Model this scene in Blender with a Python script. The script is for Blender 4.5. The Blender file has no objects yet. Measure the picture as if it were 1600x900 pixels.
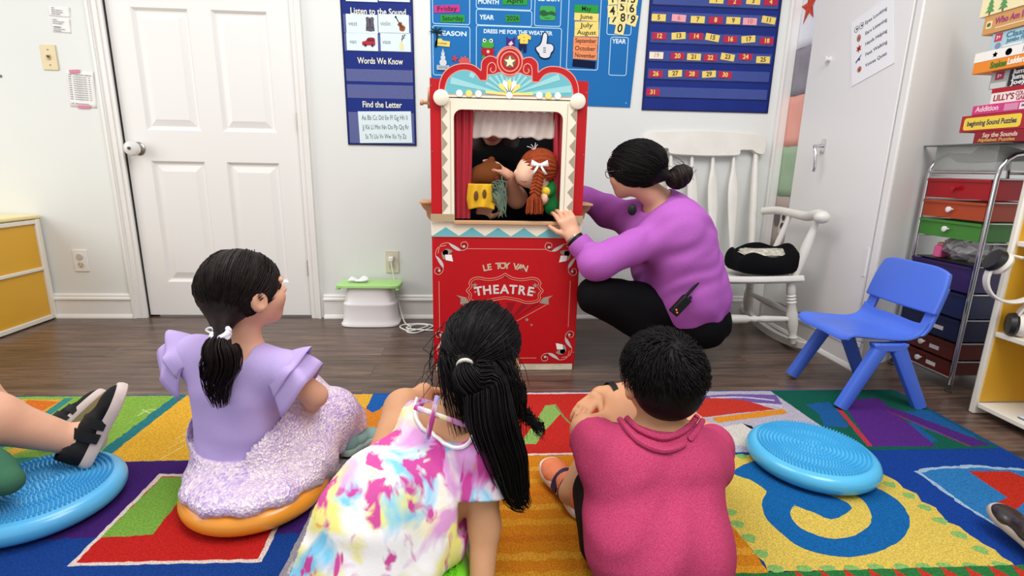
import bpy, bmesh, math, random
import numpy as np
from mathutils import Matrix, Vector
random.seed(7); rng = np.random.RandomState(7)
PI = math.pi
SC = bpy.context.scene
COL = SC.collection
def srgb(h):
    h = h.lstrip('#'); c = [int(h[i:i+2], 16)/255 for i in (0, 2, 4)]
    return tuple(x/12.92 if x <= .04045 else ((x+.055)/1.055)**2.4 for x in c) + (1,)
# ---------------------------------------------------------------- camera
CF, CPITCH, CYAW, CROLL, CH = 803.15, .23091, .062953, .019242, .84826
_cp, _sp, _cy, _sy = math.cos(CPITCH), math.sin(CPITCH), math.cos(CYAW), math.sin(CYAW)
FWD = Vector((_sy*_cp, _cy*_cp, -_sp)); _r = Vector((_cy, -_sy, 0)); _u = _r.cross(FWD)
RGT = _r*math.cos(CROLL) + _u*math.sin(CROLL); UPV = _u*math.cos(CROLL) - _r*math.sin(CROLL)
cam = bpy.data.cameras.new('camera'); camo = bpy.data.objects.new('camera', cam); COL.objects.link(camo)
cam.sensor_width = 36; cam.lens = CF/1600*36; cam.clip_start = .02; cam.clip_end = 60
camo.matrix_world = Matrix(((RGT.x, UPV.x, -FWD.x, 0), (RGT.y, UPV.y, -FWD.y, 0), (RGT.z, UPV.z, -FWD.z, CH), (0, 0, 0, 1)))
SC.camera = camo
def ray(px, py): return FWD + RGT*((px-800)/CF) + UPV*((450-py)/CF)
def G(px, py, z=0.):                       # the point of the photo at height z
    d = ray(px, py); return Vector((0, 0, CH)) + d*((z-CH)/d.z)
def P(px, py, Y):                          # the point of the photo in the plane y = Y
    d = ray(px, py); return Vector((0, 0, CH)) + d*(Y/d.y)
def PX(px, py, X):                         # the point of the photo in the plane x = X
    d = ray(px, py); return Vector((0, 0, CH)) + d*(X/d.x)
# ---------------------------------------------------------------- world, lights, exposure
W = bpy.data.worlds.new('world'); SC.world = W; W.use_nodes = True
bg = W.node_tree.nodes['Background']; bg.inputs[0].default_value = (1, 1, 1, 1); bg.inputs[1].default_value = .62
def area(name, loc, target, sx, sy, power, col=(1, 1, 1)):
    l = bpy.data.lights.new(name, 'AREA'); l.shape = 'RECTANGLE'; l.size = sx; l.size_y = sy; l.energy = power; l.color = col
    o = bpy.data.objects.new(name, l); COL.objects.link(o); o.location = loc
    o.rotation_euler = (Vector(target)-Vector(loc)).to_track_quat('-Z', 'Y').to_euler()
    return o
area('ceiling_panel_light', (-.6, 1.35, 2.75), (-.6, 1.36, 0), 1.4, 1.4, 30, (1, .99, .97))
area('ceiling_panel_light', (1.0, .1, 2.75), (1.0, .5, 0), 1.4, 1.4, 46, (1, .99, .98))
area('window_light', (-3.6, 1.0, 1.7), (0, 1.7, .6), 2.0, 1.7, 30, (1, .98, .95))
SC.view_settings.view_transform = 'Standard'; SC.view_settings.look = 'None'
SC.view_settings.gamma = 1; SC.view_settings.use_curve_mapping = False
SC.view_settings.exposure = .22
# ---------------------------------------------------------------- materials
MATS = {}
def mat(name, hexc, rough=.55, metal=0., bump=None, var=None, coat=0., sheen=0., trans=0., alpha=1., sss=0., emit=None, spec=None, stretch=None):
    """principled; bump=(scale,strength[,kind]); var=(scale,hex,amount[,detail])"""
    if name in MATS: return MATS[name]
    m = bpy.data.materials.new(name); m.use_nodes = True; MATS[name] = m
    nt = m.node_tree; b = nt.nodes['Principled BSDF']; L = nt.links.new
    b.inputs['Base Color'].default_value = srgb(hexc); b.inputs['Roughness'].default_value = rough
    b.inputs['Metallic'].default_value = metal; b.inputs['Coat Weight'].default_value = coat
    b.inputs['Sheen Weight'].default_value = sheen; b.inputs['Transmission Weight'].default_value = trans
    b.inputs['Alpha'].default_value = alpha
    if spec is None and not coat and metal < .5 and rough >= .5: spec = .12 if rough >= .75 else .25
    if spec is not None: b.inputs['Specular IOR Level'].default_value = spec
    if sss: b.inputs['Subsurface Weight'].default_value = sss; b.inputs['Subsurface Radius'].default_value = (.01, .004, .002)
    if emit: b.inputs['Emission Color'].default_value = srgb(hexc); b.inputs['Emission Strength'].default_value = emit
    m.diffuse_color = srgb(hexc)
    vec = None
    if bump or var:
        tc = nt.nodes.new('ShaderNodeTexCoord'); mp = nt.nodes.new('ShaderNodeMapping'); L(tc.outputs['Object'], mp.inputs[0]); vec = mp.outputs[0]
        if stretch: mp.inputs['Scale'].default_value = stretch
    if var:
        n = nt.nodes.new('ShaderNodeTexNoise'); n.inputs['Scale'].default_value = var[0]; n.inputs['Detail'].default_value = var[3] if len(var) > 3 else 4
        L(vec, n.inputs['Vector']); r = nt.nodes.new('ShaderNodeValToRGB'); L(n.outputs['Fac'], r.inputs[0])
        r.color_ramp.elements[0].position = .35; r.color_ramp.elements[1].position = .65
        r.color_ramp.elements[0].color = srgb(hexc)
        c0, c1 = srgb(hexc), srgb(var[1]); a = var[2]
        r.color_ramp.elements[1].color = tuple(c0[i]*(1-a)+c1[i]*a for i in range(3)) + (1,)
        L(r.outputs[0], b.inputs['Base Color'])
    if bump:
        if len(bump) > 2 and bump[2] == 'voronoi':
            n = nt.nodes.new('ShaderNodeTexVoronoi'); out = n.outputs['Distance']
        else:
            n = nt.nodes.new('ShaderNodeTexNoise'); out = n.outputs['Fac']; n.inputs['Detail'].default_value = 5
        n.inputs['Scale'].default_value = bump[0]; L(vec, n.inputs['Vector'])
        bp = nt.nodes.new('ShaderNodeBump'); bp.inputs['Strength'].default_value = bump[1]; bp.inputs['Distance'].default_value = .004
        L(out, bp.inputs['Height']); L(bp.outputs[0], b.inputs['Normal'])
    return m
def plain(hexc, rough=.55): return mat('paint_'+hexc.lstrip('#'), hexc, rough)
# ---------------------------------------------------------------- mesh builder
def frame(o, ex, ey):
    ex = Vector(ex).normalized(); ey = Vector(ey); ey = (ey-ex*ey.dot(ex)).normalized(); ez = ex.cross(ey)
    return Matrix(((ex.x, ey.x, ez.x, o[0]), (ex.y, ey.y, ez.y, o[1]), (ex.z, ey.z, ez.z, o[2]), (0, 0, 0, 1)))
def T(x, y, z=0): return Matrix.Translation((x, y, z))
def RX(a): return Matrix.Rotation(a, 4, 'X')
def RY(a): return Matrix.Rotation(a, 4, 'Y')
def RZ(a): return Matrix.Rotation(a, 4, 'Z')
WALLF = frame((0, 0, 0), (1, 0, 0), (0, 0, 1))       # local x right, y up, z towards the room (back wall)
RIGHTF = frame((0, 0, 0), (0, -1, 0), (0, 0, 1))     # the same on the right wall
def curve_mesh(cu):
    o = bpy.data.objects.new('tmp', cu); COL.objects.link(o)
    me = bpy.data.meshes.new_from_object(o.evaluated_get(bpy.context.evaluated_depsgraph_get()))
    v = [tuple(x.co) for x in me.vertices]; f = [tuple(p.vertices) for p in me.polygons]
    bpy.data.objects.remove(o); bpy.data.curves.remove(cu); bpy.data.meshes.remove(me)
    return v, f
class MB:
    def __init__(s): s.v = []; s.f = []; s.m = []
    def add(s, v, f, mi=0, M=None):
        n = len(s.v)
        if M is not None: v = [M @ Vector(x) for x in v]
        s.v += [tuple(x) for x in v]; s.f += [tuple(i+n for i in q) for q in f]; s.m += [mi]*len(f); return s
    def box(s, c, d, mi=0, M=None):
        x, y, z = c; a, b, e = d[0]/2, d[1]/2, d[2]/2
        v = [(x+i*a, y+j*b, z+k*e) for i in (-1, 1) for j in (-1, 1) for k in (-1, 1)]
        return s.add(v, [(0, 1, 3, 2), (4, 6, 7, 5), (0, 4, 5, 1), (2, 3, 7, 6), (0, 2, 6, 4), (1, 5, 7, 3)], mi, M)
    def b2(s, lo, hi, mi=0, M=None): return s.box([(lo[i]+hi[i])/2 for i in range(3)], [hi[i]-lo[i] for i in range(3)], mi, M)
    def prism(s, pts, z0, z1, mi=0, M=None):           # convex-ish outline extruded in local z
        n = len(pts); v = [(p[0], p[1], z0) for p in pts] + [(p[0], p[1], z1) for p in pts]
        f = [tuple(range(n))[::-1], tuple(range(n, 2*n))] + [(i, (i+1) % n, n+(i+1) % n, n+i) for i in range(n)]
        return s.add(v, f, mi, M)
    def flat(s, loops, t=.001, mi=0, M=None, z=0.):    # outlines with holes, from z to z+t
        cu = bpy.data.curves.new('tmp', 'CURVE'); cu.dimensions = '2D'; cu.fill_mode = 'BOTH'; cu.extrude = t/2
        for lp in loops:
            sp = cu.splines.new('POLY'); sp.points.add(len(lp)-1); sp.use_cyclic_u = True
            for q, p in zip(sp.points, lp): q.co = (p[0], p[1], 0, 1)
        v, f = curve_mesh(cu)
        return s.add([(x, y, w+z+t/2) for x, y, w in v], f, mi, M)
    def text(s, txt, size, x=0, y=0, mi=0, M=None, align='CENTER', t=.0008, z=0., bold=0., width=None, shear=0, sp=1.):
        cu = bpy.data.curves.new('tmp', 'FONT'); cu.body = txt; cu.size = size; cu.align_x = 'CENTER' if align == 'CENTER' else 'LEFT'
        cu.align_y = 'CENTER'; cu.extrude = t/2; cu.offset = bold*size; cu.shear = shear; cu.resolution_u = 3; cu.space_character = sp
        v, f = curve_mesh(cu)
        k = 1
        if width and v:
            w = max(p[0] for p in v)-min(p[0] for p in v); k = width/w
        return s.add([(x+p[0]*k, y+p[1], p[2]+z+t/2) for p in v], f, mi, M)
    def tube(s, pts, rad, n=10, mi=0, M=None, cap=True, flatx=1.):
        pts = [Vector(p) for p in pts]; m = len(pts)
        if not hasattr(rad, '__len__'): rad = [rad]*m
        v = []; t0 = (pts[1]-pts[0]).normalized(); a = Vector((0, 0, 1)) if abs(t0.z) < .9 else Vector((1, 0, 0))
        nx = (a-t0*a.dot(t0)).normalized()
        for i, p in enumerate(pts):
            t = (pts[min(i+1, m-1)]-pts[max(i-1, 0)])
            t = t.normalized() if t.length > 1e-9 else t0
            nx = nx-t*nx.dot(t); nx = nx.normalized() if nx.length > 1e-6 else t.orthogonal().normalized()
            ny = t.cross(nx)
            for j in range(n):
                g = 2*PI*j/n; v.append(p+nx*(rad[i]*math.cos(g)*flatx)+ny*(rad[i]*math.sin(g)))
        f = [(i*n+j, i*n+(j+1) % n, (i+1)*n+(j+1) % n, (i+1)*n+j) for i in range(m-1) for j in range(n)]
        if cap: f += [tuple(range(n))[::-1], tuple(range((m-1)*n, m*n))]
        return s.add(v, f, mi, M)
    def lathe(s, prof, n=32, mi=0, M=None):            # profile (r,z) round local z
        v = [(r*math.cos(2*PI*j/n), r*math.sin(2*PI*j/n), z) for r, z in prof for j in range(n)]
        f = [(i*n+j, i*n+(j+1) % n, (i+1)*n+(j+1) % n, (i+1)*n+j) for i in range(len(prof)-1) for j in range(n)]
        if prof[0][0] > 1e-5: f.append(tuple(range(n))[::-1])
        if prof[-1][0] > 1e-5: f.append(tuple(range((len(prof)-1)*n, len(prof)*n)))
        return s.add(v, f, mi, M)
    def ell(s, c, r, mi=0, M=None, n=16):
        k = n//2; v = []; 
        for i in range(k+1):
            th = PI*i/k
            for j in range(n):
                g = 2*PI*j/n; v.append((c[0]+r[0]*math.sin(th)*math.cos(g), c[1]+r[1]*math.sin(th)*math.sin(g), c[2]-r[2]*math.cos(th)))
        f = [(i*n+j, i*n+(j+1) % n, (i+1)*n+(j+1) % n, (i+1)*n+j) for i in range(k) for j in range(n)]
        return s.add(v, f, mi, M)
    def grid(s, fn, nu, nv, mi=0, M=None):             # fn(u,v)->point
        v = [fn(i/nu, j/nv) for i in range(nu+1) for j in range(nv+1)]
        f = [(i*(nv+1)+j, (i+1)*(nv+1)+j, (i+1)*(nv+1)+j+1, i*(nv+1)+j+1) for i in range(nu) for j in range(nv)]
        return s.add(v, f, mi, M)
    def islands(s):                                    # connected pieces, welded by position
        key = {}; ids = []
        for p in s.v: ids.append(key.setdefault((round(p[0], 6), round(p[1], 6), round(p[2], 6)), len(key)))
        par = list(range(len(key)))
        def find(a):
            while par[a] != a: par[a] = par[par[a]]; a = par[a]
            return a
        for f in s.f:
            for i in f[1:]: par[find(ids[i])] = find(ids[f[0]])
        out = {}
        for f, m in zip(s.f, s.m):
            b = out.setdefault(find(ids[f[0]]), (MB(), {}))
            for i in f:
                if i not in b[1]: b[1][i] = len(b[0].v); b[0].v.append(s.v[i])
            b[0].f.append(tuple(b[1][i] for i in f)); b[0].m.append(m)
        return [b[0] for b in out.values()]
    def build(s, name, mats, parent=None, smooth=True, bevel=0., world=False, solid=0., sub=0, angle=40, split=False):
        if split:
            out = [p.build(name, mats, parent, smooth, bevel, world, solid, sub, angle) for p in s.islands()]
            return out
        me = bpy.data.meshes.new(name)
        v = s.v
        if world and parent is not None:
            R = root_of(parent).matrix_basis.inverted(); v = [R @ Vector(x) for x in v]
        me.from_pydata([tuple(x) for x in v], [], s.f)
        for m in (mats if isinstance(mats, (list, tuple)) else [mats]): me.materials.append(m)
        me.polygons.foreach_set('material_index', s.m)
        me.validate(); bm = bmesh.new(); bm.from_mesh(me); bmesh.ops.remove_doubles(bm, verts=bm.verts, dist=1e-6)
        bmesh.ops.recalc_face_normals(bm, faces=bm.faces); bm.to_mesh(me); bm.free()
        if smooth:
            me.polygons.foreach_set('use_smooth', [True]*len(me.polygons)); me.set_sharp_from_angle(angle=math.radians(angle))
        return link(name, me, parent, bevel, solid, sub)
def link(name, me, parent=None, bevel=0., solid=0., sub=0):
    o = bpy.data.objects.new(name, me); COL.objects.link(o)
    if parent is not None: o.parent = parent
    if solid: md = o.modifiers.new('solid', 'SOLIDIFY'); md.thickness = solid; md.offset = 0
    if bevel: md = o.modifiers.new('bevel', 'BEVEL'); md.width = bevel; md.segments = 2; md.limit_method = 'ANGLE'; md.angle_limit = .6
    if sub: md = o.modifiers.new('sub', 'SUBSURF'); md.levels = sub; md.render_levels = sub
    return o
def root_of(o):
    while o.parent: o = o.parent
    return o
def tag(o, label=None, cat=None, group=None, kind=None):
    if label: o['label'] = label
    if cat: o['category'] = cat
    if group: o['group'] = group
    if kind: o['kind'] = kind
    return o
def thing(name, label, cat, loc=(0, 0, 0), rz=0., group=None, M=None):
    o = bpy.data.objects.new(name, None); COL.objects.link(o); o.empty_display_size = .05
    if M is not None: o.matrix_basis = M
    else: o.location = loc; o.rotation_euler = (0, 0, rz)
    if M is None: o.matrix_basis = Matrix.Translation(loc) @ RZ(rz)
    return tag(o, label, cat, group)
def struct(o): o['kind'] = 'structure'; return o
def copy_tree(o, parent=None):
    c = o.copy(); COL.objects.link(c); c.parent = parent
    for ch in list(o.children): copy_tree(ch, c)
    return c
# ---- outlines
def rrect(x0, y0, x1, y1, r, n=5):
    p = []
    for cx, cy, a in ((x1-r, y1-r, 0), (x0+r, y1-r, 90), (x0+r, y0+r, 180), (x1-r, y0+r, 270)):
        for i in range(n+1):
            g = math.radians(a+90*i/n); p.append((cx+r*math.cos(g), cy+r*math.sin(g)))
    return p
def rect(x0, y0, x1, y1): return [(x0, y0), (x1, y0), (x1, y1), (x0, y1)]
def circ(x, y, r, n=24, ry=None): return [(x+r*math.cos(2*PI*i/n), y+(ry or r)*math.sin(2*PI*i/n)) for i in range(n)]
def star(x, y, R, r, n=5, a0=90): return [(x+(R if i % 2 == 0 else r)*math.cos(math.radians(a0+180*i/n)), y+(R if i % 2 == 0 else r)*math.sin(math.radians(a0+180*i/n))) for i in range(2*n)]
def ribbon(pts, w):
    if not hasattr(w, '__len__'): w = [w]*len(pts)
    L, R = [], []
    for i, p in enumerate(pts):
        a, b = pts[max(i-1, 0)], pts[min(i+1, len(pts)-1)]; dx, dy = b[0]-a[0], b[1]-a[1]; l = math.hypot(dx, dy) or 1
        nx, ny = -dy/l*w[i]/2, dx/l*w[i]/2; L.append((p[0]+nx, p[1]+ny)); R.append((p[0]-nx, p[1]-ny))
    return L+R[::-1]
def spline(pts, n=6, closed=False):                   # catmull-rom through points (any dimension)
    pts = [tuple(p) for p in pts]; out = []; m = len(pts)
    for i in range(m if closed else m-1):
        if closed: a, b, c, d = pts[i-1], pts[i], pts[(i+1) % m], pts[(i+2) % m]
        else: a, b, c, d = pts[max(i-1, 0)], pts[i], pts[i+1], pts[min(i+2, m-1)]
        for k in range(n):
            t = k/n; out.append(tuple(.5*(2*b[j]+(c[j]-a[j])*t+(2*a[j]-5*b[j]+4*c[j]-d[j])*t*t+(3*b[j]-a[j]-3*c[j]+d[j])*t**3) for j in range(len(b))))
    if not closed: out.append(pts[-1])
    return out
def outline(loop, w): return [loop, inset(loop, w)]
def inset(loop, w):
    n = len(loop); ar = sum(loop[i][0]*loop[(i+1) % n][1]-loop[(i+1) % n][0]*loop[i][1] for i in range(n)); sg = 1 if ar > 0 else -1
    out = []
    for i in range(n):
        a, p, b = loop[i-1], loop[i], loop[(i+1) % n]
        d1 = (p[0]-a[0], p[1]-a[1]); d2 = (b[0]-p[0], b[1]-p[1]); l1 = math.hypot(*d1) or 1; l2 = math.hypot(*d2) or 1
        n1 = (-d1[1]/l1*sg, d1[0]/l1*sg); n2 = (-d2[1]/l2*sg, d2[0]/l2*sg); q = (n1[0]+n2[0], n1[1]+n2[1])
        k = max(.35, (1+n1[0]*n2[0]+n1[1]*n2[1])); out.append((p[0]+q[0]/k*w, p[1]+q[1]/k*w))
    return out
# ================================================================ the room
YB, XR, YE = 2.85, 1.66, 2.02              # back wall, right wall, end of the right wall
M_WALL = mat('wall_paint', '#e3e5e2', .62, bump=(60, .04), var=(1.3, '#dcddd9', .5, 3))
M_TRIM = mat('trim_paint', '#eae8e5', .38, var=(3, '#e2ded6', .4))
M_DOOR = mat('door_paint', '#e9e7e4', .4, bump=(40, .03))
M_GREYWALL = mat('grey_wall_paint', '#e2e1de', .6, bump=(60, .04))
M_NICKEL = mat('brushed_nickel', '#a9a49b', .28, 1.)
M_CHROME = mat('chrome', '#d5d5d8', .12, 1.)
M_DARKGAP = mat('dark_gap', '#2a2622', .9)
def wood_floor():
    m = mat('floor_wood', '#5d4a42', .3); nt = m.node_tree; L = nt.links.new; b = nt.nodes['Principled BSDF']
    tc = nt.nodes.new('ShaderNodeTexCoord'); br = nt.nodes.new('ShaderNodeTexBrick'); L(tc.outputs['Object'], br.inputs[0])
    br.inputs['Scale'].default_value = 1; br.inputs['Brick Width'].default_value = 1.22; br.inputs['Row Height'].default_value = .125
    br.inputs['Mortar Size'].default_value = .0012; br.offset = .37; br.inputs['Bias'].default_value = 0
    br.inputs['Color1'].default_value = (0, 0, 0, 1); br.inputs['Color2'].default_value = (1, 1, 1, 1); br.inputs['Mortar'].default_value = (.5, .5, .5, 1)
    mp = nt.nodes.new('ShaderNodeMapping'); mp.inputs['Scale'].default_value = (1.6, 22, 1); L(tc.outputs['Object'], mp.inputs[0])
    ad = nt.nodes.new('ShaderNodeVectorMath'); ad.operation = 'MULTIPLY_ADD'; L(br.outputs['Color'], ad.inputs[0]); ad.inputs[1].default_value = (7, 3, 5); L(mp.outputs[0], ad.inputs[2])
    n = nt.nodes.new('ShaderNodeTexNoise'); n.inputs['Scale'].default_value = 2.2; n.inputs['Detail'].default_value = 7; n.inputs['Roughness'].default_value = .62; n.inputs['Distortion'].default_value = .6; L(ad.outputs[0], n.inputs['Vector'])
    r = nt.nodes.new('ShaderNodeValToRGB'); e = r.color_ramp.elements; e[0].position = .3; e[0].color = srgb('#3a2a22'); e[1].position = .72; e[1].color = srgb('#8a6b57')
    q = e.new(.5); q.color = srgb('#644f44'); L(n.outputs['Fac'], r.inputs[0])
    mx = nt.nodes.new('ShaderNodeMix'); mx.data_type = 'RGBA'; mx.blend_type = 'MULTIPLY'; mx.inputs[0].default_value = .35
    L(r.outputs[0], mx.inputs[6]); L(br.outputs['Color'], mx.inputs[7])
    g = nt.nodes.new('ShaderNodeMix'); g.data_type = 'RGBA'; L(br.outputs['Fac'], g.inputs[0]); L(mx.outputs[2], g.inputs[6]); g.inputs[7].default_value = srgb('#2b211d')
    L(g.outputs[2], b.inputs['Base Color'])
    bp = nt.nodes.new('ShaderNodeBump'); bp.inputs['Strength'].default_value = .12; bp.inputs['Distance'].default_value = .002; L(n.outputs['Fac'], bp.inputs['Height']); L(bp.outputs[0], b.inputs['Normal'])
    return m
struct(MB().b2((-3.4, -.8, -.05), (3.2, YB+.1, 0)).build('floor', wood_floor()))
# back wall with the door opening
DX0, DX1, DZ1 = -1.83, -.95, 2.05
w = MB(); w.b2((-3.4, YB, 0), (DX0-.012, YB+.1, 2.6)); w.b2((DX1+.012, YB, 0), (XR, YB+.1, 2.6)); w.b2((DX0-.012, YB, DZ1+.012), (DX1+.012, YB+.1, 2.6))
struct(w.build('wall_back', M_WALL, smooth=False))
# right wall and the angled wall beyond its end
struct(MB().prism([(XR, YB+.1), (XR, YE), (XR+.12, YE+.07), (XR+.12, YB+.1)], 0, 2.6).build('wall_right', M_WALL, smooth=False))
d = Vector((.87, .5)).normalized(); e0 = Vector((XR, YE)); e1 = e0+d*2.2
struct(MB().prism([(e0.x+.0005, e0.y+.0003), (e1.x, e1.y), (e1.x-.04, e1.y+.07), (e0.x+.02, e0.y+.06)], 0, 2.6).build('wall_right_end', M_GREYWALL, smooth=False))
# baseboards: tall board with a stepped cap and a quarter round at the floor
def base_profile(): return [(0, 0), (.026, 0), (.026, .006), (.02, .018), (.014, .022), (.014, .1), (.021, .104), (.021, .112), (.012, .118), (.012, .128), (.006, .134), (0, .135)]
def baseboard(name, a, b, out):
    a, b, out = Vector(a), Vector(b), Vector(out); mb = MB(); pr = base_profile(); n = len(pr)
    v = [a+out*p[0]+Vector((0, 0, p[1])) for p in pr]+[b+out*p[0]+Vector((0, 0, p[1])) for p in pr]
    mb.add(v, [(i, (i+1) % n, n+(i+1) % n, n+i) for i in range(n)]+[tuple(range(n)), tuple(range(n, 2*n))[::-1]])
    return struct(mb.build(name, M_TRIM, smooth=False))
baseboard('baseboard_back', (DX1+.075, YB, 0), (1.598, YB, 0), (0, -1, 0))
baseboard('baseboard_left', (-2.9, YB, 0), (DX0-.075, YB, 0), (0, -1, 0))
baseboard('baseboard_right', (XR, YE+.005, 0), (XR, YB-.03, 0), (-1, 0, 0))
# corner casing on the right wall next to the back wall
struct(MB().b2((1.598, YB-.016, 0), (XR-.001, YB-.0005, 2.6)).b2((1.598, YB-.022, 0), (1.612, YB-.016, 2.6)).build('trim_1', M_TRIM, bevel=.004))
tr = struct(MB().b2((XR-.012, YE+.001, .136), (XR-.0005, YE+.035, 2.6)).build('trim_2', M_TRIM, bevel=.003))
# six panel door in the back wall
def casing(mb, x0, x1, z0, z1):            # moulded vertical board: stepped profile across x
    for k, (a, b, t) in enumerate(((0, .3, .012), (.3, .38, .018), (.38, .72, .014), (.72, .82, .02), (.82, 1, .024))):
        mb.b2((x0+(x1-x0)*a, YB-t, z0), (x0+(x1-x0)*b, YB, z1))
door = MB()
dw = DX1-DX0; yd = YB+.012                 # leaf face a little behind the wall face
pan = [(.115, .385), (.495, .765)]         # panel columns as x from the left edge
rows = [(.2, .845), (1.0, 1.575), (1.69, 1.94)]
xs = sorted({0, dw} | {a for p in pan for a in p}); zs = sorted({.012, DZ1} | {a for r_ in rows for a in r_})
for i in range(len(xs)-1):
    for k in range(len(zs)-1):
        cell = any(abs(xs[i]-p[0]) < 1e-6 for p in pan) and any(abs(zs[k]-r_[0]) < 1e-6 for r_ in rows)
        x0, x1, z0, z1 = DX0+xs[i], DX0+xs[i+1], zs[k], zs[k+1]
        if not cell: door.add([(x0, yd, z0), (x1, yd, z0), (x1, yd, z1), (x0, yd, z1)], [(0, 1, 2, 3)])
        else:
            rings = [(0, 0), (.012, .012), (.02, .013), (.05, .004), (.052, .003)]
            pv = []
            for o_, dy in rings: pv += [(x0+o_, yd+dy, z0+o_), (x1-o_, yd+dy, z0+o_), (x1-o_, yd+dy, z1-o_), (x0+o_, yd+dy, z1-o_)]
            f = [(4*r_+j, 4*r_+(j+1) % 4, 4*r_+4+(j+1) % 4, 4*r_+4+j) for r_ in range(len(rings)-1) for j in range(4)]+[(16, 17, 18, 19)]
            door.add(pv, f)
door.b2((DX0, yd+.02, .012), (DX1, yd+.045, DZ1))
door1 = struct(door.build('door_1', M_DOOR, smooth=False))
door1['label'] = 'white six panel door in the back wall'
cs = MB(); casing(cs, DX0-.004, DX0-.072, 0, DZ1+.07); casing(cs, DX1+.004, DX1+.058, 0, DZ1+.07)
cs.b2((DX0-.072, YB-.02, DZ1+.004), (DX1+.058, YB, DZ1+.07)); cs.build('door_casing', M_TRIM, door1, smooth=False)
MB().b2((DX0-.0035, YB+.008, 0), (DX0+.0005, YB+.09, DZ1)).b2((DX1-.0005, YB+.008, 0), (DX1+.0035, YB+.09, DZ1)).build('door_gap', M_DARKGAP, door1, smooth=False)
kx, kz = DX0+.062, .905
kb = MB(); KF = T(kx, yd, kz) @ RX(PI/2)
kb.lathe([(0, 0), (.034, 0), (.034, .004), (.028, .01), (.014, .012), (.012, .03), (.0, .03)], 24, 0, KF)
kb.build('knob_rose', M_NICKEL, door1)
k2 = MB(); k2.lathe([(0, .028), (.02, .028), (.033, .036), (.038, .05), (.034, .066), (.022, .074), (0, .075)], 24, 0, KF)
k2.build('door_knob', mat('knob_cover', '#f2f0ec', .25, trans=.2), door1)
MB().lathe([(0, .0752), (.008, .0752), (.008, .079), (0, .08)], 12, 0, KF).build('knob_lock', plain('#3a3a3c', .3), door1)
for hz in (.285, 1.055, 1.85):
    hg = MB()
    for k in range(5): hg.tube([(DX1+.001, YB-.004, hz-.045+k*.018+.001), (DX1+.001, YB-.004, hz-.045+k*.018+.017)], .0055, 10)
    hg.build('door_hinge', mat('hinge_paint', '#b9b4aa', .4, .6), door1)
# white cupboard door in the right wall
d2 = struct(MB().b2((XR-.012, YE+.045, .145), (XR-.0005, 2.69, 2.2)).build('door_2', M_DOOR, bevel=.003))
d2['label'] = 'white flush door with chrome lever in the right wall'
lv = MB(); HF = frame((XR-.012, 2.475, .975), (0, -1, 0), (0, 0, 1))
lv.prism(rrect(-.014, -.035, .014, .035, .013), 0, .008, 0, HF)
lv.tube([(0, 0, .005), (0, 0, .045)], .008, 12, 0, HF)
lv.tube(spline([(0, 0, .042), (.004, -.002, .05), (.02, -.012, .056), (.034, -.05, .056), (.036, -.1, .054), (.03, -.118, .052)], 5), .0075, 10, 0, HF)
lv.build('lever_handle', M_CHROME, d2, world=True)
MB().lathe([(0, 0), (.012, 0), (.012, .004), (.007, .006), (.007, .018), (.014, .02), (.014, .026), (0, .027)], 16, 0, frame((XR-.012, 2.53, 1.374), (0, -1, 0), (0, 0, 1))).build('robe_hook', M_TRIM, d2, world=True)
MB().b2((XR-.016, YE+.05, .42), (XR-.012, YE+.062, .54)).build('hinge_plate', M_TRIM, d2)
# ---- wall plates
def wallat(px, py, dz=0.): return P(px, py, YB)
def wall_plate(name, label, cat, px, py, w_, h_, m):
    p = wallat(px, py); t = thing(name, label, cat, M=Matrix.Translation(p) @ WALLF)
    MB().prism(rrect(-w_/2, -h_/2, w_/2, h_/2, .004), 0, .006).build('plate', m, t, bevel=.002); return t
t = wall_plate('light_switch', 'almond light switch plate on the wall left of the door', 'light switch', 78, 90, .072, .116, mat('almond_plastic', '#d8c79a', .35))
MB().prism(rrect(-.006, -.012, .006, .012, .002), .006, .009).build('switch_slot', mat('almond_dark', '#a8946a', .4), t)
MB().box((0, .003, .013), (.007, .009, .012)).build('toggle', plain('#5a4a35', .4), t, bevel=.001)
s_ = MB(); s_.lathe([(0, .0062), (.0035, .0062), (.003, .0075), (0, .0078)], 10, 0, T(0, .035)); s_.lathe([(0, .0062), (.0035, .0062), (.003, .0075), (0, .0078)], 10, 0, T(0, -.035)); s_.build('screw', plain('#6b5e48', .35), t, split=True)
def receptacle(mb, y, mi=0):
    mb.prism([(p[0], p[1]*.92) for p in circ(0, 0, .017, 20)], .006, .0085, mi, T(0, y))
def slots(mb, y):
    mb.b2((-.0085, y-.002, .0086), (-.006, y+.008, .0092)); mb.b2((.006, y-.002, .0086), (.0085, y+.006, .0092)); mb.prism(circ(0, y-.008, .003, 10), .0086, .0092)
t = wall_plate('wall_outlet', 'white outlet on the wall between yellow cabinet and door', 'outlet', 127, 407, .074, .118, M_TRIM)
r_ = MB(); receptacle(r_, .022); receptacle(r_, -.022); r_.build('receptacle', mat('outlet_ivory', '#d3c8b4', .4), t)
MB().prism(circ(0, .022, .0155, 20), .0085, .0115).build('safety_cap', mat('cap_grey', '#bdbab2', .35), t)
q = MB(); slots(q, -.022); q.build('outlet_slot', plain('#4d4439', .5), t)
t = wall_plate('wall_outlet', 'beige outlet with a white plug in it above the step stool', 'outlet', 613, 409, .074, .125, mat('beige_plate', '#d3ccb8', .4))
r_ = MB(); receptacle(r_, .024); receptacle(r_, -.024); r_.build('receptacle', mat('outlet_beige', '#c9c1ab', .4), t)
q = MB(); slots(q, -.024); q.build('outlet_slot', plain('#5d5444', .5), t)
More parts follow.
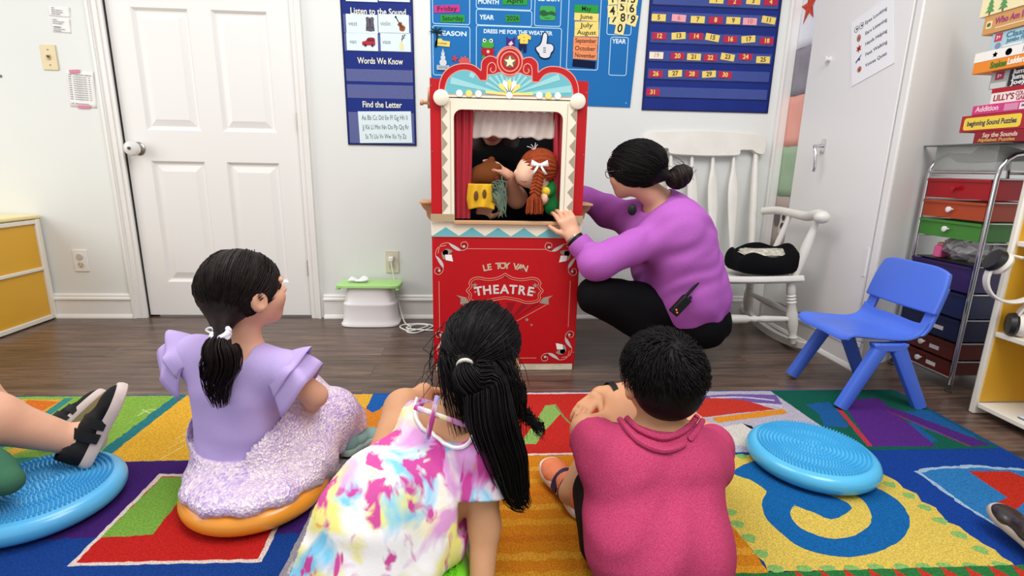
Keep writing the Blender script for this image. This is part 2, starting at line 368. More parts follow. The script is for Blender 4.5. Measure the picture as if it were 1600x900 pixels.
# ---- papers left of the door
M_PAPER = mat('paper_white', '#eceae8', .7)
M_INK = mat('ink_grey', '#6b6a6e', .7)
def paper(name, label, cat, c, w_, h_, rot, Fr, lines, m=M_PAPER, group=None, lift=.0015):
    t = thing(name, label, cat, M=Matrix.Translation(c) @ Fr @ RZ(rot), group=group)
    MB().grid(lambda u, v: (w_*(u-.5), h_*(v-.5), lift+.0016*math.sin(u*5+v*3)*(.3+v)), 8, 8).build('sheet', m, t, solid=.0006)
    return t
def small_text(mb, rows_, x0, y0, dy, size, z=.0045):
    for k, s in enumerate(rows_): mb.text(s, size, x0, y0-k*dy, 0, T(0, 0, z), 'LEFT', .0003, bold=.01)
t = paper('wall_note', 'upper small white typed note on the wall left of the door', 'note', wallat(93, 18), .098, .044, -.06, WALLF, 0)
q = MB(); small_text(q, ['CPR', 'call for help first', 'check the airway', 'start breaths'], -.035, .013, .0085, .0075); q.build('printed_text', M_INK, t)
t = paper('wall_note', 'lower small white typed note below the other, left of the door', 'note', wallat(96, 40), .085, .064, -.05, WALLF, 0)
q = MB(); small_text(q, ['RULES', 'wash hands often', 'line up quietly', '', 'REMEMBER', 'doors stay closed', 'all day long'], -.036, .024, .0082, .0075); q.build('printed_text', M_INK, t)
t = paper('schedule_sheet', 'white schedule sheet held up by pink tape beside the door casing', 'paper', wallat(128, 140), .128, .172, -.05, WALLF, 0)
q = MB(); small_text(q, ['DAILY  CLASSROOM  SCHEDULE']+['8:%02d    morning group work    am' % (k*5) for k in range(0, 11)]+['', '2:30   pack up and go home'], -.055, .068, .0105, .0075); q.build('printed_text', M_INK, t)
pk = mat('pink_tape', '#d77f9d', .5)
MB().box((-.012, .085, .005), (.05, .015, .001), 0, RZ(.12)).build('tape', pk, t); MB().box((0, -.083, .005), (.058, .014, .001), 0, RZ(.05)).build('tape', pk, t)
MB().lathe([(0, 0), (.007, 0), (.006, .005), (0, .006)], 10).build('wall_bumper', plain('#77736d', .5)).matrix_basis = Matrix.Translation(wallat(1, 119)) @ WALLF
tag(bpy.data.objects['wall_bumper'], 'small grey bumper on the wall at the left edge of the photo', 'bumper')
# ================================================================ the puppet theatre
M_RED = mat('red_lacquer', '#bd0c17', .45, var=(4, '#b00a14', .5), spec=.3); M_CREAM = mat('cream_lacquer', '#efe6d0', .45)
M_TAN = mat('greige_print', '#a89b86', .5); M_SALMON = mat('salmon_line', '#e79a86', .5); M_TEAL = mat('teal_print', '#6bb7c1', .5)
M_TEAL2 = mat('light_teal_print', '#9fd3d6', .5); M_BEECH = mat('beech_wood', '#cfa67c', .5, var=(3, '#bd9166', .6), stretch=(1, 1, 12)); M_WHITE = mat('white_print', '#f4f2ec', .5)
M_YEL = mat('pale_yellow_print', '#eddc7e', .5); M_GREYP = mat('grey_print', '#a9a39b', .5); M_MAROON = mat('maroon_print', '#7d1a1c', .5); M_BLACKC = mat('black_cloth', '#0b0b0d', .9)
M_SILV = mat('silver_print', '#c9c8c6', .4); M_DKRED = mat('dark_red_print', '#8f0f1d', .5)
TH = thing('puppet_theatre', 'red and cream wooden puppet theatre with a curtained window', 'puppet theatre', (.105, 2.06, 0))
FF = frame((0, 0, 0), (1, 0, 0), (0, 0, 1))            # local x right, y up, z to the front
# lower body: front board, sides, plinth
MB().b2((-.3, 0, .03), (.3, .014, .575)).build('front_panel', M_RED, TH, bevel=.002)
MB().b2((-.292, .002, 0), (.292, .016, .0295)).build('plinth', mat('worn_cream', '#e3d9c3', .6, var=(14, '#b9a88c', .6)), TH, bevel=.002)
for sx in (-1, 1):
    MB().prism([(sx*.299, .0145), (sx*.287, .0145), (sx*.287, .26), (sx*.299, .26)], 0, .60).build('side_panel', M_RED, TH)
# zigzag band
MB().b2((-.302, -.002, .5755), (.302, .02, .634)).build('zigzag_board', M_CREAM, TH, bevel=.002)
z = MB(); n = 6
for i in range(n):
    x0 = -.296+i*.104; z.flat([[(x0, .577), (min(x0+.104, .3), .577) if x0+.104 <= .3 else (.3, .577), (min(x0+.052, .3), .611)]], .0012, 0, FF, .002)
z.build('zigzag_triangle', M_TEAL, TH, split=True)
MB().b2((-.302, -.0036, .572), (.302, -.0005, .5772)).build('base_line', M_GREYP, TH)
# upper red board with the window hole
hole = [(-.209, .637), (.208, .637)] + [(.208-.03+.03*math.cos(a), 1.027+.03*math.sin(a)) for a in [PI/2*k/6 for k in range(7)]] + [(-.179+.03*math.cos(a), 1.027+.03*math.sin(a)) for a in [PI/2+PI/2*k/6 for k in range(7)]]
u = MB(); u.flat([[(-.3, .634), (.302, .634), (.302, 1.168), (.285, 1.172), (-.28, 1.165), (-.298, 1.168)], hole], .014, 0, FF, -.016); u.build('upper_board', M_RED, TH)
for sx in (-1, 1): MB().b2((sx*.293-.006, .0165, .6345), (sx*.293+.006, .24, 1.165)).build('side_panel', M_RED, TH)
fr = MB(); fr.flat([[(-.256, .634), (.261, .634), (.261, 1.108), (-.256, 1.108)], hole], .012, 0, FF, -.001); fr.build('window_frame', M_CREAM, TH)
ln = MB()
for x in (-.222, .224): ln.flat([rect(x-.0008, .664, x+.0008, 1.085)], .0006, 0, FF, .0112)
ln.build('frame_line', M_TAN, TH, split=True)
zz = MB(); k = 7
for sx, xa, xb in ((-1, -.255, -.233), (1, .260, .236)):
    for i in range(k):
        z0 = .668+i*.0585; zz.flat([[(xa, z0), (xa, z0+.0585), (xb, z0+.029)]], .0006, 0, FF, .0112)
zz.build('side_zigzag', M_TAN, TH, split=True)
cb = MB()
cb.b2((-.302, -.0165, .6345), (-.211, -.0125, .664)); cb.b2((.21, -.0165, .6345), (.302, -.0125, .664)); cb.build('corner_block', mat('tan_print', '#b39f7e', .5), TH, split=True)
MB().b2((-.209, -.019, .625), (.209, .012, .6385)).build('window_sill', M_BEECH, TH, bevel=.002)
for sx in (-1, 1):                                     # little scrolled shelves on both sides
    s = MB(); s.b2((sx*.325-.026, .03, .70), (sx*.325+.026, .16, .709)); s.build('side_shelf', M_BEECH, TH, bevel=.002)
    s = MB(); prof = spline([(0, 0), (.048, 0), (.044, -.02), (.03, -.035), (.026, -.055), (.01, -.075), (0, -.09)], 4)
    s.flat([prof], .012, 0, frame((sx*.3, .09, .70), (sx, 0, 0), (0, 0, 1))); s.build('shelf_bracket', M_BEECH, TH)
kn = MB(); kn.lathe([(0, 0), (.022, 0), (.022, .012), (.007, .013), (.007, .03), (.011, .03), (.011, .042), (0, .043)], 16, 0, frame((-.299, .05, 1.085), (0, 1, 0), (0, 0, 1)) @ RY(PI) @ RZ(0)); kn.build('side_knob', M_BEECH, TH)
ds = MB(); ds.lathe([(0, 0), (.03, 0), (.03, .008), (0, .008)], 20, 0, frame((-.3, .045, 1.11), (0, -1, 0), (0, 0, 1))); ds.build('side_disc', M_BEECH, TH)
# crest
def cc(x, y): return ((x-670)*.000532, 1.0945+(700-y)*.00052)
hl = spline([cc(*q) for q in [(172, 696), (172, 640), (182, 580), (212, 522), (262, 482), (325, 462), (392, 462), (436, 478), (466, 500)]], 4)
hs = spline([cc(*q) for q in [(468, 496), (470, 452), (486, 425), (520, 405), (556, 407), (574, 416)]], 4)
arc = [cc(670+96*math.cos(math.radians(a)), 440-104*math.sin(math.radians(a))) for a in range(160, 89, -6)]
left = hl+hs+arc
outl = left+[(-x, y) for x, y in left[::-1]][1:]
c = MB(); c.flat([outl], .016, 0, FF, -.006); c.build('crest', M_RED, TH)
c = MB(); c.flat([outl, inset(outl, .0035)], .0008, 0, FF, .0102)
ctr = cc(670, 440)
for r in (.048, .036): c.flat([circ(ctr[0], ctr[1], r, 40), circ(ctr[0], ctr[1], r-.004, 40)], .0008, 0, FF, .0106)
c.build('crest_line', M_SALMON, TH)
c = MB(); c.flat([circ(ctr[0], ctr[1], .0215, 30)], .0008, 0, FF, .0106); c.build('medallion', mat('medallion_brown', '#7c5e42', .5), TH)
c = MB(); c.flat([star(ctr[0], ctr[1]-.001, .0225, .0095)], .0008, 0, FF, .0116); c.build('crest_star', mat('cream_star', '#e9dfbd', .5), TH)
ti = spline([cc(*q) for q in [(218, 668), (222, 620), (246, 562), (300, 520), (360, 508), (420, 524), (463, 574)]], 4)+[cc(463, 574), cc(510, 574)]+spline([cc(*q) for q in [(514, 535), (560, 530), (604, 516), (638, 536), (670, 544)]], 4)
tl = ti+[(-x, y) for x, y in ti[::-1]][1:]
c = MB(); c.flat([tl], .001, 0, FF, .0102); c.build('crest_panel', M_TEAL, TH)
# light rays clipped to the teal panel
def inside(p, lp):
    r = False; n = len(lp)
    for i in range(n):
        a, b = lp[i], lp[(i+1) % n]
        if (a[1] > p[1]) != (b[1] > p[1]) and p[0] < (b[0]-a[0])*(p[1]-a[1])/(b[1]-a[1])+a[0]: r = not r
    return r
c = MB(); o0 = cc(670, 668)
for i in range(13):
    a0 = math.radians(4+i*13.4); a1 = a0+math.radians(6.2)
    for st in range(40):                               # march outwards, keep what lies inside
        r0, r1 = .02+st*.006, .0262+st*.006
        q = [(o0[0]+r*math.cos(a), o0[1]+r*math.sin(a)) for r, a in ((r0, a0), (r1, a0), (r1, a1), (r0, a1))]
        if all(inside(p, tl) for p in q): c.prism(q, .0112, .0117, 0, FF)
c.build('ray', M_TEAL2, TH, split=True)
c = MB(); c.flat([tl, inset(tl, -.0028)], .0008, 0, FF, .0106)
for sx in (-1, 1):
    sp_ = spline([(sx*p[0], p[1]) for p in [cc(514, 574), cc(512, 520), cc(518, 470), cc(545, 450), cc(570, 468), cc(572, 502), cc(550, 516), cc(534, 500), cc(542, 484)]], 5)
    c.flat([ribbon(sp_, .0034)], .0008, 0, FF, .0112)
c.build('scroll_line', M_SALMON, TH)
for i in range(7):                                     # shell of petals
    a = math.radians(90+(i-3)*24.5); p = MB(); L0 = .052 if abs(i-3) < 3 else .09; w0 = .018
    pts = [(0.012, -.004), (L0*.8, -w0/2), (L0, -w0/4), (L0, w0/4), (L0*.8, w0/2), (.012, .004)]
    if abs(i-3) == 3: a = math.radians(3 if i == 0 else 177); pts = [(.012, -.004), (L0, -.006), (L0, .004), (.012, .005)]
    p.flat([[(o0[0]+x*math.cos(a)-y*math.sin(a), o0[1]+.004+x*math.sin(a)+y*math.cos(a)) for x, y in pts]], .0012, 0, FF, .0118); p.build('shell_petal', M_YEL if i in (0, 6, 3, 1, 5) else M_WHITE, TH)
for cx, m_ in ((318, M_WHITE), (385, M_YEL), (452, M_WHITE), (670, M_WHITE), (884, M_WHITE), (948, M_YEL), (1015, M_WHITE)):
    q = cc(cx, 663 if cx != 670 else 668); p = MB(); p.flat([circ(q[0], q[1], .0125, 24)], .0014, 0, FF, .0122); p.build('crest_dot', m_, TH)
for x in (-.255, .261):
    p = MB(); p.lathe([(0, .011), (.029, .011), (.029, .02), (.026, .0225), (0, .023)], 32, 0, frame((x, 0, 1.096), (1, 0, 0), (0, 0, 1))); p.build('corner_disc', M_CREAM, TH)
# curtains, valance
def curtain(x0, x1, xb0, xb1, z0, z1, y, amp, nw, ph=0):
    def fn(u, v):
        z_ = z1+(z0-z1)*v; a = x0+(xb0-x0)*v; b = x1+(xb1-x1)*v
        return (a+(b-a)*u, y+amp*math.sin(u*nw*2*PI+ph)*(.5+.5*v)+.004*math.sin(v*5+u*3), z_)
    return fn
MB().grid(curtain(-.222, -.135, -.218, -.148, .642, 1.06, .04, .008, 3), 40, 16).build('curtain', mat('red_satin', '#b50f2b', .35, sheen=.3), TH)
MB().grid(curtain(.176, .222, .193, .222, .642, 1.06, .04, .006, 2), 30, 16).build('curtain', MATS['red_satin'], TH)
MB().grid(lambda a, b: (-.145+.33*a, .05+.006*math.sin(a*24)*b+.003*math.sin(a*60+b*4), 1.06-(.1+.004*math.sin(a*17)+.003*math.sin(a*41))*b), 70, 14).build('valance', mat('cream_muslin', '#d8cbc2', .8, bump=(90, .2), var=(5, '#cbbcb2', .6)), TH, solid=.001)
tb = MB(); tb.tube([(-.292, .045, 1.066), (.292, .045, 1.066)], .005, 8); tb.build('curtain_rod', M_BEECH, TH)
# printed ornaments on the lower board
O = .0003
def lowp(px, py): p = P(px, py, 2.06); return (p.x-.105, p.z)
bx0, bx1, bz0, bz1 = -.275, .265, .055, .535
ln = MB(); ww = .0022
ln.flat([rect(bx0-.004+.115, bz1-.011, bx1-.1, bz1-.011+ww)], .0005, 0, FF, O); ln.flat([rect(bx0, bz0+.13, bx0+ww, bz1-.145)], .0005, 0, FF, O)
ln.flat([rect(bx1, bz0+.14, bx1+ww, bz1-.14)], .0005, 0, FF, O); ln.flat([rect(bx0+.13, bz0, bx1-.13, bz0+ww)], .0005, 0, FF, O)
orn, dk, gr, wh = MB(), MB(), MB(), MB()
def corner(cx, cz, sx, sz):
    m = lambda pts: [(cx+sx*p[0], cz+sz*p[1]) for p in pts]
    for fl in (0, 1):
        f = (lambda pts: m([(-p[1], -p[0]) for p in pts])) if fl else m
        arm = spline([(.012, -.045), (.022, -.012), (.05, -.002), (.072, -.012), (.092, -.03), (.118, -.03), (.132, -.014), (.124, .002), (.106, -.002), (.106, -.016), (.116, -.018)], 5)
        ln.flat([ribbon(f(arm), .0028)], .0005, 0, FF, O+.0002)
        orn.flat([spline(f([(.056, -.003), (.085, -.016), (.104, -.032), (.086, -.032), (.066, -.018)]), 3, True)], .0005, 0, FF, O+.0003)
        dd = f([(.116, -.016)])[0]
        dk.flat([circ(dd[0], dd[1], .0145, 16)], .0004, 0, FF, O); orn.flat([circ(dd[0], dd[1], .0055, 12)], .0005, 0, FF, O+.0003)
        gr.flat([spline(f([(.03, -.04), (.045, -.026), (.07, -.034), (.056, -.048), (.036, -.052)]), 3, True)], .0005, 0, FF, O+.0003)
    wh.flat([m([(.04, -.05), (.066, -.05), (.072, -.078), (.042, -.072)])], .0005, 0, FF, O+.0004)
corner(-.288, .55, 1, 1); corner(.288, .55, -1, 1); corner(.288, .045, -1, -1); corner(-.288, .045, 1, -1)
# banner cartouche
cz = .352
car = spline([(0, .075), (.03, .058), (.07, .052), (.11, .058), (.138, .05), (.15, .03), (.146, .018), (.16, 0), (.148, -.018), (.15, -.032), (.136, -.05), (.09, -.056), (.05, -.044), (0, -.036)], 4)
car = car+[(-x, y) for x, y in car[::-1]][1:-1]; car = [(x-.004, y+cz) for x, y in car]
ln.flat([car, inset(car, .0026)], .0005, 0, FF, O+.0004); ic = inset(car, .009); ln.flat([ic, inset(ic, .002)], .0005, 0, FF, O+.0004)
gr.flat([[(.156, cz-.03), (.196, cz-.02), (.178, cz-.034), (.18, cz-.06), (.14, cz-.052)]], .0005, 0, FF, O); gr.flat([[(-.164, cz-.03), (-.204, cz-.02), (-.186, cz-.034), (-.188, cz-.06), (-.148, cz-.052)]], .0005, 0, FF, O)
for sx in (-1, 1): gr.flat([star(-.004+sx*.124, cz+.022, .012, .005)], .0005, 0, FF, O+.0003); gr.flat([circ(-.004+sx*.122, cz-.006, .005, 12)], .0005, 0, FF, O+.0003)
for i in range(6):                                     # striped tent below the banner
    a0 = math.radians(-160+i*24); a1 = math.radians(-160+i*24+12)
    dk.flat([[(0, cz-.15), (.165*math.cos(a0+PI*.0)*1., cz-.05-.0*i), (.165*math.cos(a1), cz-.05)]], .0004, 0, FF, O) if i < 6 else 0
ln.flat([ribbon([(.17, cz-.06), (0.006, cz-.155)], .002)], .0005, 0, FF, O+.0002); ln.flat([ribbon([(-.178, cz-.06), (-.006, cz-.155)], .002)], .0005, 0, FF, O+.0002)
gr.flat([star(.09, cz-.125, .009, .004)], .0005, 0, FF, O+.0003); gr.flat([star(.11, cz-.148, .006, .003)], .0005, 0, FF, O+.0003)
def arc_text(mb, s, size, cx, z0, w_, rise, mi=0, off=.0008):
    n = len(s)
    for i, ch in enumerate(s):
        if ch == ' ': continue
        t_ = (i+.5)/n*2-1; mb.text(ch, size, 0, 0, mi, FF @ T(cx+t_*w_/2, z0+rise*(1-t_*t_), off) @ RZ(-t_*rise*2/(w_/2)*1.0), t=.0005, bold=.03)
at_ = MB(); arc_text(at_, 'LE TOY VAN', .036, -.006, .443, .18, .012); at_.build('maker_lettering', mat('tan_lettering', '#cdb79c', .5), TH)
a2 = MB(); arc_text(a2, 'THEATRE', .052, -.006, cz-.008, .25, .012); a2.build('theatre_lettering', mat('cream_lettering', '#d9d3cc', .5), TH)
ln.build('ornament_line', M_SALMON, TH); orn.build('ornament_scroll', M_SILV, TH, split=True); dk.build('ornament_dark', M_DKRED, TH); gr.build('ornament_leaf', mat('taupe_print', '#a0917f', .5), TH, split=True); wh.build('ornament_tulip', M_WHITE, TH)
sc = MB()
for x, z_ in ((-.29, .565), (.29, .565), (-.292, 1.14), (.296, 1.13), (-.292, .9), (.296, .9), (.294, .08)): sc.lathe([(0, 0), (.003, 0), (.002, .0015), (0, .0018)], 8, 0, frame((x, -.0002 if z_ < .6 else .002, z_), (1, 0, 0), (0, 0, 1)))
sc.build('screw', M_NICKEL, TH, split=True)
# ================================================================ charts, cards and posters on the walls
def at(px, py, lift=.0, rot=0.): return Matrix.Translation(P(px, py, YB)-Vector((0, lift, 0))) @ WALLF @ RZ(rot)
def uv(px, py): p = P(px, py, YB); return (p.x, p.z)
M_NAVY = mat('navy_nylon', '#10287c', .6, bump=(150, .08), var=(6, '#0d226f', .6)); M_NAVY2 = mat('navy_trim', '#0e1c4e', .6)
M_POCKET = mat('clear_pocket', '#8088c0', .12, alpha=.32); M_CARD = mat('card_stock', '#d7e6ea', .6); M_BLK = plain('#1c1b1e', .6)
# ---- left pocket chart
LC = thing('pocket_chart', 'narrow blue pocket chart with white headings left of the puppet theatre', 'pocket chart', M=Matrix.Translation((-.521, YB-.002, 1.45)) @ WALLF @ RZ(.004))
b = MB(); b.box((0, 0, .001), (.352, 1.0, .002)); b.build('chart_cloth', M_NAVY, LC)
b = MB(); b.flat([rect(-.178, -.502, .178, .502), rect(-.172, -.496, .172, .496)], .004); b.build('chart_binding', M_NAVY2, LC)
def lz(py): return P(592, py, YB).z-1.45
for a_, b_ in ((53, 24), (81, 54), (128, 109), (154, 133), (224, 176), (2, -24)):
    MB().box((0, (lz(a_)+lz(b_))/2, .0034), (.335, lz(b_)-lz(a_), .0004)).build('clear_strip', M_POCKET, LC)
for s, py, w_ in (('Listen to the Sound', 19, .272), ('Words We Know', 96, .228), ('Find the Letter', 164, .2)):
    t = MB(); t.text(s, .042, .006, lz(py), width=w_, bold=.012, z=.0022, t=.0006); t.build('heading_lettering', mat('heading_white', '#f1eed2', .5), LC)
def card(name, label, cat, M, w_, h_, m, group=None, txt=None, size=.03, tcol=None, tw=None, tx=0, bold=.015, lift=.0):
    t = thing(name, label, cat, M=M, group=group)
    MB().box((0, 0, .0006+lift), (w_, h_, .0012)).build('card_face', m, t)
    if txt: q = MB(); q.text(txt, size, tx, 0, width=tw, bold=bold, z=.0013+lift, t=.0004); q.build('lettering', tcol or M_BLK, t)
    return t
G1 = 'picture cards in the left pocket chart'
def pic(px, py, rot=0.): return at(px, py, .0062, rot)
c = card('picture_card', 'white card reading vest with a grey vest picture', 'picture card', pic(566, 38, .0), .155, .088, M_CARD, G1, 'vest', .03, plain('#77777b'), .044, -.045, 0)
v = MB(); v.flat([[(.018, -.03), (.022, .01), (.02, .03), (.032, .034), (.04, .018), (.048, .034), (.06, .03), (.058, .01), (.062, -.03), (.042, -.034)]], .001, 0, None, .0013); v.build('vest_picture', plain('#5a5560'), c)
v = MB(); v.flat([[(.037, .03), (.043, .03), (.04, -.032)]], .0004, 0, None, .0024); v.flat([rect(.024, -.018, .034, -.014), rect(.046, -.018, .056, -.014)], .0004, 0, None, .0024); v.build('vest_detail', plain('#2e2b33'), c)
c = card('picture_card', 'white card reading violin with a brown violin picture', 'picture card', pic(615.5, 38, .0), .152, .086, M_CARD, G1, 'violin', .03, plain('#77777b'), .05, -.04, 0)
v = MB(); VM = T(.033, -.004) @ RZ(.55)
v.flat([spline([(0, .012), (.012, .008), (.009, -.004), (.016, -.02), (0, -.032), (-.016, -.02), (-.009, -.004), (-.012, .008)], 4, True)], .001, 0, VM, .0013); v.build('violin_body', plain('#8f4a22'), c)
v = MB(); v.flat([rect(-.002, -.02, .002, .042)], .0006, 0, VM, .0024); v.flat([circ(0, .042, .005, 10)], .0006, 0, VM, .0024); v.build('violin_neck', plain('#2c1d16'), c)
c = card('picture_card', 'white card reading van with a red van picture', 'picture card', pic(566.5, 66, .0), .155, .082, M_CARD, G1, 'van', .03, plain('#77777b'), .032, -.045, 0)
v = MB(); v.flat([spline([(.0, -.014), (.0, .0), (.018, .006), (.03, .02), (.06, .02), (.064, .0), (.064, -.014)], 4)+[(.0, -.016)]], .001, 0, None, .0013); v.build('van_body', plain('#b3253a'), c)
v = MB(); [v.flat([rect(x, .004, x+.009, .015)], .0004, 0, None, .0024) for x in (.026, .037, .048)]; [v.flat([circ(x, -.015, .007, 14)], .0005, 0, None, .0024) for x in (.015, .05)]; v.build('van_detail', plain('#3a2c33'), c)
c = card('picture_card', 'white card reading vase with a pale vase of sprigs', 'picture card', pic(618.5, 66.5, .0), .15, .086, M_CARD, G1, 'vase', .03, plain('#77777b'), .04, -.045, 0)
v = MB(); v.flat([spline([(.022, .0), (.018, -.02), (.022, -.034), (.036, -.034), (.04, -.02), (.036, .0)], 4, True)], .001, 0, None, .0013); v.build('vase_picture', plain('#e5d7a8'), c)
v = MB(); v.flat([ribbon([(.03, 0), (.036, .03)], .002)], .0004, 0, None, .0015); v.flat([ribbon([(.028, 0), (.046, .034)], .002)], .0004, 0, None, .0016); [v.flat([circ(x, y, .004, 8)], .0005, 0, None, .0018) for x, y in ((.036, .03), (.046, .034), (.041, .022), (.033, .016))]; v.build('sprig_picture', plain('#54515c'), c)
card('picture_card', 'white card in the top pocket on the left, only its lower edge in the photo', 'picture card', pic(565, -12), .155, .088, M_CARD, G1)
card('picture_card', 'white card in the top pocket on the right, only its lower edge in the photo', 'picture card', pic(616, -12), .152, .088, M_CARD, G1)
c = card('alphabet_card', 'pale blue alphabet sheet in the bottom pocket of the narrow chart', 'alphabet card', at(602.5, 199, .0062, .025), .272, .158, M_CARD)
q = MB()
for s, y, w_, x in (('Aa Bb Cc Dd Ee Ff Gg Hh Ii', .047, .236, .0), ('Jj Kk Ll Mm Nn Oo Pp Qq Rr', .0, .24, .002), ('Ss Tt Uu Vv Ww Xx Yy Zz', -.047, .212, .0)): q.text(s, .034, x, y, width=w_, z=.0013, t=.0004)
q.build('lettering', plain('#55555c'), c)
# ---- blue calendar board
M_BOARD = mat('blue_board', '#0c6cb2', .6, bump=(200, .05), var=(2.5, '#0a64a8', .6)); M_LINE = plain('#b8dcec', .5); M_CAPS = plain('#d8eaf2', .5)
CB = thing('calendar_board', 'blue fabric calendar board with white boxes above the puppet theatre', 'calendar board', M=Matrix.Translation((.277, YB-.002, 1.55)) @ WALLF)
def c7(cx, cy): p = P(650+cx/4.571, cy/4.571, YB); return (p.x-.277, p.z-1.55)
br = P(984, 168, YB); tr_ = P(1006, 0, YB)
b = MB(); b.flat([[(-.535, -.37), (br.x-.277, br.z-1.55), (tr_.x-.277+.002, .42), (-.533, .42)]], .003); b.build('board_cloth', M_BOARD, CB)
b = MB()
def box7(x0, y0, x1, y1):
    a = c7(x0, y1); c_ = c7(x1, y0); o = rrect(a[0], a[1], c_[0], c_[1], .012); b.flat([o, inset(o, .0035)], .0005, 0, None, .0031)
for q in ((118, -150, 386, 172), (428, -150, 830, 64), (428, 80, 830, 181), (842, -150, 1045, 188), (122, 192, 388, 538), (428, 203, 1042, 545), (1070, -200, 1335, 498), (1358, -150, 1560, 250), (1372, 268, 1518, 540)): box7(*q)
b.build('box_line', M_LINE, CB)
b = MB()
for s, x, y, w_ in (('MONTH', 518, 16, .104), ('YEAR', 505, 127, .074), ('SEASON', 948, -4, .108), ('SEASON', 262, 243, .142), ('DRESS ME FOR THE WEATHER', 728, 234, .352), ('YEAR', 1448, 298, .074)):
    q = c7(x, y); b = MB(); b.text(s, .026 if 'DRESS' in s else .03, q[0], q[1], width=w_, bold=.03, z=.0031, t=.0005); b.build('board_lettering', M_CAPS, CB)
b.build('board_lettering', M_CAPS, CB) if 0 else None
b = MB(); q = c7(1498, 737); b.flat([circ(q[0], q[1], .004, 12), circ(q[0], q[1], .0028, 12)], .0005, 0, None, .0031); b.build('board_print', M_LINE, CB)
def b7(cx, cy, rot=0., lift=.006): return at(650+cx/4.571, cy/4.571, lift, rot)
M_GRN = mat('felt_green', '#2f9a3d', .8); M_YELC = mat('felt_yellow', '#edd67a', .8); M_ORC = mat('felt_orange', '#ef9360', .8); M_PINK = mat('felt_magenta', '#c63a86', .8)
def wcard(txt, what, m, cx, cy, wpx, hpx, rot=0., cat='word card', group=None, size=.03, col=None):
    k = .00068
    return card('word_card', what, cat, b7(cx, cy, rot), wpx*k, hpx*k, m, group, txt, size, col, min(wpx*k*.86, len(txt)*.0165) if txt else None, bold=.01)
wcard('Friday', 'magenta card reading Friday on the blue board', M_PINK, 222, 66, 188, 50, .06, group='day cards on the blue board')
wcard('Saturday', 'green card reading Saturday on the blue board', M_GRN, 262, 135, 180, 50, .03, group='day cards on the blue board')
wcard('April', 'green card reading April in the month box', M_GRN, 706, 10, 184, 52, .02)
wcard('2026', 'green card reading 2026 in the year box', M_GRN, 690, 135, 108, 48, .05)
t = thing('scenery_card', 'small green hills picture card in the season box', 'picture card', M=b7(939, 97))
v = MB(); v.prism(rrect(-.04, -.033, .04, .033, .012), 0, .0015); v.build('card_face', mat('meadow_green', '#3da452', .7), t)
v = MB(); v.flat([spline([(-.04, .008), (-.02, .014), (0, .004), (.02, .01), (.04, .002)], 4)+[(.04, -.012), (.01, -.006), (-.02, -.016), (-.04, -.008)]], .0004, 0, None, .0016); v.build('hill_picture', plain('#14552f'), t)
v = MB(); v.text('SPRING', .009, 0, -.024, z=.0016, t=.0003); v.build('lettering', plain('#14552f'), t)
GM = 'month cards on the blue board'
for s, m, y, x, w_, r in (('May', M_GRN, 66, 1215, 180, .0), ('June', M_YELC, 124, 1216, 184, -.01), ('July', M_YELC, 184, 1217, 182, .03), ('August', M_YELC, 236, 1216, 184, .01), ('September', M_ORC, 295, 1210, 186, .0), ('October', M_ORC, 350, 1206, 184, -.01), ('November', M_ORC, 400, 1206, 184, -.03)):
    wcard(s, '%s card reading %s in the column of months' % ({'May': 'green', 'June': 'yellow', 'July': 'yellow', 'August': 'yellow'}.get(s, 'orange'), s), m, x, y, w_, 53, r, group=GM, size=.03)
wcard('', 'dark navy blank strip at the bottom of the month column', mat('felt_navy', '#131a3a', .85), 1198, 458, 176, 52, -.06, group=GM)
GN = 'number tiles on the blue board'
for s, x, y, r in (('1', 1402, -5, .1), ('2', 1476, -12, .0), ('3', 1550, -2, -.1), ('4', 1400, 84, .12), ('5', 1470, 54, .0), ('6', 1538, 66, .05), ('7', 1414, 138, -.1), ('8', 1474, 132, .03), ('9', 1544, 146, -.25), ('0', 1453, 208, -.15)):
    t = card('number_tile', 'yellow square tile with a black %s at the right of the blue board' % s, 'number tile', b7(x, y, r, .006 if int(s) % 2 else .0075), .048, .054, mat('tile_yellow', '#f0df96', .6), GN, s, .055, M_BLK, bold=.02)
# ---- felt pieces on the board
def felt(name, label, cx, cy, rot=0.): return thing(name, label, 'felt piece', M=b7(cx, cy, rot))
def fl(t, name, loop, hexc, z=0., th=.003): q = MB(); q.flat([loop] if not isinstance(loop[0], list) else loop, th, 0, None, z); return q.build(name, mat('felt_'+hexc[1:], hexc, .85), t)
t = felt('felt_palm', 'dark felt palm tree over the first letter of SEASON', 150, 262)
fl(t, 'trunk', spline([(-.012, -.048), (-.004, -.01), (-.006, .02), (.004, .02), (.004, -.012), (.0, -.048)], 3, True), '#1d2b2a')
lf = []
for i, a in enumerate((10, 55, 100, 140, 180, -25)):
    a = math.radians(a); L = .04; fl(t, 'frond', [(math.cos(a+p[1])*L*p[0]-.001, math.sin(a+p[1])*L*p[0]*.7+.02) for p in ((0, 0), (.5, .28), (1, -.1), (.5, -.2))], '#16352f', .001+.0004*i)
t = felt('felt_label', 'yellow felt tag reading SUMMER below the palm tree', 190, 310, -.04)
fl(t, 'tag', [(-.036, -.014), (.036, -.016), (.038, .01), (-.0, .012), (-.004, .02), (-.034, .018)], '#e6cf72'); q = MB(); q.text('SUMMER', .012, 0, -.003, z=.0031, t=.0003); q.build('lettering', M_BLK, t)
t = felt('felt_snowman', 'white felt snowman in the left season box', 194, 425)
for k, (y, r) in enumerate(((-.016, .018), (.008, .012), (.026, .009))): fl(t, 'snowball', circ(0, y, r, 20), '#cfd6da', .0003*k)
fl(t, 'hat', [(-.008, .03), (.008, .03), (.0, .052)], '#b9c3c9', .001)
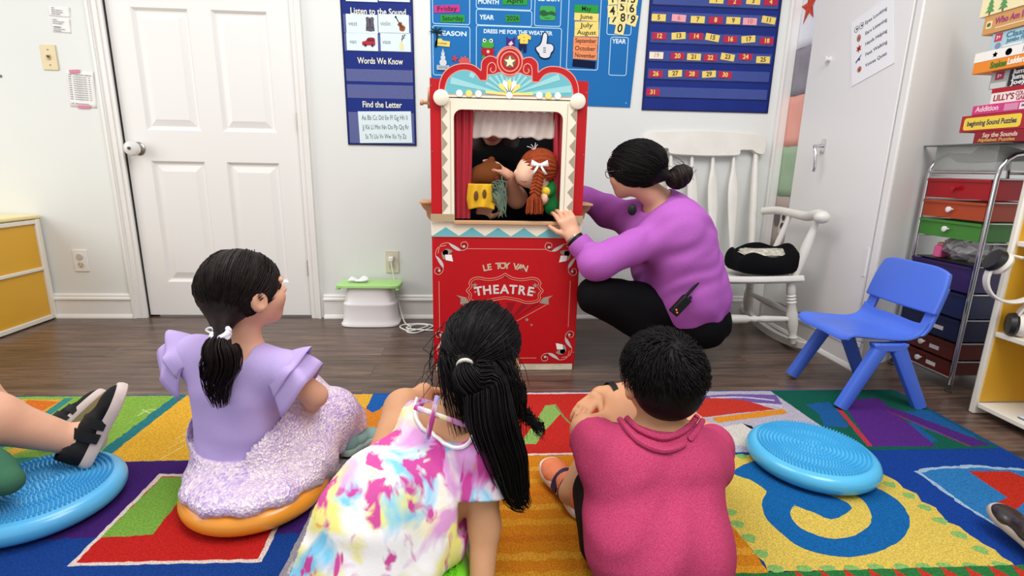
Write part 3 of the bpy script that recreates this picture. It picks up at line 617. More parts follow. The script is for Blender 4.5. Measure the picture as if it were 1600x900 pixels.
t = felt('felt_label', 'grey felt tag reading WINTER under the felt snowman', 194, 485); fl(t, 'tag', rect(-.032, -.012, .032, .011), '#aebbc4', .0035); q = MB(); q.text('WINTER', .012, 0, 0, z=.0066, t=.0003); q.build('lettering', plain('#6a7178'), t)
t = felt('felt_leaf', 'small red felt leaf beside the felt snowman', 278, 420); fl(t, 'leaf', star(0, 0, .02, .009, 5, 70), '#b8405a')
t = felt('felt_flower', 'coral felt flower behind the left shoulder of the crest', 345, 450); fl(t, 'flower', star(0, 0, .034, .024, 9, 80), '#cf5a5a')
t = felt('felt_frog', 'green felt frog in a red shirt on the blue board', 512, 345)
fl(t, 'leg', [[(-.03, -.052), (-.012, -.052), (-.014, -.02), (-.026, -.02)], [(.012, -.052), (.034, -.05), (.026, -.02), (.014, -.02)]], '#3f9a3c')
fl(t, 'shirt', [(-.03, -.036), (.03, -.036), (.034, -.008), (.018, .004), (-.018, .004), (-.034, -.008)], '#b02430', .001)
fl(t, 'head', spline([(-.032, .012), (-.02, .0), (.02, .0), (.032, .012), (.026, .03), (.024, .044), (.01, .042), (0, .034), (-.01, .042), (-.024, .044), (-.026, .03)], 3, True), '#4da243', .002)
for sx in (-1, 1): fl(t, 'eye', circ(sx*.017, .034, .009, 14), '#eef0e8', .0052, .0006); fl(t, 'pupil', circ(sx*.016, .034, .0045, 10), '#15201a', .0059, .0005)
fl(t, 'badge', circ(.002, -.018, .008, 12), '#e9c8a8', .0041, .0006)
t = felt('felt_cat', 'purple felt cat face on the blue board', 675, 300)
fl(t, 'head', [(-.022, -.024), (.022, -.024), (.022, .026), (.01, .012), (-.01, .012), (-.022, .026)], '#4a2d78'); fl(t, 'muzzle', [(-.012, -.012), (.0, -.02), (.014, -.01), (.004, .004)], '#e4c9d4', .0031, .0006)
t = felt('felt_shirt', 'yellow felt shirt on the blue board', 770, 282); fl(t, 'shirt', [(-.02, -.022), (.02, -.022), (.022, .002), (.034, -.004), (.036, .012), (.016, .024), (-.016, .024), (-.034, .01), (-.03, -.004), (-.02, .002)], '#f0d060', .001)
for y in (.008, -.008): fl(t, 'button', circ(0, y, .0025, 8), '#6a5a30', .0041, .0006)
t = felt('felt_trousers', 'navy felt trousers below the yellow felt shirt', 762, 335); fl(t, 'trousers', [(-.022, .02), (.02, .02), (.018, -.028), (.003, -.028), (0, .0), (-.006, -.018), (-.02, -.018)], '#23254f')
t = felt('felt_hand', 'white felt hand with black outline pointing up on the blue board', 915, 340, .02)
hd = spline([(-.005, .062), (.006, .066), (.013, .056), (.012, .03), (.012, .016), (.034, .014), (.046, .002), (.044, -.016), (.034, -.026), (.026, -.046), (.002, -.052), (-.02, -.044), (-.026, -.03), (-.036, -.02), (-.042, -.004), (-.026, .006), (-.014, .024)], 4, True)
fl(t, 'outline_backing', inset(hd, -.005), '#16162a'); fl(t, 'hand', hd, '#dcdde2', .0031, .002)
for y in (-.004, -.014, -.024): fl(t, 'knuckle_mark', rect(-.006, y-.0018, .008, y+.0018), '#3a3a48', .0052, .0005)
# ---- right pocket chart with number cards
RC = thing('pocket_chart', 'wide navy pocket chart of red and yellow number cards above the rocking chair', 'pocket chart', M=Matrix.Translation((1.203, YB-.002, 1.55)) @ WALLF)
b = MB(); b.box((0, .015, .001), (.692, .81, .002)); b.build('chart_cloth', M_NAVY, RC)
b = MB(); b.flat([rect(-.348, -.392, .348, .422), rect(-.341, -.385, .341, .415)], .004); b.build('chart_binding', M_NAVY2, RC)
def c3(x, y): return P(980+x/3.75, y/3.75, YB)
for k, y in enumerate((110, 228, 335, 440, 545, 5)):
    p = c3(480, y); MB().box((0, p.z-1.55-.002, .0034), (.66, .05, .0004)).build('clear_strip', mat('clear_pocket_dark', '#5b6fc0', .15, alpha=.3), RC)
    MB().box((0, p.z-1.55-.03, .0032), (.67, .004, .0012)).build('pocket_seam', M_NAVY2, RC)
M_NRED = mat('card_crimson', '#b52447', .6); M_NYEL = mat('card_yellow', '#ecd06c', .6); M_NPNK = mat('card_pink', '#eba3ab', .6); M_NCRM = mat('card_cream', '#f0e2cb', .6)
NY, NR = plain('#f0d36a'), plain('#5b3a2a')
nums = [(1, 520, 2, 'y', 0), (2, 626, 12, 'r', .02), (3, 735, 8, 'y', -.03), (4, 838, 14, 'r', .02), (5, 182, 105, 'y', 0), (6, 300, 108, 'p', -.04), (7, 410, 117, 'y', 0), (8, 515, 120, 'r', .0), (9, 618, 123, 'y', 0), (10, 715, 128, 'p', 0), (11, 825, 120, 'y', -.12), (12, 185, 213, 'r', 0), (13, 298, 212, 'y', .08), (14, 400, 215, 'r', 0), (15, 496, 222, 'y', -.14), (16, 600, 232, 'r', 0), (17, 706, 232, 'y', .1), (18, 813, 242, 'r', 0), (19, 168, 326, 'c', 0), (20, 292, 330, 'r', 0), (21, 388, 335, 'y', 0), (22, 484, 340, 'r', 0), (23, 585, 336, 'y', -.12), (24, 690, 335, 'r', 0), (25, 792, 352, 'y', 0), (26, 165, 434, 'r', 0), (27, 278, 432, 'y', .06), (28, 376, 435, 'r', 0), (29, 476, 436, 'y', .08), (30, 570, 440, 'r', -.06), (31, 148, 541, 'r', 0)]
for n_, x, y, k, r in nums:
    m_, tc_, cn = {'y': (M_NYEL, NR, 'yellow'), 'r': (M_NRED, NY, 'crimson'), 'p': (M_NPNK, plain('#c9717c'), 'pale pink'), 'c': (M_NCRM, plain('#c9a58e'), 'cream')}[k]
    card('number_card', '%s card with the number %d in the wide pocket chart' % (cn, n_), 'number card', Matrix.Translation(c3(x, y)-Vector((0, .0062, 0))) @ WALLF @ RZ(r), .074, .033, m_, 'number cards in the wide pocket chart', str(n_), .031, tc_, bold=.025)
# ---- strips and poster on the right wall
def rat(y, z, rot=0., lift=.0): return Matrix.Translation((XR-lift, y, z)) @ RIGHTF @ RZ(rot)
def strip(label, z0, z1, hexc, lift=.002):
    t = thing('paper_strip', label, 'paper', M=rat(2.768, (z0+z1)/2, 0, lift), group=None)
    MB().grid(lambda u, v: (.136*(u-.5), (z1-z0)*(v-.5), .001+.0012*math.sin(u*6+v*2)), 6, 6).build('sheet', mat('strip_'+hexc[1:], hexc, .7, var=(9, '#ffffff', .06)), t, solid=.0005)
    return t
t = strip('white sheet with a red star at the corner of the room', 1.478, 1.75, '#e4e6ee')
for i in range(5):                                      # faceted red star
    a0, a1, a2 = [math.radians(97+72*i+d_) for d_ in (-36, 0, 36)]; R_, r_ = .07, .029
    for k, (aa, bb) in enumerate(((a0, a1), (a1, a2))):
        q = MB(); q.flat([[(0, .075-.02), (r_*math.cos(aa) if k == 0 else R_*math.cos(aa), .055+(r_ if k == 0 else R_*1.25)*math.sin(aa)), (R_*math.cos(bb) if k == 0 else r_*math.cos(bb), .055+(R_*1.25 if k == 0 else r_)*math.sin(bb))]], .0006, 0, None, .003); q.build('star_facet', plain(('#d2492f', '#b93a26')[k]), t)
strip('grey paper strip below the red star sheet', 1.243, 1.4775, '#8b8790'); strip('pink paper strip below the grey strip', .985, 1.2425, '#e9a493', .0022); strip('pale green paper strip behind the rocking chair', .72, .9845, '#9db897', .0024)
t = strip('greyish photo sheet at the bottom of the paper strips', .44, .7195, '#b5a39c', .0026)
q = MB(); q.flat([circ(-.03, .02, .028, 16, .05)], .0005, 0, None, .003); q.build('figure_print', plain('#6a6468'), t)
q = MB(); q.flat([rect(.0, -.06, .06, .08)], .0005, 0, T(0, 0) @ RZ(-.1), .003); q.build('snapshot_print', plain('#d9d2c8'), t)
q = MB(); q.flat([circ(.034, .03, .016, 14, .02)], .0005, 0, None, .0036); q.flat([circ(.03, -.02, .018, 14, .02)], .0005, 0, None, .0036); q.build('portrait_print', plain('#4a3a36'), t)
t = thing('rules_sheet', 'white laminated sheet of listening rules with small icons on the white door', 'sign', M=rat(2.262, 1.392, .245, .0135))
MB().box((0, 0, .0005), (.236, .285, .001)).build('sheet', mat('laminated_paper', '#f2f2f4', .25), t)
q = MB()
for k, s in enumerate(('Eyes Looking', 'Ears Listening', 'Hands Helping', 'Feet Walking', 'Voices Quiet')):
    q = MB(); q.text(s, .02, -.035, .098-k*.046, align='LEFT', z=.0011, t=.0003, width=.118, bold=.015); q.build('lettering', plain('#4a4a52'), t)
ic = ((('#f4f4f2', '#222226'), 0), (('#b07a62', '#8d5c48'), 1), (('#b0412f', '#7c2a20'), 2), (('#4a5a74', '#2f3b52'), 3), (('#b8745a', '#84443a'), 4))
for (c1, c2), k in ic:
    y = .098-k*.046
    if k == 0:
        for x in (-.085, -.055): q = MB(); q.flat([circ(x, y, .0135, 16), circ(x, y, .0115, 16)], .0004, 0, None, .0011); q.flat([circ(x+.002, y, .005, 10)], .0004, 0, None, .0011); q.build('eye_icon', plain(c2), t)
    else:
        sh = {1: circ(-.072, y, .012, 16, .016), 2: star(-.072, y, .018, .009, 6, 20), 3: [(-.09, y-.012), (-.06, y+.008), (-.056, y+.016), (-.074, y+.006), (-.092, y-.004)], 4: circ(-.07, y, .013, 14)}[k]
        q = MB(); q.flat([sh], .0004, 0, None, .0011); q.build('icon', plain(c1), t); q = MB(); q.flat([circ(-.07, y-.002, .005, 10)], .0003, 0, None, .0016); q.build('icon_detail', plain(c2), t)
# ================================================================ the classroom rug: coloured pile regions laid side by side
RUG = None
def rug():
    cols = {}; mb = MB(); mats = []
    def mi(h, v=None):
        if h not in cols:
            cols[h] = len(mats); c = srgb(h)
            mats.append(mat('pile_'+h[1:], h, .95, bump=(420, .9), var=(260, v or ('#%02x%02x%02x' % tuple(max(0, int(int(h[i:i+2], 16)*.72)) for i in (1, 3, 5))), .75, 2), spec=.1))
        return cols[h]
    lev = [0]
    def poly(pts, h, fuzz=.0016, z=None, world=False):
        w_ = [tuple(p) if world else tuple(G(p[0], p[1], .010))[:2] for p in pts]; out = []
        for i, a in enumerate(w_):                      # fuzzy woven edge
            b = w_[(i+1) % len(w_)]; L_ = math.hypot(b[0]-a[0], b[1]-a[1]); k = max(1, min(120, int(L_/.012)))
            for j in range(k):
                t_ = j/k; out.append((a[0]+(b[0]-a[0])*t_+random.uniform(-1, 1)*fuzz, a[1]+(b[1]-a[1])*t_+random.uniform(-1, 1)*fuzz))
        lev[0] += 1; zz = .0101+.000016*lev[0] if z is None else z
        mb.flat([out], .0001, mi(h), None, zz)
    def line(pts, wd, h): 
        w_ = [tuple(G(p[0], p[1], .010))[:2] for p in pts]; w_ = spline(w_, 5) if len(w_) > 2 else w_; poly(ribbon(w_, wd), h, .0012, world=True)
    X0, X1, Y0, Y1 = -2.3, 1.655, .25, 1.818
    mb.prism(rrect(X0, Y0, X1, Y1, .02), .0005, .0102, mi('#1b4f9c')); mb.prism(inset(rrect(X0-.004, Y0-.004, X1+.004, Y1+.004, .02), 0), .0002, .0085, mi('#17344f'))
    yb = lambda px, py: G(px, py, .01).y
    YR = 1.375                                          # between the back row and the next row
    # --- back row
    xl = -1.095
    poly([(X0+.01, YR), (-1.0-.1, YR), (xl, 1.812), (X0+.01, 1.812)], '#8cb84a', world=True)
    poly([(-400, 718), (-30, 700), (62, 655), (108, 624), (-200, 624)], '#e8a93a'); poly([(-60, 660), (20, 640), (45, 625), (92, 628), (60, 645), (50, 660), (20, 690), (-60, 700)], '#e0762a')
    poly([(0, 625), (38, 626), (28, 632), (0, 636)], '#f0e2c0')
    line([(108, 622), (62, 655), (-20, 712)], .03, '#3f8f86'); line([(120, 632), (135, 628)], .03, '#2f7f8c')
    for c_ in ([(215, 650), (235, 640), (262, 645), (240, 655), (212, 668), (250, 672), (285, 665)], [(280, 625), (268, 632), (280, 640), (300, 640)], [(222, 640), (240, 650), (238, 662), (270, 660)], [(200, 676), (215, 690), (200, 700), (250, 695)], [(30, 690), (60, 680), (100, 690)]): line(c_, .006, '#bdd68a')
    poly([(180, 690), (190, 684), (206, 696), (190, 706), (178, 704)], '#e2b347'); poly([(0, 708), (30, 696), (50, 700), (10, 715), (-20, 718)], '#e2b347')
    poly([(xl-.02, 1.812), (xl+.02, 1.812), (xl+.02, YR+.0), (xl-.02, YR)], '#2e7f86', .004, world=True); poly([(X0+.01, YR), (xl+.02, YR), (xl+.02, YR+.03), (X0+.01, YR+.03)], '#3b8f80', .004, world=True)
    xb = -.40
    poly([(xl+.02, YR), (xb, YR), (xb, 1.812), (xl+.02, 1.812)], '#eeb63a', world=True)
    for k in range(5): line([(250+k*12, 718-k*16), (300+k*12, 690-k*16)], .004, '#f4d98a')
    poly([(455, 624), (482, 622), (490, 640), (470, 650)], '#d9702a'); poly([(470, 630), (500, 626), (505, 650), (480, 660)], '#4f9a4a')
    xr0 = .03
    poly([(xb, YR), (xr0, YR), (xr0, 1.812), (xb, 1.812)], '#1f62b2', world=True)
    poly([(533, 652), (556, 650), (570, 648), (562, 632), (582, 645), (594, 640), (606, 622), (622, 622), (640, 650), (700, 650), (700, 700), (640, 700), (610, 715), (600, 700), (575, 706), (590, 690), (560, 688), (552, 690), (568, 672), (540, 668), (550, 660)], '#e58b2c')
    xr1 = .52
    poly([(xr0, YR), (xr1, YR), (xr1, 1.812), (xr0, 1.812)], '#f0d9cf', world=True); poly([(xr0+.008, YR+.01), (xr1-.01, YR+.01), (xr1-.01, 1.8), (xr0+.008, 1.8)], '#c92c25', world=True)
    poly([(852, 634), (868, 632), (878, 645), (848, 676), (838, 694), (818, 695), (815, 690), (836, 660)], '#93b860'); line([(868, 634), (884, 655), (899, 668)], .008, '#8a8f50')
    xg = 1.17
    poly([(xr1, YR), (xg+.01, YR), (xg-.02, 1.812), (xr1, 1.812)], '#c3bccb', world=True)
    poly([(1090, 620), (1140, 616), (1212, 617), (1222, 632), (1160, 628), (1100, 632)], '#7b5fa8'); line([(1110, 622), (1160, 621), (1210, 626)], .012, '#d8d2e2'); line([(1150, 632), (1200, 632), (1222, 636)], .012, '#d8d2e2')
    poly([(1085, 624), (1120, 622), (1165, 626), (1212, 640), (1150, 646), (1105, 652), (1085, 652)], '#cf3a2c'); poly([(1112, 653), (1222, 639), (1232, 646), (1122, 661)], '#e8952f')
    poly([(1126, 668), (1160, 662), (1180, 672), (1180, 700), (1130, 692)], '#e3ddd2')
    poly([(1160, 662), (1175, 666), (1180, 672), (1172, 670)], '#1c1c22')
    poly([(xg, YR), (X1-.012, YR), (X1-.012, 1.812), (xg-.03, 1.812)], '#12604f', world=True)
    for c_ in ([(1258, 632), (1296, 628), (1312, 645), (1326, 668), (1288, 666), (1280, 648)], [(1400, 645), (1445, 640), (1520, 680), (1530, 690), (1500, 690), (1430, 665)], [(1428, 662), (1468, 690), (1450, 692), (1410, 660)]): poly([G(p[0], p[1], .01)[:2] for p in c_], '#1f5f9e', .004, world=True)
    poly([(1315, 626), (1372, 622), (1462, 697), (1456, 698), (1361, 698)], '#5a2a86'); poly([(1306, 638), (1313, 637), (1363, 697), (1356, 698)], '#c23a4a')
    poly([(1383, 640), (1398, 638), (1550, 696), (1520, 698)], '#54287e'); line([(1386, 642), (1516, 698)], .006, '#a02f4e')
    # --- second row
    poly([(X0+.01, .6), (xl, .6), (xl+.0, YR), (X0+.01, YR)], '#0f5a3c', world=True)
    poly([(-20, 868), (-10, 850), (40, 845), (34, 858), (20, 866), (0, 872)], '#c9b9b0')
    xq = -.415
    poly([(xl, .25), (xq, .25), (xq, YR), (xl, YR)], '#17418f', world=True)
    yp = yb(130, 842)
    poly([(xl, yp), (xq, yp), (xq, YR-.003), (xl, YR-.003)], '#43206f', .004, world=True)
    poly([(249, 741), (474, 741), (409, 879), (106, 885)], '#e8d6cc'); poly([(253, 745), (468, 745), (403, 874), (118, 880)], '#c8231f'); poly([(254, 746), (310, 746), (238, 836), (156, 841)], '#7fae45')
    xo = .03
    poly([(xq, .25), (xo, .25), (xo, YR-.003), (xq, YR-.003)], '#a29ba2', world=True)
    for xx in (xq+.025, xo-.03):
        for k in range(14): y_ = .5+k*.062; poly([(xx-.012, y_), (xx-.006, y_), (xx-.006, y_+.035), (xx-.012, y_+.035)], '#c9c4c4', .002, world=True); poly([(xx-.012, y_+.0), (xx+.01, y_), (xx+.01, y_+.007), (xx-.012, y_+.007)], '#c9c4c4', .002, world=True)
    xy = .62
    poly([(xo, .25), (xy, .25), (xy, YR-.003), (xo, YR-.003)], '#e08a1e', world=True)
    for k in range(16):
        y_ = .45+k*.056; poly([(xo+.004, y_), (xy, y_), (xy, y_+.022), (xo+.004, y_+.022)], ('#eca632', '#d97c1c', '#e7a02a')[k % 3], .004, world=True)
    poly([(860, 733), (868, 731), (872, 739), (864, 742)], '#47245c')
    xz = 1.115
    edge = [c_ for c_ in ((1120, 720), (1142, 712), (1176, 712), (1240, 724), (1376, 740), (1400, 752), (1412, 764), (1432, 772), (1440, 785), (1462, 794), (1478, 816), (1500, 824), (1516, 838), (1535, 850), (1555, 860), (1566, 872), (1580, 880), (1592, 893), (1200, 893), (1194, 880), (1182, 870), (1172, 856), (1164, 846), (1152, 834), (1146, 826), (1136, 820), (1128, 780))]
    k6 = lambda L_: [(1100+x/2.648, 560+y/2.648) for x, y in L_]
    poly([(xz, .25), (X1-.012, .25), (X1-.012, YR-.003), (xz, YR-.003)], '#16439b', world=True)
    poly(edge, '#e6c85c')
    for x, y in ((155, 409), (770, 525), (850, 572), (915, 622), (980, 676), (1060, 735), (1145, 797), (1230, 862), (140, 690), (188, 748), (235, 812), (300, 880), (420, 880), (518, 878), (618, 878), (715, 874), (822, 872), (912, 868), (1005, 868), (1110, 868), (110, 640)):
        c_ = G(1100+x/2.648, 560+y/2.648, .01); poly([(c_.x+.016*math.cos(a)+.004*math.sin(2*a), c_.y+.014*math.sin(a)) for a in [2*PI*i/10 for i in range(10)]], '#8fbf6a', .002, world=True)
    poly(spline(k6([(120, 480), (150, 450), (240, 425), (430, 470), (560, 520), (700, 535), (800, 590), (850, 660), (840, 720), (790, 770), (700, 810), (600, 825), (480, 810), (380, 775), (300, 710), (250, 650), (240, 590), (258, 552), (190, 505)]), 3, True), '#1568ad')
    poly(spline(k6([(375, 612), (376, 611), (450, 640), (520, 668), (570, 655), (608, 627), (606, 614), (590, 600), (540, 576), (480, 555), (540, 548), (590, 555), (650, 585), (690, 640), (680, 700), (620, 735), (540, 750), (450, 730), (380, 690), (355, 640)]), 3, True), '#e6c85c')
    loop = k6([(870, 470), (920, 455), (1100, 445), (1324, 460), (1520, 480), (1560, 760), (1440, 800), (1225, 710), (1080, 620)])
    poly(loop, '#a9c4dd', .004); lw = [tuple(G(p[0], p[1], .01))[:2] for p in loop]; poly(inset(lw, .012), '#2f7cbc', .003, world=True)
    poly(k6([(1095, 470), (1260, 470), (1324, 495), (1400, 520), (1450, 700), (1324, 600), (1240, 668), (1205, 640), (1210, 600), (1255, 580)]), '#c8301f')
    # --- next row, just entering the photo
    yq = yb(1300, 893); poly([(xo, .25), (X1-.012, .25), (X1-.012, yq), (xo, yq)], '#2f7a3f', world=True)
    for k in range(13): x_ = .66+k*.055; poly([(x_, yq-.05), (x_+.05, yq-.05), (x_+.02, yq+.004)], '#c8382a', .002, world=True)
    o = mb.build('classroom_rug', mats, None, smooth=False)
    return tag(o, 'large patchwork classroom rug with letters and bright picture squares', 'rug')
RUG = rug()
# ---- balance discs with rows of nubs
def disc_parts(t, M1, Mn):
    R = .172
    p = MB(); prof = [(0, .006), (.10, .006), (R-.02, .004)]+[(R-.022+.024*math.cos(a), .03+.026*math.sin(a)) for a in [-PI/2*.85+PI*.85*k/10*1.0 for k in range(11)]]+[(R-.03, .0565), (.08, .058), (0, .0585)]
    p.lathe(prof, 64); p.build('cushion', M1, t)
    q = MB()
    def nub(x, y, z, h_, r_): 
        v = [(x+r_*math.cos(2*PI*i/5), y+r_*math.sin(2*PI*i/5), z) for i in range(5)]+[(x+r_*.6*math.cos(2*PI*i/5), y+r_*.6*math.sin(2*PI*i/5), z+h_*.8) for i in range(5)]+[(x, y, z+h_)]
        q.add(v, [(i, (i+1) % 5, 5+(i+1) % 5, 5+i) for i in range(5)]+[(5+i, 5+(i+1) % 5, 10) for i in range(5)])
    for k in range(1, 15):
        r = k*.0103; n = max(6, int(2*PI*r/.0088))
        for i in range(n): a = 2*PI*i/n+k*.35; nub(r*math.cos(a), r*math.sin(a), .057, .0095, .0030)
    o = q.build('top_nubs', Mn, t); o['kind'] = 'stuff'
    q = MB()
    for k in (13, 14, 15):
        r = k*.0100; n = int(2*PI*r/.0125)
        for i in range(n): a = 2*PI*i/n+k*.3; nub(r*math.cos(a), r*math.sin(a), .011, -.0105, .0028)
    o = q.build('bottom_nubs', Mn, t); o['kind'] = 'stuff'
    return t
def disc(label, px, py, hexc, hexn):
    c = G(px, py, .06); t = thing('balance_disc', label, 'balance disc', (c.x, c.y, .0147))
    return disc_parts(t, mat('vinyl_'+hexc[1:], hexc, .28, coat=.3), mat('vinyl_'+hexn[1:], hexn, .4))
D_BLUE = disc('sky blue balance disc lying empty on the yellow letter square of the rug', 1268, 703, '#4fb4e2', '#45aede')
D_LEFT = disc('blue balance disc under the black sneaker at the left edge', 62, 764, '#55aede', '#3f9fd6')
D_OR = disc('orange balance disc under the girl in the lavender dress', 402, 750, '#f09a2c', '#ea8f24')
D_GR = disc('lime green balance disc under the girl in the tie-dye dress', 602, 890, '#79d62a', '#6fcf24')
# ================================================================ furniture
M_LAMW = mat('white_laminate', '#e6e0d2', .4); M_YPAN = mat('yellow_panel', '#e0aa2e', .45, var=(3, '#d69f28', .5))
# ---- yellow cabinet on the left (its back panels face the room)
CBN = thing('storage_cabinet', 'low yellow cabinet with white frame against the wall at the left edge', 'cabinet', (-2.3, 2.838, 0))
L_ = 1.0; H_ = .56
MB().b2((-.36, -L_+.03, .03), (-.012, -.03, H_-.045)).build('yellow_panel', M_YPAN, CBN, bevel=.002)
MB().b2((-.38, -.03, .005), (0, 0, H_-.02)).build('end_panel', M_LAMW, CBN, bevel=.006)
MB().b2((-.38, -L_, .005), (0, -L_+.03, H_-.02)).build('end_panel', M_LAMW, CBN, bevel=.006)
MB().b2((-.37, -L_+.03, .005), (-.001, -.03, .03)).build('bottom_rail', M_LAMW, CBN, bevel=.004)
MB().b2((-.37, -L_+.03, .272), (-.001, -.03, .29)).build('middle_rail', M_LAMW, CBN, bevel=.004)
MB().b2((-.37, -L_+.03, H_-.045), (-.001, -.03, H_-.022)).build('top_rail', M_LAMW, CBN, bevel=.004)
MB().b2((-.385, -L_-.004, H_-.019), (.002, .003, H_)).build('cabinet_top', mat('pale_yellow_top', '#eedb9c', .4), CBN, bevel=.006)
# ---- step stool with a green lid
sx0, sx1 = -.748, -.44; scx = (sx0+sx1)/2; scy = 2.745
ST = thing('step_stool', 'white rounded step stool with a lime green top by the wall', 'step stool', (scx, scy, 0)); ST.matrix_basis = Matrix.Translation((scx, scy, 0)) @ Matrix.Diagonal((1, 1, 1.06, 1))
def sup(a, b, k, t): return (a*math.copysign(abs(math.cos(t))**(2/k), math.cos(t)), b*math.copysign(abs(math.sin(t))**(2/k), math.sin(t)))
def loft(mb, rings, n=56, k=4., mi=0):               # rings (a,b,z)
    v = []; 
    for a, b, z in rings: v += [sup(a, b, k, 2*PI*i/n)+(z,) for i in range(n)]
    f = [(r*n+i, r*n+(i+1) % n, (r+1)*n+(i+1) % n, (r+1)*n+i) for r in range(len(rings)-1) for i in range(n)]+[tuple(range(n))[::-1], tuple(range((len(rings)-1)*n, len(rings)*n))]
    mb.add(v, f, mi)
b = MB(); loft(b, [(.150, .082, 0), (.155, .086, .003), (.155, .086, .012), (.148, .081, .02), (.142, .077, .04), (.138, .074, .105), (.14, .076, .112), (.138, .074, .119), (.13, .07, .125), (.126, .068, .16), (.118, .064, .19), (.11, .06, .2)]); b.build('stool_body', mat('white_plastic', '#eceaea', .35), ST)
b = MB(); loft(b, [(.16, .078, .2015), (.166, .082, .203), (.166, .082, .214), (.163, .08, .2165), (.15, .072, .218)], k=9); lid = b.build('stool_top', mat('lime_plastic', '#a8d884', .45), ST)
b = MB(); b.b2((-.164, -.078, .193), (-.146, .07, .2012)); b.b2((.146, -.078, .193), (.164, .07, .2012)); b.build('lid_runner', mat('lime_plastic', '#a8d884', .45), ST, split=True)
tz = .2185*1.06; tp = P(560, 434, 2.74)
b = MB(); b.grid(lambda u, v: ((u-.5)*.1, (v-.5)*.06, .006+.01*abs(math.sin(u*5+1))*(.4+v)+.006*math.sin(v*9+u*7)*u), 14, 10)
o = b.build('tissue', mat('tissue_paper', '#eef0f2', .9, trans=.1), None, solid=.0006); o.matrix_basis = T(tp.x, tp.y, tz+.004); tag(o, 'crumpled white tissue lying on the green stool top', 'tissue')
# ---- plug and cord
CO = thing('power_cord', 'white power cord plugged into the beige outlet and coiled on the floor', 'cord', (-.47, 2.80, 0))
pl = P(612, 404, YB)
b = MB(); b.b2((pl.x-.013, YB-.036, pl.z-.012), (pl.x+.013, YB-.0095, pl.z+.014)); b.build('plug', mat('cord_white', '#eeece6', .4), CO, world=True, bevel=.004)
gp = lambda x, y, z=.004: tuple(G(x, y, z))
path = [(pl.x, YB-.03, pl.z-.01), (pl.x+.008, YB-.034, pl.z-.06), (pl.x+.02, YB-.03, .2), (pl.x+.035, YB-.032, .1), gp(632, 503, .012), gp(642, 510), gp(636, 518), gp(650, 520), gp(668, 514), gp(676, 509), gp(660, 506), gp(634, 507), gp(625, 511), gp(640, 517), gp(662, 512), gp(668, 508, .007), gp(650, 507, .007), gp(636, 513, .008), gp(676, 516), gp(690, 512)]
b = MB(); b.tube(spline(path, 8), .0038, 8); b.build('cord', mat('cord_white', '#eeece6', .4), CO, world=True)
# ---- white rocking chair
M_RW = mat('rocker_white', '#dfdcd4', .38, var=(9, '#d2cec4', .5), bump=(50, .05))
RK = thing('rocking_chair', 'white painted wooden rocking chair with spindle back in the corner', 'rocking chair', (1.205, 2.45, 0))
cx = 0.
def turned(mb, a, b_, prof, n=16):                    # prof (t, r)
    a, b_ = Vector(a), Vector(b_); mb.tube([a+(b_-a)*t for t, r in prof], [r for t, r in prof], n)
leg_prof = [(0, .017), (.08, .019), (.16, .021), (.2, .017), (.22, .022), (.25, .017), (.27, .022), (.3, .017), (.32, .023), (.36, .018), (.5, .025), (.66, .026), (.8, .02), (.86, .016), (.9, .021), (.93, .016), (1, .013)]
# seat: a dished slab
def seatpt(u, v):
    x = (u-.5)*(.60-.06*v); y = -.2+.44*v; z = .355-.012*math.sin(PI*v)*1.2-.012*math.cos((u-.5)*2.4)+.012
    return (x, y, z+.01*(v < .02)-.02*max(0, v-.7))
b = MB(); b.grid(seatpt, 20, 16); b.build('seat', M_RW, RK, solid=.03, bevel=.006)
def backy(z): return .225+(z-.36)*.26                  # leaning back
def bp(x, z): return (x, backy(z), z)
tr0 = P(1046, 235, 2.45+backy(.95)).z; 
zt = 1.045; zl = .93
for sx in (-1, 1):
    b = MB(); turned(b, bp(sx*.262, .335), bp(sx*.298, zl+.03), [(0, .015), (.05, .018), (.12, .021), (.2, .016), (.3, .019), (.5, .021), (.8, .018), (.95, .013), (1, .012)]); b.build('back_post', M_RW, RK)
for x in (-.16, -.055, .05, .155):
    b = MB(); n = 20; pts = []; rr = []
    z0, z1 = .34, zl+.02
    prof = [(0, .008, .008), (.1, .009, .009), (.3, .02, .008), (.55, .03, .008), (.72, .03, .008), (.8, .018, .009), (.88, .011, .009), (1, .008, .008)]
    v = []; m = 12
    for t_, a_, d_ in prof:
        c_ = Vector(bp(x*(1+.12*t_), z0+(z1-z0)*t_)); v += [c_+Vector((a_*math.cos(2*PI*i/m), d_*math.sin(2*PI*i/m), 0)) for i in range(m)]
    b.add(v, [(r*m+i, r*m+(i+1) % m, (r+1)*m+(i+1) % m, (r+1)*m+i) for r in range(len(prof)-1) for i in range(m)]); b.build('spindle', M_RW, RK, sub=1)
rl = spline([(-.335, 0), (-.338, .05), (-.31, .085), (-.22, .093), (-.1, .1), (0, .102), (.1, .1), (.22, .093), (.31, .085), (.338, .05), (.335, 0), (.32, -.016), (.29, -.01), (.265, .006), (.24, .006), (.2, .004), (.19, -.022), (.1, -.028), (0, -.03), (-.1, -.028), (-.19, -.022), (-.2, .004), (-.24, .006), (-.265, .006), (-.29, -.01), (-.32, -.016)], 3, True)
b = MB(); b.flat([rl], .026, 0, frame((0, backy(.96)-.013, .955), (1, 0, 0), (0, .26, 1)), -.013); b.build('top_rail', M_RW, RK, bevel=.005)
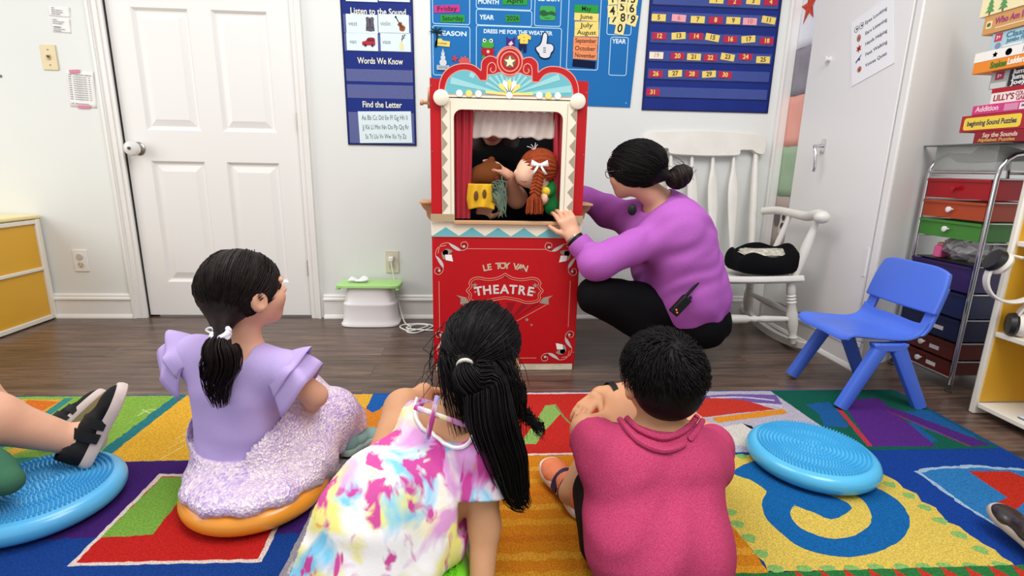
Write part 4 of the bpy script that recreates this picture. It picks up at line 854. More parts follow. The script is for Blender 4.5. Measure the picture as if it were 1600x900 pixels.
for sx in (-1, 1):
    b = MB(); arm = spline([(sx*.30, .235, .645), (sx*.335, .16, .655), (sx*.35, .05, .65), (sx*.352, -.06, .645), (sx*.345, -.15, .66), (sx*.34, -.19, .655)], 5); n = len(arm)
    b.tube(arm, [.02+.012*(i/n)**3 for i in range(n)], 14, flatx=1.0); b.ell((sx*.338, -.195, .652), (.036, .032, .028)); b.build('arm', M_RW, RK)
    b = MB(); turned(b, (sx*.275, -.15, .355), (sx*.345, -.155, .635), [(0, .012), (.1, .018), (.3, .024), (.6, .022), (.85, .016), (1, .012)]); b.build('arm_post', M_RW, RK)
    b = MB(); turned(b, (sx*.262, .07, .355), (sx*.346, .06, .64), [(0, .01), (.3, .015), (.7, .014), (1, .01)]); b.build('arm_spindle', M_RW, RK)
    b = MB(); turned(b, (sx*.255, -.165, .345), (sx*.305, -.175, .045), leg_prof); b.build('front_leg', M_RW, RK)
    b = MB(); turned(b, (sx*.245, .17, .335), (sx*.29, .25, .055), leg_prof); b.build('rear_leg', M_RW, RK)
    b = MB(); R_ = 1.05; pr = []; 
    for i in range(31):
        a = math.radians(-19+i*40/30); pr.append((R_*math.sin(a), R_-R_*math.cos(a)))
    top = [(y-.0, z+.036-.012*(abs(i-15)/15)**2) for i, (y, z) in enumerate(pr)]
    b.flat([pr+top[::-1]], .03, 0, frame((sx*.307+.015, .04, .001), (0, 1, 0), (0, 0, 1)), -.0); b.build('rocker', M_RW, RK, bevel=.005)
b = MB(); turned(b, (-.285, -.171, .165), (.285, -.171, .165), [(0, .01), (.1, .014), (.25, .017), (.3, .012), (.33, .018), (.36, .012), (.4, .02), (.5, .022), (.6, .02), (.64, .012), (.67, .018), (.7, .012), (.75, .017), (.9, .014), (1, .01)]); b.build('front_stretcher', M_RW, RK)
for sx in (-1, 1):
    b = MB(); turned(b, (sx*.283, -.17, .19), (sx*.268, .21, .2), [(0, .01), (.3, .015), (.5, .018), (.7, .015), (1, .01)]); b.build('side_stretcher', M_RW, RK)
# ---- black bag with papers on the rocking chair
BG = thing('cloth_bag', 'black cloth bag holding papers on the rocking chair seat', 'bag', (1.36, 2.37, .3735))
def bagpt(u, v):
    a = 2*PI*u; k = [0, .6, .95, 1.02, 1., .86, .8, .74, .3, 0][min(9, int(round(v*9)))]
    z = [0.0, 0, .012, .04, .075, .10, .10, .075, .055, .05][min(9, int(round(v*9)))]
    w_ = 1+.04*math.sin(3*a+1)+.03*math.sin(7*a)
    return (.17*k*w_*math.copysign(abs(math.cos(a))**.75, math.cos(a)), .115*k*w_*math.copysign(abs(math.sin(a))**.75, math.sin(a)), z+(.03*(.5+.5*math.cos(a-.7))+.012*math.sin(5*a))*(1 if v > .4 else 0)*(z > .03))
b = MB(); b.grid(bagpt, 48, 9); b.build('bag_body', M_BLACKC, BG, sub=1)
PB = thing('paper_stack', 'stack of printed papers lying in the black bag', 'papers', (1.345, 2.36, .462))
for k in range(5):
    b = MB(); b.grid(lambda u, v: ((u-.5)*.17, (v-.5)*.11, .004*math.sin(u*4+k)+.0), 6, 6, 0, T(.006*k-.01, .004*(k % 3), .0035*k) @ RZ(.25-.16*k) @ RX(.18))
    b.build('sheet', mat('printed_sheet', '#ddd8c8', .6, var=(55, '#8f8a78', .75, 2)), PB, solid=.0012)
# ---- blue plastic child's chair
M_BLUE = mat('blue_plastic', '#4a70d8', .38, bump=(180, .05))
BC = thing('child_chair', 'blue plastic child chair by the drawer cart', 'chair', (1.475, 1.81, 0))
def seat_prof(t):                                     # side profile x(forward -x), z
    pts = [(-.17, .245), (-.163, .259), (-.14, .264), (-.06, .256), (.03, .25), (.075, .258), (.102, .28), (.114, .31)]
    s = spline(pts, 8); i = t*(len(s)-1); k = min(int(i), len(s)-2); f = i-k; return [s[k][j]+(s[k+1][j]-s[k][j])*f for j in (0, 1)]
def seat_fn(u, v):
    x, z = seat_prof(u); w_ = .31*(1-.06*(1-u)) ; e = abs(v-.5)*2
    return (x, (v-.5)*w_, z+.018*e**4-.004*math.cos(v*2*PI))
b = MB(); b.grid(seat_fn, 40, 20); b.build('seat', M_BLUE, BC, solid=.012, bevel=.003)
def up_fn(s):
    pts = [(.09, .275), (.110, .30), (.122, .335), (.134, .38), (.15, .45)]
    sp2 = spline(pts, 6); b = MB(); n = len(sp2); v = []
    for i, (x, z) in enumerate(sp2):
        y0, y1 = s*(.158+.0*i), s*.115
        for y, dx in ((y0, 0), (y1, 0), (y1, .014), (y0, .014)): v.append((x+dx, y, z))
    b.add(v, [(4*i+j, 4*i+(j+1) % 4, 4*i+4+(j+1) % 4, 4*i+4+j) for i in range(n-1) for j in range(4)]+[(0, 1, 2, 3), (4*n-1, 4*n-2, 4*n-3, 4*n-4)]); return b
for s_ in (-1, 1): up_fn(s_).build('back_upright', M_BLUE, BC, bevel=.004)
def bk_fn(u, v):
    z = .355+.165*u; x = .118+(z-.355)*.25-.012*math.cos((v-.5)*3)+.006; w_ = .33*(1-.10*u**3); 
    r = 1-.0*u
    zz_ = z-.02*(abs(v-.5)*2)**5*u
    return (x+.03*(abs(v-.5)*2)**2*0, (v-.5)*w_, zz_)
b = MB(); b.grid(bk_fn, 16, 24); b.build('backrest', M_BLUE, BC, solid=.02, bevel=.005, sub=1)
def bar(a, b_, w0, w1, d0, d1):                        # tapered flat leg from a to b
    a, b_ = Vector(a), Vector(b_); t_ = (b_-a).normalized(); ey = Vector((0, 1, 0)); ex = ey.cross(t_).normalized(); ey = t_.cross(ex)
    v = []
    for p, w_, d_ in ((a, w0, d0), (b_, w1, d1)):
        r = [(-.5, -.35), (-.35, -.5), (.35, -.5), (.5, -.35), (.5, .35), (.35, .5), (-.35, .5), (-.5, .35)]
        v += [p+ex*(w_*q[0])+ey*(d_*q[1]) for q in r]
    return MB().add(v, [(i, (i+1) % 8, 8+(i+1) % 8, 8+i) for i in range(8)]+[tuple(range(8))[::-1], tuple(range(8, 16))])
for s_ in (-1, 1):
    bar((-.035, s_*.142, .238), (-.158, s_*.152, .0005), .05, .042, .03, .034).build('front_leg', M_BLUE, BC)
    bar((.02, s_*.142, .238), (.145, s_*.152, .0005), .05, .042, .03, .034).build('rear_leg', M_BLUE, BC)
    b = MB(); b.prism([(-.06, .215), (.045, .215), (.06, .247), (-.075, .247)], -.018, .018, 0, frame((0, s_*.14, 0), (1, 0, 0), (0, 0, 1))); b.build('leg_bracket', M_BLUE, BC, bevel=.006)
BC.location.z = .011; BC.matrix_basis = Matrix.Translation((1.475, 1.81, .0125))
# ---- chrome cart with coloured drawers
CT = thing('drawer_cart', 'chrome drawer cart with translucent coloured drawers by the grey wall', 'drawer cart', (1.885, 1.965, 0))
W2 = .145; DP = .36
def side_frame(s):
    y = s*(W2+.004); pts = [(0, y, .03), (0, y, .5), (0, y, .84), (.004, y, .875), (.02, y, .905), (.05, y, .925), (.09, y, .932), (DP-.09, y, .932), (DP-.05, y, .925), (DP-.02, y, .905), (DP-.004, y, .875), (DP, y, .84), (DP, y, .03)]
    return MB().tube(pts, .0085, 12)
for s_ in (-1, 1): side_frame(s_).build('side_frame', M_CHROME, CT)
for s_ in (-1, 1):
    for x in (0, DP):
        b = MB(); b.tube([(x, s_*(W2+.004)-.0, .006), (x, s_*(W2+.004), .034)], .006, 8); b.lathe([(0, 0), (.012, 0), (.012, .006), (.006, .01), (0, .01)], 12, 0, T(x, s_*(W2+.004), .0005)); b.build('foot', mat('dark_foot', '#3b3a3c', .4), CT)
for z in (.862, .055):
    for x in (-.0, DP): MB().tube([(x, -W2, z), (x, W2, z)], .0065, 10).build('cross_rod', M_CHROME, CT)
tiers = [(.760, .838, '#b8121f', 'red', 1), (.682, .752, '#c7512a', 'orange', 1), (.604, .674, '#4f9a3c', 'green', 1), (.518, .598, '#e6e2e2', 'clear', 0), (.405, .508, '#3b1f6e', 'purple', 1), (.30, .398, '#16265e', 'navy', 1), (.205, .294, '#101d4f', 'dark navy', 1), (.128, .198, '#6d2019', 'brown red', 1), (.062, .122, '#641c17', 'brown red', 1)]
M_KNOB = mat('white_knob', '#e8e6e2', .3)
for z0, z1, hx, nm, full in tiers:
    MB().tube([(.004, -W2+.004, z1+.0), (DP-.01, -W2+.004, z1)], .003, 6).build('runner', M_CHROME, CT); MB().tube([(.004, W2-.004, z1), (DP-.01, W2-.004, z1)], .003, 6).build('runner', M_CHROME, CT)
    if not full: continue
    m_ = mat('drawer_'+nm.replace(' ', '_'), hx, .22, trans=.25, alpha=.94)
    b = MB(); o_, i_ = W2-.012, W2-.016
    b.b2((.002, -o_, z0), (DP-.015, o_, z0+.003)); b.b2((-.004, -o_-.004, z0), (.001, o_+.004, z1-.004)); b.b2((DP-.02, -o_, z0+.003), (DP-.016, o_, z1-.004))
    b.b2((.001, -o_, z0+.003), (DP-.02, -o_+.003, z1-.004)); b.b2((.001, o_-.003, z0+.003), (DP-.02, o_, z1-.004))
    b.b2((-.010, -o_-.006, z1-.012), (-.0041, o_+.006, z1-.002))
    d_ = b.build('drawer', m_, CT); d_['label'] = nm+' translucent drawer'
    k_ = MB(); k_.lathe([(0, 0), (.004, 0), (.004, .012), (.011, .014), (.011, .02), (0, .023)], 14, 0, frame((-.004, 0, (z0+z1)/2), (0, -1, 0), (0, 0, 1))); k_.build('knob', M_KNOB if nm != 'red' else m_, d_)
    if nm in ('dark navy', 'brown red'):
        q = MB(); q.box((-.0046, -.05, (z0+z1)/2-.008), (.0008, .045, .016)); q.build('label_tag', plain('#d8d6d2', .5), d_)
    c_ = MB(); c_.grid(lambda u, v: (.02+u*.3, (v-.5)*.22, z0+.02+.015*math.sin(u*9+z0*40)*math.cos(v*7+z0*70)), 10, 8)
    c_.build('contents', mat('drawer_contents', '#b98f72', .8, var=(18, '#5d4a6a', .8)), d_, solid=.01)
b = MB(); b.b2((-.03, -W2-.03, .9635), (DP+.03, W2+.03, .968)); b.build('top_board', mat('smoked_board', '#6a6d69', .25, trans=.3, alpha=.9), CT)
b = MB(); b.b2((.0, -W2+.012, .871), (DP-.02, W2-.012, .874)); b.b2((-.002, -W2+.012, .874), (.0, W2-.012, .962)); b.b2((.001, W2-.015, .874), (DP-.02, W2-.012, .962)); b.b2((.001, -W2+.012, .874), (DP-.02, -W2+.015, .962)); b.build('top_bin', mat('clear_bin', '#b9bdb8', .15, alpha=.38), CT)
PS = thing('plastic_sheets', 'crinkled grey plastic sheets in the top bin of the drawer cart', 'plastic sheet', (1.905, 1.965, .8755))
b = MB(); b.grid(lambda u, v: (.01+u*.3, (v-.5)*.24, .012+.05*(1-u*.4)*abs(math.sin(v*4+.6))*(.5+.5*math.sin(u*5+v*3))+.006*math.sin(v*21+u*13)+.03*(1-abs(v-.5))), 24, 30); b.build('sheet', mat('plastic_film', '#a5a69c', .2, trans=.2, alpha=.85, bump=(30, .6)), PS, solid=.001)
PG = thing('plastic_bag', 'clear crinkly plastic bag of pink things in the open gap of the cart', 'plastic bag', (1.9, 1.95, .51))
b = MB(); b.ell((.1, -.01, .052), (.1, .1, .048), 0, None, 30)
b.v = [(x+.012*math.sin(z*190+y*70), y+.012*math.sin(x*110+z*130), max(0, z+.01*math.sin(y*140+x*90))) for x, y, z in b.v]; b.build('bag_film', mat('bag_film', '#c3bdc0', .12, trans=.3, alpha=.6, bump=(38, 1.)), PG)
b = MB(); b.box((.06, .06, .03), (.09, .03, .05), 0, RZ(.3)); b.build('pink_block', plain('#d35c8e', .5), PG, bevel=.006); b = MB(); b.box((.05, .085, .05), (.05, .03, .03)); b.build('peach_block', plain('#e3a27f', .5), PG, bevel=.006)
MB().b2((.004, -W2+.012, .509), (DP-.016, W2-.012, .513)).build('shelf_tray', mat('drawer_black', '#17161b', .4), CT)
# ---- board games stacked on the cart
zc = .9685; GX = 1.885
def game(name, label, pxl, y0, y1, depth_y, hexc, shift=0., rz=0.):
    a = PX(pxl, y1, GX+shift); h = PX(pxl, y0, GX+shift).z-a.z
    t = thing('board_game', label, 'board game', M=Matrix.Translation((GX+shift, a.y, zcur[0]+.0006)) @ RZ(rz), group=None)
    m = mat('game_'+hexc[1:], hexc, .45)
    MB().b2((0, -depth_y, 0), (.25, 0, h)).build('box', m, t, bevel=.0015); zcur[0] += h+.0006
    return t, h, depth_y, frame((-.0004, 0, 0), (0, -1, 0), (0, 0, 1))
zcur = [zc]
def gtxt(t, F, s, size, x, y, col, width=None, bold=.02, rot=0., name='lettering'):
    q = MB(); q.text(s, size, 0, 0, 0, F @ T(x, y) @ RZ(rot), width=width, bold=bold, t=.0006, z=.0); return q.build(name, plain(col), t)
def gflat(t, F, loop, col, z=0., name='print'): q = MB(); q.flat([loop], .0005, 0, F, z-.0001); return q.build(name, plain(col), t)
t, h, L, F = game('g', 'maroon game box at the bottom of the stack, touching the cart top', 1519, 208, 226, .27, '#8e1728'); gtxt(t, F, 'Say the Sounds', .022, .1, h*.65, '#e8c9b8', .13); gtxt(t, F, 'Alphabet Puzzles', .016, .09, h*.25, '#d9b25a', .14)
t, h, L, F = game('g', 'red game box with yellow panel reading beginning Sound Puzzles', 1498, 183, 208, .265, '#ab1e2c'); gflat(t, F, rrect(.015, h*.12, .235, h*.86, .01), '#f0d049'); gtxt(t, F, 'beginning Sound Puzzles', .026, .125, h*.5, '#26355a', .19, .03)
t, h, L, F = game('g', 'magenta game box reading Addition', 1517, 168, 182, .25, '#cf3a7d', .0); gtxt(t, F, 'Addition', .026, .06, h*.55, '#f4c9d8', .09, .03); gflat(t, F, rect(.125, h*.15, .175, h*.85), '#d98fb0'); gflat(t, F, rect(.18, h*.15, .235, h*.8), '#efe3e3'); gtxt(t, F, 'MINDS', .013, .207, h*.5, '#5c4450', .04)
t, h, L, F = game('g', 'white game box with a red lid in the middle of the game stack', 1545, 143, 166, .26, '#f0e9e4', .01); gflat(t, F, rect(0, h*.72, L, h*1.0), '#b3202f'); gtxt(t, F, "LILLY'S", .03, .05, h*.36, '#a3263a', .075); gtxt(t, F, 'COUNTING', .02, .13, h*.5, '#b0485a', .075); gtxt(t, F, 'GAME', .02, .12, h*.2, '#b0485a', .045)
t, h, L, F = game('g', 'grey game box with a black patch of white lettering', 1543, 119, 145, .26, '#9da09f', .01); gflat(t, F, rrect(.07, .001, .15, h*.97, .006), '#2b2a2f'); [gtxt(t, F @ T(0, 0, .0006), s, .022, .11, h*y, '#eceaea', .055, .03) for s, y in (('Jump', .8), ('Jump', .5), ('Joey', .2))]; gflat(t, F, rect(.018, h*.5, .05, h*.95), '#9a2f52'); gtxt(t, F @ T(0, 0, .0006), '2+', .016, .034, h*.72, '#f0d9e0'); gflat(t, F, rect(.005, .001, .065, h*.35), '#cfcfcb')
t, h, L, F = game('g', 'orange and white game box jutting out of the stack', 1517, 91, 122, .30, '#ee8a22', -.012); gflat(t, F, rect(0, h*.55, L, h), '#f3efe9'); gtxt(t, F, 'Snakes', .03, .1, h*.27, '#3f7d2b', .06, .04); gtxt(t, F, 'Ladders', .03, .165, h*.3, '#f6efe2', .062, .04); gtxt(t, F, 'MATCH', .03, .21, h*.78, '#5a5a5e', .06, .0, PI); gflat(t, F, circ(.13, h*.76, .012), '#4c5a68'); gflat(t, F, star(.08, h*.76, .011, .006), '#5d6d58')
t, h, L, F = game('g', 'pale blue game box in the upper half of the stack', 1545, 56, 83, .28, '#a9cfdc', .008); gflat(t, F, rect(.012, h*.5, .04, h*.95), '#c2475c'); gtxt(t, F @ T(0, 0, .0006), '3+', .016, .026, h*.72, '#f2e3e6'); gtxt(t, F, 'Classic', .026, .1, h*.72, '#4c7f99', .09); gtxt(t, F, 'Jumbo Floor Puzzle', .02, .13, h*.42, '#4c7f99', .14); gflat(t, F, circ(.03, h*.25, .011), '#7f8fb5'); gflat(t, F, circ(.15, h*.22, .012), '#2f5f8f'); gflat(t, F, rect(.05, h*.12, .12, h*.2), '#e6f2f4')
t, h, L, F = game('g', 'tan game box reading Who Am I with a puppy face', 1534, 25, 53, .30, '#cf9a5c', .0); gtxt(t, F, 'Who Am I?', .03, .1, h*.6, '#a0407a', .11, .03); gflat(t, F, circ(.2, h*.5, .026), '#efe6dc'); gflat(t, F, circ(.19, h*.6, .007), '#2a2220', .0006); gflat(t, F, circ(.212, h*.6, .007), '#2a2220', .0006); gflat(t, F, circ(.2, h*.3, .008), '#b0483a', .0006); gflat(t, F, rrect(.012, h*.3, .035, h*.7, .004), '#efd9a8'); gflat(t, F, circ(.023, h*.5, .007), '#4f6a3a', .0006); gflat(t, F, rect(.05, h*.22, .16, h*.28), '#efd9a8')
t, h, L, F = game('g', 'cream game box with green trees on top of the stack', 1531, -8, 22, .31, '#efe3b4', -.004)
for x in (.04, .09): [gflat(t, F, [(x-w_, h*y), (x+w_, h*y), (x, h*(y+.3))], '#5d9a5a', .0002*k) for k, (y, w_) in enumerate(((.15, .018), (.35, .014), (.55, .01)))]; gflat(t, F, rect(x-.003, h*.02, x+.003, h*.16), '#7d5a3a')
gflat(t, F, circ(.16, h*.5, .014), '#7f9a4a'); gflat(t, F, circ(.22, h*.5, .014), '#7f9a4a')
# ---- open bookcase at the right edge
BK = thing('open_bookcase', 'white framed open bookcase with yellow inside at the right edge', 'bookcase', (1.80, 1.645, 0))
bh = .93; bl = 1.0; bd = .30
MB().b2((0, -.022, .0005), (bd, 0, bh)).build('end_panel', M_LAMW, BK, bevel=.006); MB().b2((0, -bl, .0005), (bd, -bl+.022, bh)).build('end_panel', M_LAMW, BK, bevel=.006)
MB().b2((bd-.016, -bl+.022, .03), (bd-.002, -.022, bh-.02)).build('back_panel', M_YPAN, BK); MB().b2((.012, -.0262, .052), (bd-.017, -.0222, bh-.03)).build('yellow_lining', M_YPAN, BK)
for z in (.03, .30, .62): MB().b2((.004, -bl+.0225, z), (bd-.017, -.0268, z+.018)).build('shelf', M_LAMW, BK, bevel=.003)
MB().b2((-.004, -bl-.004, bh+.0005), (bd+.004, .004, bh+.022)).build('bookcase_top', M_LAMW, BK, bevel=.006)
t = thing('picture_book', 'thin picture book lying on the lowest shelf of the bookcase', 'book', (1.83, 1.50, .0486), .05)
b = MB(); b.b2((0, -.2, 0), (.2, 0, .004)); b.build('cover', plain('#5a6573', .35), t); b = MB(); b.b2((.002, -.198, .0042), (.2, -.003, .014)); b.build('pages', M_PAPER, t); b = MB(); b.b2((0, -.2, .0142), (.2, 0, .017)); b.build('cover', plain('#d8c9c2', .35), t)
# headphones on the middle shelf and a pair above
def headphones(label, loc, rz, tilt):
    t = thing('headphones', label, 'headphones', M=Matrix.Translation(loc) @ RZ(rz) @ RX(tilt))
    arc_ = [(0, .075*math.cos(a), .075*math.sin(a)) for a in [PI*i/20 for i in range(21)]]
    b = MB(); n = len(arc_); v = []
    for x, y, z in arc_:
        k = 1+.11; v += [(-.016, y, z), (.016, y, z), (.016, y*k, z*k), (-.016, y*k, z*k)]
    b.add(v, [(4*i+j, 4*i+(j+1) % 4, 4*i+4+(j+1) % 4, 4*i+4+j) for i in range(n-1) for j in range(4)]+[(0, 1, 2, 3), (4*n-4, 4*n-3, 4*n-2, 4*n-1)]); b.build('headband', mat('headband_white', '#dedad2', .5), t, bevel=.003)
    for s_ in (-1, 1):
        E = frame((0, s_*.072, -.02), (1, 0, 0), (0, 0, 1)) if s_ < 0 else frame((0, s_*.072, -.02), (-1, 0, 0), (0, 0, 1))
        b = MB(); b.lathe([(0, .004), (.036, .004), (.04, .012), (.036, .026), (0, .03)], 24, 0, E); b.build('ear_shell', mat('shell_black', '#17171a', .4), t)
        b = MB(); b.lathe([(.014, -.016), (.034, -.018), (.04, -.008), (.036, .004), (.014, .004)], 24, 0, E); b.build('ear_pad', mat('pad_white', '#e2ddd4', .7), t)
    return t
hq = P(1586, 436, 1.57); headphones('white banded headphones hanging from the hook in the bookcase', tuple(hq), .5, .35).matrix_basis = Matrix.Translation(hq) @ RZ(1.25) @ RX(PI+.5)
b = MB(); b.tube([(hq.x, 1.619, hq.z+.075), (hq.x, 1.56, hq.z+.072), (hq.x, 1.545, hq.z+.085)], .005, 8); b.build('hook', M_LAMW, BK, world=True)
headphones('black and white headphones on the shelf below the other pair', (1.90, 1.50, .379), .9, 0).matrix_basis = Matrix.Translation((1.885, 1.53, .379)) @ RZ(1.0)
# ================================================================ figures: smooth blended volumes turned into one surface
def A(*p): return np.array(p[0] if len(p) == 1 else p, float)
class SDF:
    def __init__(s): s.p = []; s.post = []
    def cap(s, a, b, ra, rb, k=.02, op=1): s.p.append(('c', A(a), A(b), ra, rb, k, op)); return s
    def chain(s, pts, rad, k=.02, op=1):
        for i in range(len(pts)-1): s.cap(pts[i], pts[i+1], rad[i], rad[i+1], k, op)
        return s
    def ell(s, c, r, R=None, k=.02, op=1): s.p.append(('e', A(c), A(r), np.eye(3) if R is None else np.array(R), None, k, op)); return s
    def mesh(s, res, smooth=1):
        lo, hi = A(9, 9, 9), A(-9, -9, -9)
        bb = []
        for q in s.p:
            if q[0] == 'c': a = np.minimum(q[1]-q[3], q[2]-q[4]); b = np.maximum(q[1]+q[3], q[2]+q[4])
            else: e = np.sqrt(((q[3]*q[2])**2).sum(1)); a = q[1]-e; b = q[1]+e
            bb.append((a, b))
            if q[6] > 0: lo = np.minimum(lo, a); hi = np.maximum(hi, b)
        lo -= res*4+.012; hi += res*4+.012; n = np.ceil((hi-lo)/res).astype(int)+1
        D = np.full(n, .08, np.float32)
        for q, (a, b) in zip(s.p, bb):
            m = q[5]+res*3+.004; i0 = np.clip(np.floor((a-m-lo)/res).astype(int), 0, n); i1 = np.clip(np.ceil((b+m-lo)/res).astype(int)+1, 0, n)
            if (i1 <= i0).any(): continue
            gx = [lo[j]+res*np.arange(i0[j], i1[j]) for j in range(3)]
            X, Y, Z = gx[0][:, None, None], gx[1][None, :, None], gx[2][None, None, :]
            if q[0] == 'c':
                d = q[2]-q[1]; l2 = max(d@d, 1e-12)
                t = np.clip(((X-q[1][0])*d[0]+(Y-q[1][1])*d[1]+(Z-q[1][2])*d[2])/l2, 0, 1)
                v = np.sqrt((X-q[1][0]-t*d[0])**2+(Y-q[1][1]-t*d[1])**2+(Z-q[1][2]-t*d[2])**2)-(q[3]+(q[4]-q[3])*t)
            else:
                R = q[3]; x, y, z = X-q[1][0], Y-q[1][1], Z-q[1][2]
                u = [(R[0, j]*x+R[1, j]*y+R[2, j]*z) for j in range(3)]
                k0 = np.sqrt(sum((u[j]/q[2][j])**2 for j in range(3))); k1 = np.sqrt(sum((u[j]/q[2][j]**2)**2 for j in range(3)))+1e-9
                v = k0*(k0-1)/k1
            S = D[i0[0]:i1[0], i0[1]:i1[1], i0[2]:i1[2]]; k = q[5]
            if q[6] > 0: h = np.maximum(k-np.abs(S-v), 0)/k; S[...] = np.minimum(S, v)-h*h*k*.25
            else: h = np.maximum(k-np.abs(S+v), 0)/k; S[...] = np.maximum(S, -v)+h*h*k*.25
        if s.post:
            X, Y, Z = [lo[j]+res*np.arange(n[j]) for j in range(3)]
            X, Y, Z = X[:, None, None], Y[None, :, None], Z[None, None, :]
            for f in s.post: D = f(X, Y, Z, D)
        D = np.ascontiguousarray(D, dtype=np.float32)
        return nets(D, lo, res, smooth)
def nets(D, lo, res, smooth):
    n = D.shape; neg = D < 0
    c = np.zeros((n[0]-1, n[1]-1, n[2]-1), np.int8)
    for i in (0, 1):
        for j in (0, 1):
            for k in (0, 1): c += neg[i:n[0]-1+i, j:n[1]-1+j, k:n[2]-1+k]
    act = (c > 0) & (c < 8); ijk = np.argwhere(act); m = len(ijk)
    idx = np.full(c.shape, -1, np.int64); idx[act] = np.arange(m)
    acc = np.zeros((m, 3)); cnt = np.zeros(m)
    cor = [(i, j, k) for i in (0, 1) for j in (0, 1) for k in (0, 1)]
    for a in cor:
        for ax in range(3):
            if a[ax]: continue
            b = list(a); b[ax] = 1
            da = D[ijk[:, 0]+a[0], ijk[:, 1]+a[1], ijk[:, 2]+a[2]]; db = D[ijk[:, 0]+b[0], ijk[:, 1]+b[1], ijk[:, 2]+b[2]]
            x = (da < 0) != (db < 0); t = np.where(x, da/np.where(np.abs(da-db) < 1e-9, 1, da-db), 0)
            p = np.tile(A(*a), (m, 1)); p[:, ax] += t; acc += p*x[:, None]; cnt += x
    V = (ijk+acc/cnt[:, None])*res+lo
    F = []
    for ax in range(3):
        o = [j for j in range(3) if j != ax]; sl0 = [slice(None)]*3; sl1 = [slice(None)]*3; sl0[ax] = slice(0, -1); sl1[ax] = slice(1, None)
        cr = neg[tuple(sl0)] != neg[tuple(sl1)]; e = np.argwhere(cr)
        e = e[(e[:, o[0]] > 0) & (e[:, o[1]] > 0) & (e[:, o[0]] < n[o[0]]-1) & (e[:, o[1]] < n[o[1]]-1)]
        q = []
        for d0, d1 in ((1, 1), (0, 1), (0, 0), (1, 0)):
            f = e.copy(); f[:, o[0]] -= d0; f[:, o[1]] -= d1; q.append(idx[f[:, 0], f[:, 1], f[:, 2]])
        q = np.stack(q, 1); flip = neg[e[:, 0], e[:, 1], e[:, 2]]
        if ax == 1: flip = ~flip
        q[~flip] = q[~flip][:, ::-1]; F.append(q)
    F = np.concatenate(F)
    for _ in range(smooth):
        s_ = np.zeros_like(V); k_ = np.zeros(len(V))
        for a, b in ((0, 1), (1, 2), (2, 3), (3, 0)):
            np.add.at(s_, F[:, a], V[F[:, b]]); np.add.at(k_, F[:, a], 1); np.add.at(s_, F[:, b], V[F[:, a]]); np.add.at(k_, F[:, b], 1)
        V = V*.45+s_/np.maximum(k_, 1)[:, None]*.55
    return V, F
def surf(name, meshes, mats, parent, matfn=None, sub=0, flipcheck=True):
    if not isinstance(meshes, list): meshes = [meshes]
    V = np.concatenate([m[0] for m in meshes]); off = 0; Fs = []
    for m in meshes: Fs.append(m[1]+off); off += len(m[0])
    F = np.concatenate(Fs)
    if matfn is not None: mi = matfn(V[F].mean(1))
    R = np.array(root_of(parent).matrix_basis.inverted()); L = V@R[:3, :3].T+R[:3, 3]
    me = bpy.data.meshes.new(name); me.from_pydata(L.tolist(), [], F.tolist())
    for m in (mats if isinstance(mats, (list, tuple)) else [mats]): me.materials.append(m)
    if matfn is not None: me.polygons.foreach_set('material_index', mi.astype(np.int32))
    me.polygons.foreach_set('use_smooth', np.ones(len(F), bool)); me.update()
    return link(name, me, parent, sub=sub)
# ---- field modifiers
def wrinkle(amp, freq, direc, seed=0, warp=.6):
    d = A(direc); d /= np.linalg.norm(d); r = np.random.RandomState(seed); ph = r.rand(6)*6.28
    def f(X, Y, Z, D):
        a = (X*d[0]+Y*d[1]+Z*d[2]); w = warp*np.sin(17*X+13*Y+ph[0])+warp*np.sin(15*Z-11*X+ph[1])+.4*warp*np.sin(37*Y+29*Z+ph[2])
        m = .5+.5*np.sin(9*X+7*Z+ph[3])*np.sin(8*Y-6*X+ph[4])
        return D+amp*m*np.sin(freq*a+3*w)
    return f
def cut_plane(p, nrm, soft=.0):                        # keep the side the normal points to
    p, nrm = A(p), A(nrm); nrm = nrm/np.linalg.norm(nrm)
    return lambda X, Y, Z, D: np.maximum(D, -((X-p[0])*nrm[0]+(Y-p[1])*nrm[1]+(Z-p[2])*nrm[2]))
def cut_ell(c, r):                                     # take an ellipsoid away
    c, r = A(c), A(r)
    def f(X, Y, Z, D):
        k = np.sqrt(((X-c[0])/r[0])**2+((Y-c[1])/r[1])**2+((Z-c[2])/r[2])**2)
        return np.maximum(D, -(k-1)*r.min())
    return f
def basis(fwd, up=(0, 0, 1), roll=0.):                 # columns: person's right, forward, up
    f = A(fwd); f /= np.linalg.norm(f); u = A(up); u = u-f*(u@f); u /= np.linalg.norm(u); r = np.cross(f, u)
    if roll: r, u = r*math.cos(roll)+u*math.sin(roll), u*math.cos(roll)-r*math.sin(roll)
    return np.stack([r, f, u], 1)
